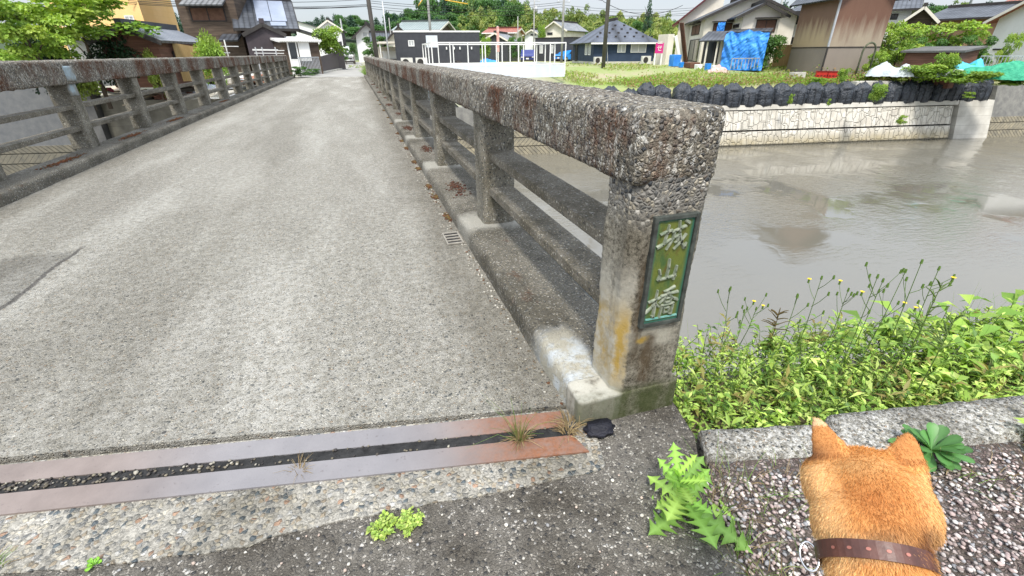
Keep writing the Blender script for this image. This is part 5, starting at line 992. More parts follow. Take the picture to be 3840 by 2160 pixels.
# --- left side
house('brown_house', 'tall brown boarded house with a wide shuttered window under a tiled awning', gp(690, 120, 42), gp(905, 120, 40.5), 8, 0, 6.6, 8.2, 'gx', M['brownwood'], M['tile'], [('f', .20, .80, zat(790, 80, 41), zat(790, 26, 41), 'shutter')], soft=False)
hb = [o for o in COL.objects if o.name == 'brown_house'][0]; W_ = (Vector(gp(690, 120, 42))-Vector(gp(905, 120, 40.5))).length
aw = roofpanel('awning', [[(W_*.14, -.75, zat(790, 20, 41)), (W_*.86, -.75, zat(790, 20, 41)), (W_*.86, .0, zat(790, 20, 41)+.35), (W_*.14, 0, zat(790, 20, 41)+.35)]], M['tile2'], hb, .1)
roofpanel('lean_to', [[(W_*.66, -1.0, 2.0), (W_*1.0, -1.0, 2.0), (W_*1.0, .0, 2.4), (W_*.66, 0, 2.4)]], M['tile'], hb, .1)
h2 = house('tiled_house', 'brown house with black tiled roof carrying pale solar panels', gp(915, 120, 40.2), gp(1090, 120, 40.2), 5.2, 0, zat(1000, 86, 40), zat(1090, 2, 43), 'gx', M['brownwood'], M['tile'], [], .55, soft=False)
rt_, W2, D2, H2, HR2 = h2; s2 = (HR2-H2)/(D2/2)
for (u0, u1, v0, v1) in ((.33, .63, .12, 2.35), (.645, .97, .12, 2.35), (.60, .93, -.35, .05)):
    def rp(u, v): return (W2*u, v, H2+s2*v+.07)
    roofpanel('solar_panel', [[rp(u0, v0), rp(u1, v0), rp(u1, v1), rp(u0, v1)]], M['solar'], rt_, .05)
roofpanel('lean_to', [[(W2+.1, .2, 2.9), (W2+2.1, .2, 2.3), (W2+2.1, 3.2, 2.3), (W2+.1, 3.2, 2.9)]], M['tile'], rt_, .1)
house('metal_shed', 'plain plum coloured gabled metal shed in front of the tiled house', gp(915, 120, 35), gp(1062, 120, 35), 4, 0, zat(985, 121, 35), zat(985, 84, 35), 'gy', M['plumflat'], M['plumflat'], [], .12, 'shed', soft=False)
an = house('annex', 'low brown annex with white corrugated roof edge, white door and white board', gp(1060, 200, 33), gp(1200, 200, 33.5), 3.5, 0, zat(1120, 158, 33), zat(1120, 150, 33)+.15, 'shedx', M['brownwood'], M['white'], [], .12, 'shed')
ra, Wa, Da, Ha, HRa = an
mb = MB()
for i in range(18): mb.tube([(Wa*i/17, -.3, Ha+.08), (Wa*i/17, .2, Ha+.1)], .065, 6)
mb.build('corrugated_edge', M['white'], ra)
def fu(px, A, B_, d=33.2): a = Vector(A); b_ = Vector(B_); q = Vector(gp(px, 200, d)); return (q-a).dot((b_-a).normalized())
A_, B_ = gp(1060, 200, 33), gp(1200, 200, 33.5); u0, u1 = fu(1080, A_, B_), fu(1118, A_, B_); dz0 = 0
fd = MB(); fd.box(u0, u0+.07, -.06, .02, 0, 1.75); fd.box(u1-.07, u1, -.06, .02, 0, 1.75); fd.box(u0, u1, -.06, .02, 1.75, 1.82); fd.box(u0+.07, u1-.07, -.04, .02, 0, .8); fd.box(u0+.07, u1-.07, -.05, .02, .8, .86); df = fd.build('door', M['white'], ra); MB().box(u0+.07, u1-.07, -.03, .01, .86, 1.75).build('pane', M['glass'], df)
u0, u1 = fu(1118, A_, B_), fu(1166, A_, B_); MB().box(u0+.06, u1, -.09, -.02, .75, 2.1).build('white_board', M['white'], ra)
fc = empty('metal_fence', (*gp(1204, 272, 34.4), 0)); tag(fc, 'brown ribbed metal screen fence on a low kerb beside the lane', 'fence')
a0 = Vector((0, 0, 0)); b0 = Vector((*gp(1272, 262, 42), 0))-Vector(fc.location); c0 = Vector((*gp(1296, 256, 43.5), 0))-Vector(fc.location); hgt = zat(1198, 214, 34.6)
def panelwall(nm, a, b, h, mat, parent, h2_=None, th=.06, z0=-.1):
    h2_ = h2_ or h; d = (b-a).normalized(); n_ = Vector((-d.y, d.x, 0))*th/2; vs = [a+n_, a-n_, b-n_, b+n_]; mb = MB(); mb.add([(*v.xy, z0) for v in vs]+[(vs[0].x, vs[0].y, h), (vs[1].x, vs[1].y, h), (vs[2].x, vs[2].y, h2_), (vs[3].x, vs[3].y, h2_)], [(0,3,2,1),(4,5,6,7),(0,1,5,4),(1,2,6,5),(2,3,7,6),(3,0,4,7)]); return mb.build(nm, mat, parent)
panelwall('fence_panel', a0, b0, hgt, M['plum'], fc, zat(1266, 195, 42)); panelwall('fence_panel', b0, c0, zat(1266, 160, 42), M['plum'], fc, zat(1296, 155, 43.5)); panelwall('kerb_base', a0+Vector((0, -.1, 0)), b0+Vector((.1, -.1, 0)), .12, M['plainwall'], fc, th=.3)
rf_ = empty('garden_railing', (*gp(1130, 278, 30.5), 0)); tag(rf_, 'pale blue grey slatted railing in front of the annex', 'railing'); e_ = Vector((*gp(1205, 276, 33), 0))-Vector(rf_.location); mb = MB()
for i in range(15): p = e_*i/14; mb.bar(p, p+Vector((0, 0, .95)), .04)
mb.build('slats', M['steelpole'], rf_); MB().bar((0, 0, .95), tuple(e_+Vector((0, 0, .95))), .06).build('top_bar', M['steelpole'], rf_)
house('white_house', 'white walled house with a low pale roof line behind the annex', gp(1110, 110, 86), gp(1200, 110, 85.7), 5, 0, zat(1110, 78, 86), zat(1200, 106, 86), 'shedy', M['whitewall'], M['metalroof'], [], .3)
house('white_gabled_house', 'white gabled house with grey roof and a brown side wall', gp(1190, 120, 78), gp(1280, 120, 77.7), 6, 0, zat(1275, 106, 78), zat(1232, 74, 78), 'gy', M['whitewall'], M['tile2'], [('r', .2, .5, 4.3, 5.6, 'curtain')], .3)
hh = [o for o in COL.objects if o.name.startswith('white_gabled')][0]; wwid = (Vector(gp(1190, 120, 78))-Vector(gp(1280, 120, 77.7))).length; MB().box(wwid-.02, wwid+.03, 0, 6, -.2, zat(1275, 108, 78)).build('side_cladding', M['plum'], hh)
house('grey_house', 'light grey two storey house with dark gabled roof behind the leaning pole', gp(1336, 150, 76), gp(1425, 150, 75.8), 8, 0, zat(1336, 128, 76), zat(1370, 86, 75), 'gy', M['whitewall'], M['tile2'], [('f', .3, .7, zat(1376, 138, 75), zat(1376, 119, 75), 'curtain')], .6, soft=False)
house('low_tiled_house', 'low house wing with dark stepped tile roofs left of the trailer', gp(1405, 165, 70), gp(1470, 165, 70), 6, 0, zat(1440, 150, 70), zat(1440, 118, 70), 'gx', M['cream'], M['tile'], [], .6, soft=False)
house('long_roof_house', 'house with a long green grey metal roof behind the trailer', gp(1486, 130, 78), gp(1640, 130, 76), 9, 0, zat(1560, 109, 77), zat(1560, 80, 81), 'gx', M['brownwood'], M['greenroof'], [], .6)
house('peaked_roof_house', 'small house whose dark peaked gable shows just above the trailer', gp(1445, 130, 58), gp(1548, 130, 58), 6, 0, zat(1450, 150, 58), zat(1514, 97, 58), 'gy', M['cream'], M['tile'], [], .5, soft=False)
house('yellow_building', 'large yellow sided building rising behind the maple tree', gp(200, 100, 50), gp(548, 100, 47), 5, 0, 9.5, 11, 'gx', M['yellow'], M['metalroof'], [('f', .80, .90, zat(480, 85, 47), zat(480, 57, 47), 'curtain'), ('f', .45, .62, 5.6, 7.0, 'whiteglass'), ('f', .1, .3, 3.0, 4.3, 'whiteglass')], .3)
house('garden_house', 'small reddish boarded house with grey ribbed metal roof at left', gp(372, 150, 31), gp(585, 150, 30), 5.2, 0, zat(590, 138, 30), zat(480, 90, 30.5), 'gy', M['redwood'], M['metalroof'], [('r', .25, .6, .5, 1.3, 'glass')], .35, soft=False)
house('white_shed', 'low white shed half hidden behind the dark shrubs at left', gp(255, 180, 34), gp(560, 180, 33), 3, 0, zat(330, 152, 33.5), zat(330, 147, 33.5)+.2, 'shedx', M['whitewall'], M['metalroof'], [], .15, 'shed')
bf = empty('bamboo_fence', (*gp(655, 200, 31), 0)); tag(bf, 'tan wooden board fence in front of the brown house', 'fence'); e_ = Vector((*gp(810, 200, 32), 0))-Vector(bf.location); panelwall('boards', Vector((0, 0, 0)), e_, zat(690, 160, 31), M['bamboofence'], bf, zat(790, 188, 32))
# clothes frame
cf = empty('drying_frame', (*gp(950, 200, 31), 0)); tag(cf, 'white laundry drying poles in front of the plum shed', 'drying rack'); mb = MB(); e_ = Vector((*gp(1068, 200, 31.5), 0))-Vector(cf.location); zt = zat(1000, 188, 31)
for k, (ta, tb, dz) in enumerate(((0, 1, 0), (.03, .97, -.14), (.0, .8, .04))): a = e_*ta; b = e_*tb; MB().bar((a.x, a.y, zt+dz), (b.x, b.y, zt+dz-.02), .035).build('pole', M['white'], cf)
for t in (.1, .3, .72): q = e_*t; MB().bar((q.x, q.y, -.1), (q.x, q.y, zt+.15), .05).build('upright', M['steelpole'], cf)
cf = empty('drying_frame', (*gp(805, 200, 30.5), 0)); tag(cf, 'small white pole frame by the lime green bush', 'drying rack'); e_ = Vector((*gp(900, 200, 31), 0))-Vector(cf.location); zt = zat(860, 174, 31)
MB().bar((0, 0, zt-.3), tuple(e_*.6+Vector((0, 0, zt-.3))), .04).build('pole', M['white'], cf); MB().bar((.3, 0, zt), tuple(e_+Vector((0, 0, zt))), .04).build('pole', M['white'], cf); MB().bar(tuple(e_*.5), tuple(e_*.5+Vector((0, 0, zt+.3))), .05).build('upright', M['white'], cf)
# --- trees on the left
tree_at('maple_tree', 'large light green maple tree filling the top left corner', 'maple', 215, -110, 31, 560, z0=.40)
tree_at('maple_tree', 'light green maple crown at the far left edge', 'maple', 10, -60, 28, 330, z0=.3)
tree_at('dark_shrub', 'dark green rounded shrub under the maple tree', 'dark', 400, 95, 31, 200, z0=.02, cat='shrub')
tree_at('dark_shrub', 'dark green shrub at the far left below the maple', 'dark', 130, 120, 30, 260, z0=.02, cat='shrub')
tree_at('clipped_bush', 'rounded yellow green clipped bush just above the left railing', 'hedge', 275, 196, 29.5, 130, z0=.0, cat='bush'); tree_at('clipped_bush', 'yellow green bush beside the reddish boarded house', 'hedge', 540, 158, 30, 85, z0=.0, cat='bush')
tree_at('weeping_bush', 'round lime green weeping bush in front of the brown house', 'willow', 763, 86, 30, 160, z0=.0, cat='bush'); tree_at('green_tree', 'upright green bushy tree above the brown screen fence', 'lime', 1222, 100, 41, 125, z0=.2)
for (px, yt, d, w_, lab) in ((1120, 245, 28.9, 75, 'leafy green bush at the far left corner of the bridge'), (1170, 255, 30.5, 60, 'grey green shrub under the pale railing')): tree_at('green_shrub', lab, 'round2', px, yt, d, w_, z0=0, cat='shrub')
for (px, yt, d, w_, k, lab) in ((1400, 128, 60, 105, 'round2', 'pruned garden pine behind the leaning pole'), (1318, 155, 62, 36, 'round', 'small round tree right of the white gabled house'), (1290, 175, 60, 30, 'round2', 'low bush behind the parked van'), (1440, 168, 52, 70, 'round2', 'garden shrubs left of the white truck')): tree_at('garden_tree', lab, k, px, yt, d, w_, z0=.15)
# --- debris on the left bank
dm = [M['white'], pm('broken_board', (.4,.33,.24), (.55,.46,.36), 3, .9, .2), pm('rust_sheet', (.25,.1,.06), (.38,.2,.14), 4, .9, .3), M['whitepanel'], M['plainwall']]
labs = ['white board lying on the rubble bank at left', 'tan broken plank on the rubble bank at left', 'rusty sheet on the rubble bank at left', 'pale panel on the rubble bank at left', 'concrete fragment on the rubble bank at left']
RUB = []
for i in range(60):
    x = -5.2-rng.gamma(2, 2.0); d = rng.uniform(.7, 6); y = bank(x)+d; k = int(rng.integers(0, 5)); o = MB().box(-.5, .5, -.16, .16, 0, .04+.1*(k == 4)).build('rubble_piece', dm[k], bevel=.01); o.location = (x, y, gh(x, y)+.05+rng.uniform(0, .12)); o.rotation_euler = (rng.uniform(-.3, .3), rng.uniform(-.2, .2), rng.uniform(0, 3)); o.scale = (rng.uniform(1, 3.0), rng.uniform(1, 3.4), 1.4); RUB.append((o, k))
rc = {}
for (o, k) in sorted(RUB, key=lambda t: -t[0].location.x): rc[k] = rc.get(k, 0)+1; tag(o, f'{labs[k]}, {nth[rc[k]-1]} of its kind from the bridge', 'rubble', 'debris on the left bank')
o = rough_block('pink_bundle', [(-.2,-.12),(.0,-.2),(.2,-.12),(.2,.12),(0,.2),(-.2,.12)], 0, .3, pm('pink_plastic', (.5,.1,.16), (.6,.16,.22), 3, .5, 0), .05, .01, bevel=.08); o.location = (*gp(413, 346, 36), zat(413, 350, 36)); tag(o, 'small pink bundle on the left bank seen under the railing', 'bundle')
tree_at('grass_patch', 'bright green bush on the left bank seen under the railing', 'lime', 375, 328, 36, 60, z0=0, cat='bush', base=zat(375, 356, 36)) if zat(375, 356, 36) < zat(375, 328, 36) else None
# --- poles and wires
def pole(name, label, px, ybase, dist, r0, r1, h, mat, lean=0, arms=(), group='utility poles'):
    x, y = gp(px, ybase, dist); root = empty(name, (x, y, gh(x, y))); tag(root, label, 'pole', group); mb = MB(); mb.tube([(0, 0, -.3), (lean*.5, 0, h*.5), (lean, 0, h)], [r0, (r0+r1)/2, r1], 10); mb.build('shaft', mat, root, True)
    for (z, L) in arms: MB().bar((lean*z/h-L/2, 0, z), (lean*z/h+L/2, 0, z), .09).build('crossarm', M['steelpole'], root)
    for (z, L) in arms:
        for s in (-.42, 0, .42): MB().tube([(lean*z/h+L*s, 0, z+.04), (lean*z/h+L*s, 0, z+.18)], .04, 6).build('insulator', M['white'], root)
    return root
p1 = pole('utility_pole', 'thick dark leaning concrete pole at the far right end of the bridge', 1413, 205, 40, .17, .12, 11, M['pole'], -.25, ((9.6, 1.6),))
pole('lamp_pole', 'slim pale grey pole beside the white truck', 1456, 195, 42, .055, .045, 4.7, M['steelpole'], 0, group='slim poles')
p3 = pole('utility_pole', 'grey concrete pole rising behind the trailer roof', 1620, 200, 60, .16, .11, 12, M['polegrey'], 0, ((8.6, 1.8), (9.6, 1.8)))
p4 = pole('utility_pole', 'concrete pole behind the white cage', 2106, 215, 62, .15, .11, 11, M['polegrey'], 0, ((6.3, 1.6),))
p5 = pole('utility_pole', 'thick dark pole standing in the grass before the slate blue house', 2262, 250, 44, .17, .15, 12, M['pole'], 0, ((10.5, 1.6),))
p6 = pole('utility_pole', 'far pole carrying a grey transformer in front of the bamboo', 2001, 205, 90, .14, .1, 9.3, M['polegrey'], 0, ((8.8, 2.0), (8.2, 2.0))); MB().tube([(.3, -.1, 7.2), (.3, -.1, 8.1)], .28, 12).build('transformer', M['steelpole'], p6, True)
pole('utility_pole', 'thin pole right of the red tiled house', 1942, 205, 70, .07, .06, 5.4, M['polegrey'], 0)
pole('utility_pole', 'thin pole behind the yellow building gap at upper left', 655, 180, 56, .12, .09, 9.5, M['polegrey'], -.8, ((8.6, 1.2),)); pole('utility_pole', 'pale thin pole left of the long roof house', 1471, 180, 66, .06, .05, 5, M['polegrey'], 0)
pole('mast', 'lattice top of a white power mast on the far hill', 2920, 60, 150, .3, .2, 22, M['white'], 0, ((19, 5), (21, 4)), 'power masts'); pole('mast', 'pale mast on the hill at upper right', 3620, 60, 150, .25, .15, 24, M['steelpole'], 0, ((22, 4),), 'power masts')
def wire(label, a, b, sag=.5, r=.014, mat=None, n=16, cat='power line'):
    a, b = Vector(a), Vector(b); pts = [a.lerp(b, i/n)-Vector((0, 0, sag*4*(i/n)*(1-i/n))) for i in range(n+1)]; o_ = MB().tube(pts, r, 4).build('power_line', mat or M['wire'], None, True); tag(o_, label, cat, 'overhead wires'); return o_
for i, (ya, yb, d1, d2) in enumerate(((2, 30, 46, 52), (12, 22, 46, 52), (18, 30, 47, 52), (24, 26, 47, 53), (-6, 3, 44, 50))): wire(f'dark wire, {nth[i]} in the bundle crossing the sky above the tiled roof', at(480, ya-10, d1), at(1380, yb-6, d2), .3, .018)
for i, (ya, yb) in enumerate(((22, 26), (30, 44), (10, 16), (2, 8))): wire(f'dark wire, {nth[i]} of those from the leaning pole across the cedars', at(1375, ya, 52), at(2106, yb, 62), .5, .018)
for i, (ya, yb) in enumerate(((28, 34), (18, 26), (48, 42), (40, 52))): wire(f'thin wire, {nth[i]} of those over the slate blue roof', at(2106, ya, 62), at(2640, yb, 66), .4, .016)
wire('wire sagging from the dark pole to the cream house', at(2262, 5, 44), at(2560, 20, 50), .8, .02); wire('wire running from the dark pole up to the left', at(2262, 2, 44), at(2180, -30, 44), .1, .02)
for (a, b, l) in (((1668, 0), (1754, 15), 'right yellow guard tube on the wire above the trailer'), ((1568, 22), (1590, -10), 'left yellow guard tube on the wire above the trailer')): wire(l, at(a[0], a[1], 58), at(b[0], b[1], 58), .0, .05, M['yellowtube'], 3, 'guard tube')
# --- trailer office
tr = house('trailer_cabin', 'long charcoal trailer cabin on wheels with a light panel in its side', gp(1486, 212, 45), gp(1800, 212, 45.2), 2.6, .45, zat(1486, 121, 45), 0, 'flat', M['black'], M['white'], [('f', .155, .225, zat(1545, 174, 45)-.45, zat(1545, 151, 45)-.45, 'curtain')], 0, 'trailer', soft=False)
ra, Wt, Dt, Ht, _ = tr; MB().box(Wt*.365, Wt*.50, -.03, .0, zat(1620, 178, 45)-.45, zat(1620, 133, 45)-.45).build('light_panel', M['whitepanel'], ra)
for u in (.60, .69, .76, .9): MB().box(Wt*u-.05, Wt*u+.05, -.12, 0, .95, 1.15).build('lamp', M['white'], ra)
for u in (.55, .62): mb = MB(); mb.tube([(Wt*u, .1, -.12), (Wt*u, .3, -.12)], .3, 14); mb.build('wheel', M['tyre'], ra)
for u in (.8, .97, .04, .4): MB().box(Wt*u-.05, Wt*u+.05, .1, .2, -.5, 0).build('leg', M['fascia'], ra)
MB().bar((Wt*.82, -.9, -.45), (Wt*.72, -.02, .05), .5, .08).build('ramp', M['fascia'], ra)
for (px, lab) in ((1524, 'air conditioner unit left of the trailer front'), (1579, 'air conditioner unit standing nearer the light panel of the trailer')):
    def ac(px, py, d, lab, s=1.0):
        x, y = gp(px, py, d); z = gh(x, y); r = empty('air_conditioner', (x, y, z)); tag(r, lab, 'air conditioner', 'outdoor air conditioner units'); c = MB().box(-.42*s, .42*s, -.15, .15, .08, .08+.62*s).build('casing', M['acbody'], r, bevel=.015)
        mb = MB(); mb.tube([(-.1*s, -.165, .08+.31*s), (-.1*s, -.15, .08+.31*s)], .24*s, 18); mb.build('fan_grille', M['fascia'], r); mb = MB(); mb.box(-.35, -.28, -.15, .15, 0, .08).box(.28, .35, -.15, .15, 0, .08); mb.build('feet', M['fascia'], r)
    ac(px, 212, 43.6, lab, 1.15)
cp = empty('carport', (*gp(1424, 200, 47), 0)); tag(cp, 'cream flat roofed carport beside the trailer', 'carport'); MB().box(0, 2.4, 0, 4, zat(1450, 163, 47), zat(1450, 157, 47)+.03).build('roof', M['cream'], cp); MB().box(.1, 2.4, 3.9, 4, 0, 1.7).build('back_wall', M['cream'], cp)
for (u, v) in ((.1, .1), (2.3, .1)): MB().box(u-.04, u+.04, v, v+.08, 0, zat(1450, 163, 47)).build('post', M['white'], cp)
# --- vehicles
def vehicle(name, label, x, y, rz, L, W_, H, prof, mat, cabin, cat, zb=0):
    'prof: side outline (length, height) ; nose towards -y'
    root = empty(name, (x, y, zb), rz); tag(root, label, cat)
    mb = MB(); mb.prism([(a*L-L/2, b*H) for a, b in prof], 0, -W_/2, W_/2); b_ = mb.build('body', mat, root, True, .05); b_.data.polygons.foreach_set('use_smooth', np.zeros(len(b_.data.polygons), bool))
    (f0, f1, r1, r0, hb_, ht) = cabin; g_ = MB(); e = .02
    g_.add([(-W_*.42, f0*L-L/2-e, hb_*H), (W_*.42, f0*L-L/2-e, hb_*H), (W_*.36, f1*L-L/2-e, ht*H), (-W_*.36, f1*L-L/2-e, ht*H)], [(0,1,2,3)]); g_.build('windscreen', M['glass'], root)
    for s in (-1, 1):
        g_ = MB(); xx = s*(W_/2+.008); g_.add([(xx, (f0+.05)*L-L/2, hb_*H), (xx, r0*L-L/2, hb_*H), (xx, r1*L-L/2, ht*H), (xx, (f1+.03)*L-L/2, ht*H)], [(0,1,2,3)]); g_.build('side_window', M['glass'], root)
        MB().box(s*W_*.40-.12, s*W_*.40+.12, -L/2-.03, -L/2+.05, H*.38, H*.46).build('headlight', M['lens'], root)
        MB().box(s*(W_/2+.02)-.06*(s < 0), s*(W_/2+.02)+.06*(s > 0), (f0)*L-L/2+.1, f0*L-L/2+.2, hb_*H, hb_*H+.16).build('mirror', mat, root)
        for yy in (.18, .8):
            mb = MB(); mb.tube([(s*W_/2-s*.18, yy*L-L/2, .3), (s*W_/2+s*.01, yy*L-L/2, .3)], .3, 18); wl_ = mb.build('wheel', M['tyre'], root); mb = MB(); mb.tube([(s*W_/2, yy*L-L/2, .3), (s*W_/2+s*.02, yy*L-L/2, .3)], .18, 12); mb.build('rim', M['chrome'], wl_)
    MB().box(-.17, .17, -L/2-.04, -L/2, .36, .52).build('number_plate', M['white'], root); MB().box(-W_*.3, W_*.3, -L/2-.03, -L/2, .56, .68).build('grille', M['fascia'], root); MB().box(-W_*.49, W_*.49, -L/2-.07, -L/2+.03, .16, .34).build('bumper', M['fascia'], root); return root
VAN = [(0, .1), (1, .1), (1, .95), (.97, 1), (.22, 1), (.16, .97), (.03, .55), (0, .45)]; CAR = [(0, .15), (1, .15), (1, .62), (.93, .95), (.8, 1), (.45, 1), (.26, .66), (.04, .56), (0, .45)]
x, y = gp(1306, 240, 65); vehicle('van', 'silver van parked facing the viewer on the lane beyond the bridge', x, y+2.2, .02, 4.4, 1.68, 1.95, VAN, M['carsilver'], (.03, .16, .9, .95, .56, .9), 'van')
x, y = gp(1470, 205, 49); vehicle('truck', 'small white truck parked under the carport', x, y+1.5, -.05, 3.4, 1.48, 1.35, VAN, M['white'], (.03, .16, .5, .55, .52, .9), 'truck')
x, y = gp(1998, 231, 64); vehicle('car', 'dark blue hatchback facing the viewer in the parking area', x, y+2, -.35, 4.1, 1.72, 1.45, CAR, M['carblue'], (.26, .45, .85, .93, .62, .95), 'car')
x, y = gp(2140, 216, 70); vehicle('car', 'bright blue car half hidden behind the slate blue house', x, y+1, -1.1, 4.0, 1.7, 1.5, CAR, M['carsky'], (.26, .45, .85, .93, .62, .95), 'car')
# --- right background
house('red_roof_house', 'cream house with red tiled roof behind the parking area', gp(1822, 150, 80), gp(1928, 150, 79), 7, 0, zat(1875, 119, 79), zat(1875, 105, 82), 'gx', M['cream'], M['redtile'], [('f', .52, .72, zat(1890, 138, 79), zat(1890, 122, 79))], .5)
house('dark_gable_shed', 'charcoal gabled shed in front of the red tiled house', gp(1812, 200, 72), gp(1905, 200, 71), 6, 0, zat(1815, 150, 72), zat(1848, 122, 72), 'gy', M['black'], M['tile2'], [], .3, 'shed')
house('small_white_house', 'small white gabled house below the bamboo', gp(1968, 150, 95), gp(2022, 150, 94), 6, 0, zat(1970, 127, 95), zat(1998, 110, 95), 'gy', M['whitewall'], M['tile2'], [('f', .4, .75, zat(2000, 134, 95), zat(2000, 128, 95))], .4)
house('beige_house', 'beige gabled house with a dark roof left of the slate blue house', gp(2040, 150, 92), gp(2120, 150, 90), 8, 0, zat(2040, 110, 92), zat(2082, 80, 92), 'gy', M['cream'], M['tile2'], [('f', .15, .4, zat(2060, 132, 92), zat(2060, 122, 92))], .5)
house('flat_roof_cabin', 'charcoal flat roofed cabin with white framed windows behind the cars', gp(2006, 208, 73), gp(2146, 208, 70), 5, 0, zat(2060, 144, 72), 0, 'flat', M['black'], M['fascia'], [('f', .13, .22, 1.0, 2.0, 'whiteglass'), ('f', .42, .5, 1.0, 2.0, 'whiteglass')], 0, 'cabin')
# slate blue house: the long front faces us; the gabled-off left end recedes
a, b = corner_house(2146, 2223, 2447, 52, 8.5); zb_ = -.1
nh = house('slate_house', 'slate blue hip roofed prefab house with white framed windows', a, b, 8.5, zb_, zat(2223, 148, 52), zat(2314, 72, 55), 'hip', M['navy'], M['slateroof'], [('f', .385, .52, zat(2320, 193, 52), zat(2320, 152, 52), 'curtain'), ('f', .605, .86, zat(2385, 193, 52), zat(2385, 152, 52), 'curtain'), ('l', .12, .22, .95, 2.1, 'curtain'), ('l', .27, .37, .95, 2.1, 'curtain'), ('l', .72, .86, .3, 2.1, 'door')], .45, 'house')
rn, Wn, Dn, Hn, HRn = nh; MB().box(-.03, Wn+.03, -.03, Dn+.03, -.3, .35).build('foundation', M['plainwall'], rn); rfn = [c for c in rn.children if c.name.startswith('roof')][0]; sl = (HRn-Hn)/(min(Wn, Dn)/2)
for r_ in range(4):
    v = .3+r_*.6
    for c in range(9):
        u = .4+c*.95+(r_ % 2)*.45
        if v*.9 < u < Wn-v*.9: MB().box(u-.10, u+.10, v, v+.13, Hn+sl*v, Hn+sl*v+.16).build('snow_guard', M['fascia'], rfn)
mb = MB(); mb.tube([(Wn*.20, -.06, 2.4), (Wn*.22, -.08, 1.2), (Wn*.24, -.10, .3)], .03, 6); mb.build('downpipe', M['steelpole'], rn)
ac(2241, 244, 50.5, 'air conditioner unit at the left corner of the slate blue house', 1.0); ac(2420, 243, 50, 'air conditioner unit at the right corner of the slate blue house', 1.1)
sg = empty('banner_sign', (*gp(2466, 232, 50), -.1)); tag(sg, 'magenta and white real estate style banner on white legs', 'sign'); z1, z2 = zat(2466, 200, 50)+.1, zat(2466, 161, 50)+.1; MB().box(-.42, .42, -.03, .03, z1, z2).build('board', M['magenta'], sg)
for u in (-.36, .36): MB().box(u-.07, u+.07, -.02, .04, -.1, z1).build('leg', M['white'], sg)
mb = MB(); zc = (z1+z2)/2
for (p, q) in (((-.25, .05), (.22, .08)), ((-.1, .22), (-.1, -.18)), ((.12, .2), (.1, -.05)), ((-.1, -.18), (.2, -.2)), ((-.27, .38), (.25, .4)), ((-.2, .5), (.2, .5))): mb.bar((p[0], -.035, zc+p[1]), (q[0], -.035, zc+q[1]), .05, .05)
mb.build('lettering', M['white'], sg)
# white cage with panelled base
cg = empty('panel_enclosure', (*gp(2117, 280, 34.6), 0)); tag(cg, 'white panelled enclosure with tall white posts and top rails', 'enclosure'); cg.location.z = -.22
c1 = Vector((0, 0, 0)); c2 = Vector((*gp(1625, 262, 31.5), 0))-Vector(cg.location); c2.z = 0; bk = Vector((.35, 6.5, 0)); ht = zat(2120, 160, 34.6)+.22; hp = zat(2117, 241, 34.6)+.22
cor = [c1, c2, c2+bk, c1+bk]
for i in range(4):
    a, b = cor[i], cor[(i+1) % 4]; panelwall('panel', a, b, hp, M['whitepanel'], cg, th=.04, z0=-.15); MB().bar((a.x, a.y, ht), (b.x, b.y, ht), .07).build('top_rail', M['white'], cg); MB().bar((a.x, a.y, hp+.03), (b.x, b.y, hp+.03), .06).build('panel_cap', M['white'], cg); n = 8 if i % 2 == 0 else 3
    for k in range(n): q = a.lerp(b, k/n); MB().bar((q.x, q.y, 0), (q.x, q.y, ht), .06).build('post', M['white'], cg)
cn_ = empty('traffic_cone', (*gp(1820, 232, 47), 0)); tag(cn_, 'orange traffic cone with white band beyond the enclosure', 'traffic cone'); mb = MB(); mb.tube([(0, 0, .04), (0, 0, .7)], [.15, .03], 14); mb.build('cone', M['orange'], cn_, True); MB().box(-.2, .2, -.2, .2, 0, .04).build('base', M['orange'], cn_); mb = MB(); mb.tube([(0, 0, .33), (0, 0, .46)], [.105, .08], 14); mb.build('band', M['white'], cn_, True)
def tarp(name, label, w_, d_, h, mat, x, y, z, rz=0, seed=0, cat='tarp'):
    V = []; n = 18
    for i in range(n+1):
        for j in range(n+1):
            u, v = i/n-.5, j/n-.5; e = max(abs(u), abs(v))*2; q = Vector((u*5+seed, v*5, seed)); zt_ = h*(1-e**4)*(.75+.5*noise.noise(q*.7))+.08*h*noise.noise(q*3); V.append((u*w_+.05*noise.noise(q*2), v*d_+.05*noise.noise(q*2.3), max(-.05, zt_)))
    o_ = npmesh(name, V, [(i*(n+1)+j, (i+1)*(n+1)+j, (i+1)*(n+1)+j+1, i*(n+1)+j+1) for i in range(n) for j in range(n)], mat, smooth=True); o_.location = (x, y, z); o_.rotation_euler = (0, 0, rz); tag(o_, label, cat); return o_
x, y = gp(1830, 212, 58); tarp('blue_tarp_heap', 'small heap under a blue tarp behind the traffic cone', 2.2, 1.4, .5, M['tarp'], x, y, 0, 0, 3)
bn = empty('banner_pole', (*gp(1868, 225, 50), 0)); tag(bn, 'tall red and white banner pole beside the charcoal shed', 'banner'); MB().box(-.05, .05, -.05, .05, 0, 3.4).build('pole', M['white'], bn); MB().box(-.13, .13, -.07, -.052, 1.2, 3.35).build('banner_cloth', pm('faded_red_cloth', (.55,.25,.22), (.7,.5,.46), 4, .8, 0), bn)
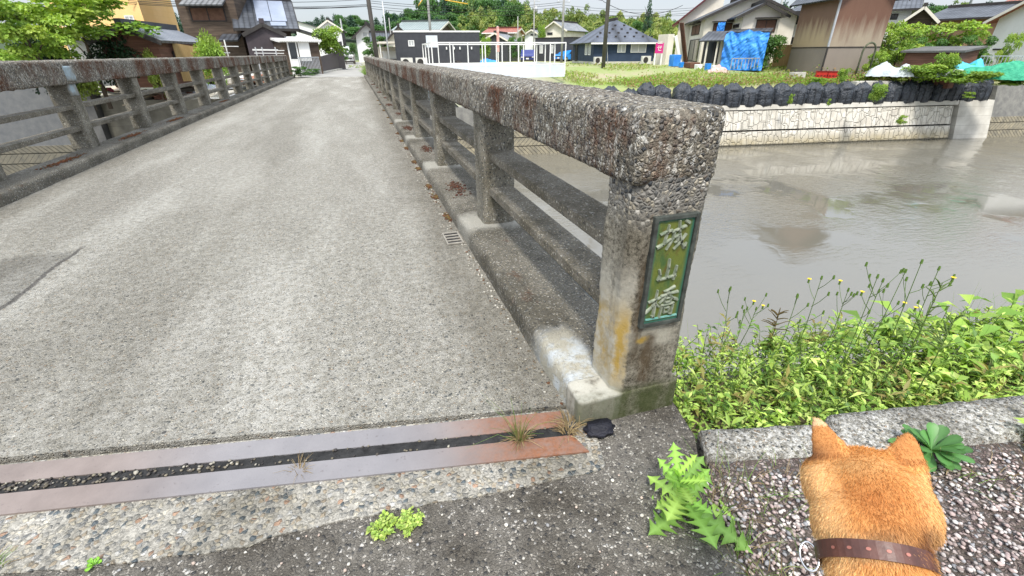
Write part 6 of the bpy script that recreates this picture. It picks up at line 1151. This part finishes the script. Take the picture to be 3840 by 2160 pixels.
# cream house group
zc0 = 0
a, b = corner_house(2567, 2618, 2945, 52, 8)
h1 = house('cream_house', 'cream two storey house with dark gabled roof, left and larger of two gables', a, b, 8, 0, zat(2618, 60, 52), zat(2780, -18, 54), 'gy', M['cream'], M['tile'], [('l', .25, .8, zat(2590, 131, 55), zat(2590, 92, 55), 'shutter', 1), ('f', .10, .38, zat(2650, 126, 52), zat(2650, 87, 52), 'shutter', 1), ('l', .1, .8, .2, 2.2, 'door'), ('f', .03, .28, .1, 2.2, 'door')], .6, soft=False)
a, b = corner_house(2712, 2753, 2886, 48.5, 5)
h2 = house('cream_wing', 'cream gabled wing standing forward with a wide brown upstairs window', a, b, 5, 0, zat(2753, 48, 48.5), zat(2838, 8, 48.5), 'gy', M['cream'], M['tile'], [('l', .2, .7, zat(2722, 107, 51), zat(2722, 92, 51)), ('f', .38, .93, zat(2838, 122, 49), zat(2838, 74, 49), 'shutter', 1), ('f', .05, .3, .2, 2.0, 'whiteglass')], .6, soft=False)
pr = empty('porch', (*gp(2610, 240, 47.5), 0)); tag(pr, 'tiled entrance porch roof left of the big blue tarp', 'porch'); e_ = Vector((*gp(2735, 240, 46.8), 0))-Vector(pr.location); Lp = e_.length; pr.rotation_euler.z = math.atan2(e_.y, e_.x); ze_, zr_ = zat(2650, 152, 47.2), zat(2650, 131, 48.6)
roofpanel('roof', [[(0, -.3, ze_), (Lp, -.3, ze_), (Lp, 2.2, zr_+.3), (0, 2.2, zr_+.3)]], M['tile'], pr, .1)
for u in (.25, .55, .96): MB().box(Lp*u-.06, Lp*u+.06, 0, .12, 0, ze_).build('post', M['cream'], pr)
MB().box(Lp*.55, Lp*.96, .9, 1.0, 0, ze_).build('wall', M['cream'], pr); MB().box(Lp*.62, Lp*.92, .84, .9, .4, ze_-.15).build('window', M['curtain'], pr)
# upright hanging tarp
def hang(name, label, p0, p1, zt, zb2, mat, seed=0, fold=.12):
    p0, p1 = Vector((*p0, 0)), Vector((*p1, 0)); d = (p1-p0); n_ = Vector((-d.y, d.x, 0)).normalized()*-1; V = []; nu, nv = 90, 64
    for i in range(nu+1):
        for j in range(nv+1):
            u, v = i/nu, j/nv; top = zt+.22*noise.noise(Vector((u*5, seed, 0)))+.18*math.sin(u*3.1); z = zb2+(top-zb2)*v; q = p0+d*u; f = fold*(noise.noise(Vector((u*9+v*4, v*1.6, seed)))+.35*noise.noise(Vector((u*24-v*14, v*9+u*7, seed)))+.6*noise.noise(Vector((u*3-v*5, v*3, seed+4))))-.25*(v > .8)*math.sin((v-.8)*5*1.57); q = q-n_*f*-1; V.append((q.x, q.y, z))
    bk_ = [(vx-n_.x*.05, vy-n_.y*.05, vz) for vx, vy, vz in V]; N_ = len(V); Fq = [(i*(nv+1)+j, (i+1)*(nv+1)+j, (i+1)*(nv+1)+j+1, i*(nv+1)+j+1) for i in range(nu) for j in range(nv)]; o_ = npmesh(name, V+bk_, Fq+[tuple(N_+k for k in f[::-1]) for f in Fq], mat, smooth=True); tag(o_, label, 'tarp'); return o_
hang('blue_tarp', 'large creased bright blue tarp hung over the annex of the cream house', gp(2700, 240, 46.2), gp(2858, 246, 45.6), zat(2780, 126, 46), -.3, M['tarp'], 1, .22)
house('tarped_annex', 'low annex wrapped by the large blue tarp', gp(2706, 240, 46.7), gp(2856, 246, 46.3), 2.2, 0, 2.4, 2.7, 'shedx', M['brownwood'], M['tile'], [], .05, 'annex')
hang('blue_tarp', 'small blue tarp patch on the upstairs wall between the gables', gp(2684, 130, 51.4), gp(2712, 130, 51.3), zat(2696, 90, 51), zat(2696, 130, 51), M['tarp'], 5, .1)
x, y = gp(2640, 140, 47.8); 
house('crimson_roof_house', 'house with a steep crimson metal roof left of the cream house', gp(2530, 200, 60), gp(2680, 200, 60), 2.5, 0, zat(2530, 80, 60), zat(2660, -60, 60), 'shedy', M['cream'], M['redmetal'], [], .7)
sc_ = empty('outdoor_staircase', (*gp(2518, 240, 50.5), 0)); tag(sc_, 'rusty brown outdoor staircase beside a narrow white stair tower', 'staircase'); MB().box(-.75, -.1, 0, 1.6, 0, zat(2515, 128, 50.5)).build('tower_wall', M['cream'], sc_); mb = MB(); mb.bar((.75, .4, 3.5), (1.9, .4, .1), .5, .12); mb.build('flight', pm('rusty_steel', (.06,.03,.02), (.12,.055,.035), 5, .8, .3), sc_); MB().bar((-.05, -.1, 2.4), (.95, -.1, .0), .1, .3).build('stringer', M['white'], sc_)
CL = [(2530, 232, 47.5, 'tarp', .7, .9, 'stack of blue crates at the foot of the staircase'), (2555, 240, 46.5, 'carsky', .3, .4, 'small blue bucket near the staircase'), (2620, 243, 45.5, 'white', .45, .35, 'white box by the entrance of the cream house'), (2655, 246, 45, 'carsky', .35, .5, 'pale blue drum in front of the porch'), (2595, 238, 46.5, 'redwood', .9, .4, 'pile of brown timber by the entrance'), (2678, 246, 44.8, 'white', .3, .4, 'white bin next to the pale blue drum')]
for (px, py, d, mt, w_, h_, lab) in CL:
    x, y = gp(px, py, d); o = MB(); o.prism([(-w_/2, 0), (w_/2, 0), (w_*.56, h_), (w_*.5, h_+.03), (-w_*.5, h_+.03), (-w_*.56, h_)], 1, -w_/2, w_/2); ob = o.build('container', M[mt], bevel=.02); ob.location = (x, y, gh(x, y)); tag(ob, lab, 'container')
x, y = gp(2695, 246, 44); tarp('pink_sheet_heap', 'heap covered by a pale pink sheet before the blue tarp', 1.5, .9, .55, pm('pink_sheet', (.5,.33,.3), (.62,.46,.42), 3, .8, .4), x, y, gh(x, y), 0, 9)
sl_ = empty('slatted_bench', (*gp(2790, 250, 44.5), -.15)); tag(sl_, 'grey wire frame rack standing in front of the blue tarp', 'rack'); mb = MB()
for i in range(9): mb.bar((-1.3+i*.33, 0, 0), (-1.3+i*.33, 0, .75), .04)
mb.bar((-1.35, 0, .75), (1.4, 0, .75), .06); mb.build('frame', M['polegrey'], sl_)
# houses behind
house('peach_house', 'peach walled house with grey roofs behind the dark shrub', gp(2875, 150, 58), gp(2970, 150, 57), 8, 0, zat(2900, 88, 58), zat(2900, 45, 62), 'gx', pm('peach_stucco', (.55,.40,.28), (.64,.48,.35), 1, .9, .1), M['tile2'], [], .6, soft=False)
house('white_side_house', 'white house with a narrow window behind the tan tower', gp(2962, 150, 55), gp(3120, 150, 54), 8, 0, zat(2990, 36, 55), zat(3060, -20, 55), 'gx', M['whitewall'], M['tile'], [('f', .05, .14, zat(2975, 92, 55), zat(2975, 60, 55)), ('f', .0, .15, zat(2960, 165, 55), zat(2960, 140, 55))], .5, soft=False)
ft = empty('board_fence', (*gp(2895, 240, 49), 0)); tag(ft, 'tan upright board fence between the shrub and the tan tower', 'fence'); panelwall('boards', Vector((0, 0, 0)), Vector((*gp(2990, 240, 50), 0))-Vector(ft.location), zat(2940, 168, 49.5), M['bamboofence'], ft)
# tan tower with rust stains
def tanmat():
    m, t, b = newmat('rust_stained_metal'); g = G(t); co = g.co(); s = g.sep(co)
    n = g.noise(g.co((1.2,1.2,.12)), 2.2, 7, .6); n2 = g.noise(g.co((1,1,.4)), .8, 6, .65); c = g.mix(g.ramp(n2, [(.3, 0.), (.7, 1.)]), (.27,.22,.165), (.36,.30,.22)); lo_ = g.box(s[2], -5, 1.95, .01); c = g.mix(g.math('MULTIPLY', lo_, .9), c, g.mix(n2, (.19,.162,.14), (.26,.225,.19)))
    up = g.ramp(g.math('ADD', g.math('DIVIDE', s[2], 6.), g.math('MULTIPLY', n, .5)), [(.66, 0.), (.88, 1.)]); c = g.mix(g.math('MULTIPLY', up, .93), c, g.mix(n2, (.10,.042,.024), (.17,.08,.05)))
    lf = g.box(s[0], -.2, .03, .01); c = g.mix(g.math('MULTIPLY', g.math('MULTIPLY', lf, g.math('SUBTRACT', 1., lo_)), g.ramp(up, [(0., .75), (1., .1)])), c, (.46,.345,.20))
    g.L(c, b.inputs['Base Color']); b.inputs['Roughness'].default_value = .6; g.L(g.bump(g.math('FRACT', g.math('MULTIPLY', g.math('ADD', s[0], s[1]), 5.)), .15, .01), b.inputs['Normal']); return m
M['tanmetal'] = tanmat(); a, b = corner_house(2953, 3087, 3280, 44, 4.6); tz = zat(3087, 288, 44)
tt = house('tan_tower', 'tall windowless tan building with rust stained walls and tiled roof', a, b, 4.6, tz, zat(3160, 8, 44.3)+.75, zat(3160, 8, 44.3)+2.6, 'gy', M['tanmetal'], M['tile'], [], .6, 'building', soft=False)
rt, Wt, Dt, Ht, HRt = tt; MB().box(-.04, Wt+.02, -.04, -.005, 1.93, 1.99).box(-.04, -.005, 0, Dt, 1.93, 1.99).build('seam', M['fascia'], rt); MB().box(-.05, .06, -.05, .06, 1.99, Ht-.6).build('downpipe', M['steelpole'], rt); MB().box(-.05, .04, -.05, .04, -.3, 1.93).build('corner_trim', M['fascia'], rt)
arch = empty('hoop', (*gp(3205, 290, 42.5), zat(3205, 290, 42.5))); tag(arch, 'dark weathered metal hoop standing against the tan tower', 'hoop'); mb = MB(); hw_ = .58; pts = [(0, 0, -.2), (0, 0, 1.6)]+[(hw_-hw_*math.cos(t*math.pi/8), 0, 1.6+.55*math.sin(t*math.pi/8)) for t in range(1, 8)]+[(2*hw_, 0, 1.6), (2*hw_, 0, -.2)]; mb.tube(pts, .06, 8); mb.build('tube', pm('mossy_steel', (.06,.07,.045), (.12,.13,.08), 6, .9, .2), arch, True)
for (px, py, lab) in ((3083, 290, 'red plastic crate at the foot of the tan tower, left of the corner'), (3128, 291, 'red plastic crate at the foot of the tan tower, right of the corner')):
    x, y = gp(px, py, 42.6); z = zat(px, py+2, 42.6); r = empty('plastic_crate', (x, y, z), -.7); tag(r, lab, 'crate', 'red crates by the tan tower'); mb = MB(); mb.box(-.45, .45, -.25, -.21, 0, .45).box(-.45, .45, .21, .25, 0, .45).box(-.45, -.41, -.21, .21, 0, .45).box(.41, .45, -.21, .21, 0, .45).box(-.41, .41, -.21, .21, .02, .06); mb.build('tub', M['red'], r); mb = MB()
    for k in range(4): mb.box(-.40+k*.21, -.26+k*.21, -.265, -.25, .1, .2)
    mb.box(-.47, .47, -.275, -.25, .40, .46); mb.build('slots', pm('dark_red', (.15,.01,.01), (.2,.015,.015), 3, .5, 0), r)
# right edge
house('white_black_house', 'white house with black tiled roof just right of the tan tower', gp(3300, 100, 60), gp(3400, 100, 60), 8, -.3, zat(3350, 28, 60), zat(3350, -15, 62), 'gx', M['whitewall'], M['tile'], [('f', .28, .55, zat(3352, 60, 60), zat(3352, 38, 60))], .6, soft=False)
house('brown_gable_house', 'dark brown boarded gable with pale barge boards', gp(3388, 130, 56), gp(3476, 130, 56), 6, -.3, zat(3390, 62, 56), zat(3434, 24, 56), 'gy', M['brownwood'], M['tile'], [('f', .82, .99, zat(3465, 100, 56), zat(3465, 80, 56))], .5)
house('long_tiled_house', 'long house with black tiled roof and tan brick wall at upper right', gp(3458, 130, 64), gp(3750, 130, 62), 9, -.3, zat(3600, 63, 63), zat(3600, 24, 67), 'gx', pm('tan_brick', (.32,.2,.12), (.42,.28,.18), 2, .9, .3), M['tile'], [('f', .18, .28, zat(3520, 112, 63), zat(3520, 85, 63), 'whiteglass')], .5, soft=False)
house('white_barn', 'white walled house with red tiled roof at the right edge', gp(3705, 170, 58), gp(3990, 170, 55), 9, -.5, zat(3710, 64, 58), zat(3800, 14, 57)+.6, 'gy', M['whitewall'], M['redtile'], [('f', .10, .30, zat(3750, 162, 57), zat(3750, 156, 57))], .6)
house('red_roof_annex', 'upper red tiled roof behind the white barn', gp(3720, 60, 66), gp(3990, 60, 64), 9, -.5, zat(3800, 32, 65), zat(3800, -25, 70), 'gx', M['whitewall'], M['redtile'], [], .6)
house('plank_shed', 'low weathered brown shed with flat roof among the bushes at right', gp(3385, 235, 45), gp(3590, 235, 44), 3, -.9, zat(3480, 196, 44.5), zat(3480, 188, 44.5)+.1, 'shedx', M['redwood'], M['darkwall'], [('f', .38, .48, .2, .9)], .25, 'shed')
x, y = gp(3335, 262, 42.3); tarp('pale_tarp', 'pale grey tarp heap at the right foot of the tan tower', 2.6, 1.8, .85, M['tarpw'], x, y, zat(3335, 285, 42.3), -.8, 2)
x, y = gp(3520, 270, 43.5); tarp('pale_tarp', 'long white sheet draped among the bushes below the brown shed', 4.6, 2.0, .6, M['tarpw'], x, y, zat(3520, 290, 43.5), -.8, 6)
x, y = gp(3620, 262, 44); tarp('cyan_tarp', 'turquoise tarp right of the white sheet', 2.0, 1.6, .8, M['cyan'], x, y, zat(3620, 272, 44), -.9, 8)
x, y = gp(3735, 275, 44); tarp('green_net', 'bright green netting heap at the right edge', 4.2, 2.4, .95, M['net'], x, y, zat(3735, 296, 44), -.9, 12)
wf = empty('wire_cage', (*gp(3665, 246, 46), -.4)); tag(wf, 'large silver wire frame cage behind the green netting', 'cage'); e_ = Vector((*gp(3835, 244, 46), 0))-Vector((*wf.location.xy, 0)); hz = zat(3700, 210, 46)+.4
for z in (.2, hz): MB().bar((0, 0, z), (e_.x, e_.y, z), .05).build('rail', M['steelpole'], wf)
for k in range(13): q = e_*k/12; MB().bar((q.x, q.y, 0), (q.x, q.y, hz), .03).build('upright', M['steelpole'], wf)
x, y = gp(3330, 312, 42); o = MB().box(-2.6, 2.6, -.25, .25, -.3, .28).build('concrete_ledge', M['plainwall']); o.location = (x, y, zat(3330, 320, 42)); o.rotation_euler = (0, 0, -.17); tag(o, 'pale concrete ledge behind the bags below the tan tower', 'ledge')
o = MB().box(-.5, .5, -.25, .25, 0, .6).build('stone_block', M['plainwall'], bevel=.02); x, y = gp(2985, 300, 41); o.location = (x, y, zat(2985, 305, 41)); tag(o, 'stacked pale stone blocks at the left foot of the tan tower', 'stone block')
for (px, yt, d, w_, k, lab, cat) in ((2895, 118, 47.5, 150, 'round', 'dark green shrub between the blue tarp and the board fence', 'shrub'), (2860, 165, 46.5, 70, 'round2', 'smaller dark shrub touching the blue tarp', 'shrub'),
    (3360, 55, 50, 150, 'leafy', 'light green tree right of the tan tower', 'tree'), (3410, 80, 48, 130, 'leafy', 'lower leafy tree in front of the brown gable', 'tree'), (3590, 55, 52, 270, 'leafy', 'wide feathery green tree before the long tiled roof', 'tree'), (3500, 130, 50, 130, 'round2', 'darker bush under the feathery tree', 'bush'), (3690, 120, 51, 120, 'round2', 'darker bush in front of the white barn wall', 'bush'),
    (3830, 100, 47, 70, 'leafy', 'dark leafy shrub on the right edge of the view', 'shrub'), (3310, 175, 44.5, 90, 'leafy', 'green bush hugging the right wall of the tan tower', 'bush'), (3560, 200, 43, 90, 'lime', 'yellow green bush by the brown shed', 'bush'), (3470, 240, 42.5, 160, 'lime', 'low lime green bush behind the white sheet', 'bush'),
    (3640, 262, 42.5, 200, 'lime', 'low bright bush before the turquoise tarp', 'bush'), (3800, 300, 44, 120, 'lime', 'bush on top of the dark wall at right', 'bush'), (3380, 262, 42, 90, 'hedge', 'straw coloured reed clump beside the pale tarp', 'bush')):
    p = at(px, yt, d); tree_at('bush' if cat != 'tree' else 'leafy_tree', lab, k, px, yt, d, w_, z0=.02 if cat != 'tree' else .1, cat=cat, base=-1.0 if d < 46 else -.5)
# plants growing among the bags
for (px, yt, yb_, d, w_, lab) in ((3275, 315, 395, 37.6, 50, 'broad leafy plant hiding a bag in the middle of the row'), (3375, 425, 470, 38, 34, 'lone weed sprouting from the white masonry wall'), (2960, 345, 395, 35.2, 18, 'thin vine between two bags left of centre'), (3105, 365, 400, 36.4, 14, 'small sprig between two bags near the centre'), (3630, 340, 372, 41.5, 28, 'small weed clump on a bag near the right end'), (3150, 258, 320, 38.8, 34, 'tall leafy plant in front of the tan tower'), (3060, 290, 325, 39, 60, 'pair of bright bushes behind the bags left of the tan tower')):
    p = at(px, yb_, d); q = at(px, yt, d); tree('wall_plant', lab, 'lime' if px > 3000 and yt < 330 else 'leafy', p.x, p.y, p.z, q.z-p.z, w_*d*.9/FPX*1.0, 'plant', None, 0)
# hillside trees: skyline rows (column, top row, distance, width, kind)
HT = []
def row(x0, x1, n, yf, d, w_, kinds, dj=6, yj=12):
    for i in range(n):
        px = x0+(x1-x0)*(i+.5)/n+rng.uniform(-.3, .3)*(x1-x0)/n; HT.append((px, yf(px)+rng.uniform(-yj, yj), d+rng.uniform(-dj, dj), w_*rng.uniform(.8, 1.25), kinds[int(rng.integers(0, len(kinds)))]))
row(1120, 1420, 15, lambda x: 78-18*math.sin((x-1120)/90), 190, 56, ['cedar', 'cedar', 'round'], yj=16); row(1120, 1500, 16, lambda x: 98, 150, 75, ['round', 'round2', 'cedar'])
row(1440, 1720, 16, lambda x: 46-(x-1440)*.17, 185, 70, ['cedar', 'cedar', 'round'], yj=14); row(1470, 1900, 16, lambda x: 62, 150, 75, ['round', 'round2', 'cedar']); row(1560, 1900, 10, lambda x: -12, 160, 95, ['round', 'cedar', 'round2'], yj=14); row(1600, 1900, 8, lambda x: 35, 150, 90, ['round', 'round2'])
row(1560, 1900, 12, lambda x: 88, 118, 70, ['bamboo', 'round2', 'bamboo2']); row(1740, 2480, 26, lambda x: 22 if x < 2200 else 44, 122, 100, ['bamboo', 'bamboo2'], yj=16); row(1860, 2560, 24, lambda x: 66, 108, 95, ['bamboo', 'bamboo2', 'round2'], yj=14); row(1950, 2600, 20, lambda x: 98, 100, 90, ['bamboo2', 'bamboo', 'round'])
row(2230, 2480, 8, lambda x: 62, 170, 60, ['cedar', 'round'], yj=10); row(2760, 3060, 10, lambda x: 10, 170, 90, ['cedar', 'round'], yj=12); row(3330, 3900, 16, lambda x: 8, 170, 95, ['round', 'cedar', 'bamboo'], yj=14); row(2850, 3900, 18, lambda x: 45, 130, 90, ['round', 'round2']); row(600, 680, 4, lambda x: 50, 150, 50, ['cedar']); row(1690, 1990, 9, lambda x: -25, 165, 90, ['round', 'bamboo'], yj=20)
KL = {'cedar': 'dark pointed cedar', 'round': 'rounded broadleaf tree', 'round2': 'spreading broadleaf tree', 'bamboo': 'feathery bamboo', 'bamboo2': 'leaning bamboo'}
LM = [(1440, 'beyond the white gabled house'), (1640, 'behind the long green roof'), (1820, 'behind the trailer, right end'), (1960, 'behind the red tiled house'), (2130, 'behind the beige house'), (2330, 'behind the slate roof, left half'), (2460, 'behind the slate roof, right half'), (2660, 'left of the cream house'), (3400, 'behind the tan tower'), (9999, 'behind the long tiled house')]
def merged(name, items, label):
    Vs, Fs, Cs, n = [], [], [], 0
    for (px, yt, d, w_, k) in items:
        p = at(px, yt, d); zb = gh(p.x, p.y); me = CM[k]; nv = len(me.vertices); V = np.zeros(nv*3, np.float32); me.vertices.foreach_get('co', V); V = V.reshape(-1, 5, 3)[::2]; C = np.zeros(nv*4, np.float32); me.color_attributes['Col'].data.foreach_get('color', C); C = C.reshape(-1, 5, 4)[::2, :, :3]
        q = len(V); V = V.reshape(-1, 3).copy(); C = C.reshape(-1, 3); cen = V.reshape(q, 5, 3).mean(1).repeat(5, 0); V = cen+(V-cen)*1.35; dep = (Vector(p)-Vector((0, 0, CAMH))).dot(cF); W_ = w_*dep/FPX; a = rng.uniform(0, 6.28); c_, s_ = math.cos(a), math.sin(a)
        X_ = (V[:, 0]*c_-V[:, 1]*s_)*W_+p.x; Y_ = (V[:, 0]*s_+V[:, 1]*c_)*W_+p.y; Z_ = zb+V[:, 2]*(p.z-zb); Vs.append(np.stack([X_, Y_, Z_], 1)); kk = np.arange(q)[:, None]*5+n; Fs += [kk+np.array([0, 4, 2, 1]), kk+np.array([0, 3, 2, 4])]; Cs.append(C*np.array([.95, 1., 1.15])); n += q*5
    tag(npmesh(name, np.concatenate(Vs), np.concatenate(Fs), LEAF, None, np.concatenate(Cs), True), label, 'woodland', kind='stuff')
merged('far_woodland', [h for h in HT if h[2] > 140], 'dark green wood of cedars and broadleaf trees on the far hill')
cnt = {}
for (px, yt, d, w_, k) in sorted(h for h in HT if h[2] <= 140):
    reg = [t for x_, t in LM if px < x_][0]; ed = 'upper' if d > 115 else ('middle' if d > 104 else 'lower'); key = (k, reg, ed); cnt[key] = cnt.get(key, 0)+1; c = nth[min(19, cnt[key]-1)]
    tree_at({'cedar': 'cedar_tree', 'bamboo': 'bamboo', 'bamboo2': 'bamboo'}.get(k, 'broadleaf_tree'), f'{c} {KL[k]} from left, {ed} row, {reg}', k, px, yt, d, w_, cat='bamboo' if 'bam' in k else 'tree', group='trees at the foot of the wooded hill', z0=.02)
tree_at('broadleaf_tree', 'big round dark green tree above the red tiled house', 'round', 1915, -15, 105, 130, z0=.05); tree_at('conifer_tree', 'tall dark green narrow tree between the slate blue and cream houses', 'cedar', 2440, -8, 85, 70, z0=.02); tree_at('bamboo', 'tall bamboo clump rising left of the cream house', 'bamboo', 2510, 40, 72, 120, z0=.02, cat='bamboo'); tree_at('bamboo', 'bamboo clump between the banner sign and the slate blue house', 'bamboo2', 2478, 75, 66, 110, z0=.02, cat='bamboo')
tree_at('climbing_vine_tree', 'narrow light green tree between the white and beige houses', 'lime', 2030, 95, 85, 36, z0=0); tree_at('green_shrub', 'green shrubs between the trailer and the charcoal shed', 'lime', 1818, 140, 60, 50, z0=.05, cat='shrub'); tree_at('green_shrub', 'garden shrubs right of the charcoal shed', 'round2', 1935, 130, 66, 60, z0=.02, cat='shrub')
# field grass: clumps near the lot
lb = LB(); k = 26000; x = rng.uniform(-3, 52, k); d = rng.gamma(1.6, 5.5, k)+1.8; y = 28.5-.163*x+d; ok = (d < 26) & ~((x < 14.5) & (y < 46)) & ~((x > 8) & (x < 26) & (y > 49)) & ~((x > 26.5) & (y > 36+.0*x) & (x < 36)); x, y = x[ok], y[ok]; k = len(x)
zz_ = np.array([gh(a, b) for a, b in zip(x, y)]); dens = np.array([noise.noise(Vector((a*.18, b*.3, 1))) for a, b in zip(x, y)]); ok = dens > -.08; x, y, zz_, dens = x[ok], y[ok], zz_[ok], dens[ok]; k = len(x); a = rng.uniform(0, 6.28, k); el = rng.uniform(.5, 1.4, k); A = np.stack([np.cos(a)*np.cos(el), np.sin(a)*np.cos(el), np.sin(el)], 1)
V, Fq, cc = leaves(np.stack([x, y, zz_-.02], 1), A, np.stack([-np.sin(a), np.cos(a), 0*a+.5], 1), rng.uniform(.15, .42, k)*(1+1.2*np.clip(dens, 0, 1)), rng.uniform(.02, .05, k), gcol(k, np.array([(.27,.38,.085), (.34,.42,.11), (.20,.31,.06), (.38,.34,.16)])), .3); lb.add(V, Fq, cc); tag(lb.build('field_grass', LEAF), 'patchy yellow green grass and weeds covering the field behind the bags', 'grass', kind='stuff')
lb = LB(); k = 14000; x = np.where(rng.random(k) < .5, rng.uniform(17, 46, k), rng.uniform(30, 48, k)); d = 1.9+rng.gamma(2, .8, k); y = 28.5-.163*x+d; zz_ = np.array([gh(a_, b_) for a_, b_ in zip(x, y)]); dn = np.array([noise.noise(Vector((a_*.5, b_*.5, 8))) for a_, b_ in zip(x, y)]); a = rng.uniform(0, 6.28, k); el = rng.uniform(.2, 1.4, k); A = np.stack([np.cos(a)*np.cos(el), np.sin(a)*np.cos(el), np.sin(el)], 1)
V, Fq, cc = leaves(np.stack([x, y, zz_+rng.uniform(0, .75, k)*np.clip(dn+.35, 0, 1)*(1+.6*(x > 33))], 1), A, np.stack([-np.sin(a), np.cos(a), 0*a+.5], 1), rng.uniform(.12, .3, k), rng.uniform(.03, .06, k), gcol(k, np.array([(.2,.36,.05), (.28,.42,.08), (.34,.30,.12), (.3,.2,.1)])), .3); lb.add(V, Fq, cc); tag(lb.build('bank_weeds', LEAF), 'taller mixed weeds growing right behind the black bags', 'weeds', kind='stuff')
lb = LB()
for i in range(160): x = .75+abs(rng.normal(0, .35)); y = rng.uniform(28.6, 34); grass_blades(lb, x, y, 0, 6, .15, .55, GRS*1.1, .5, .01)
tag(lb.build('lane_grass', LEAF), 'tall grass along the right side of the lane beyond the bridge', 'grass', kind='stuff')
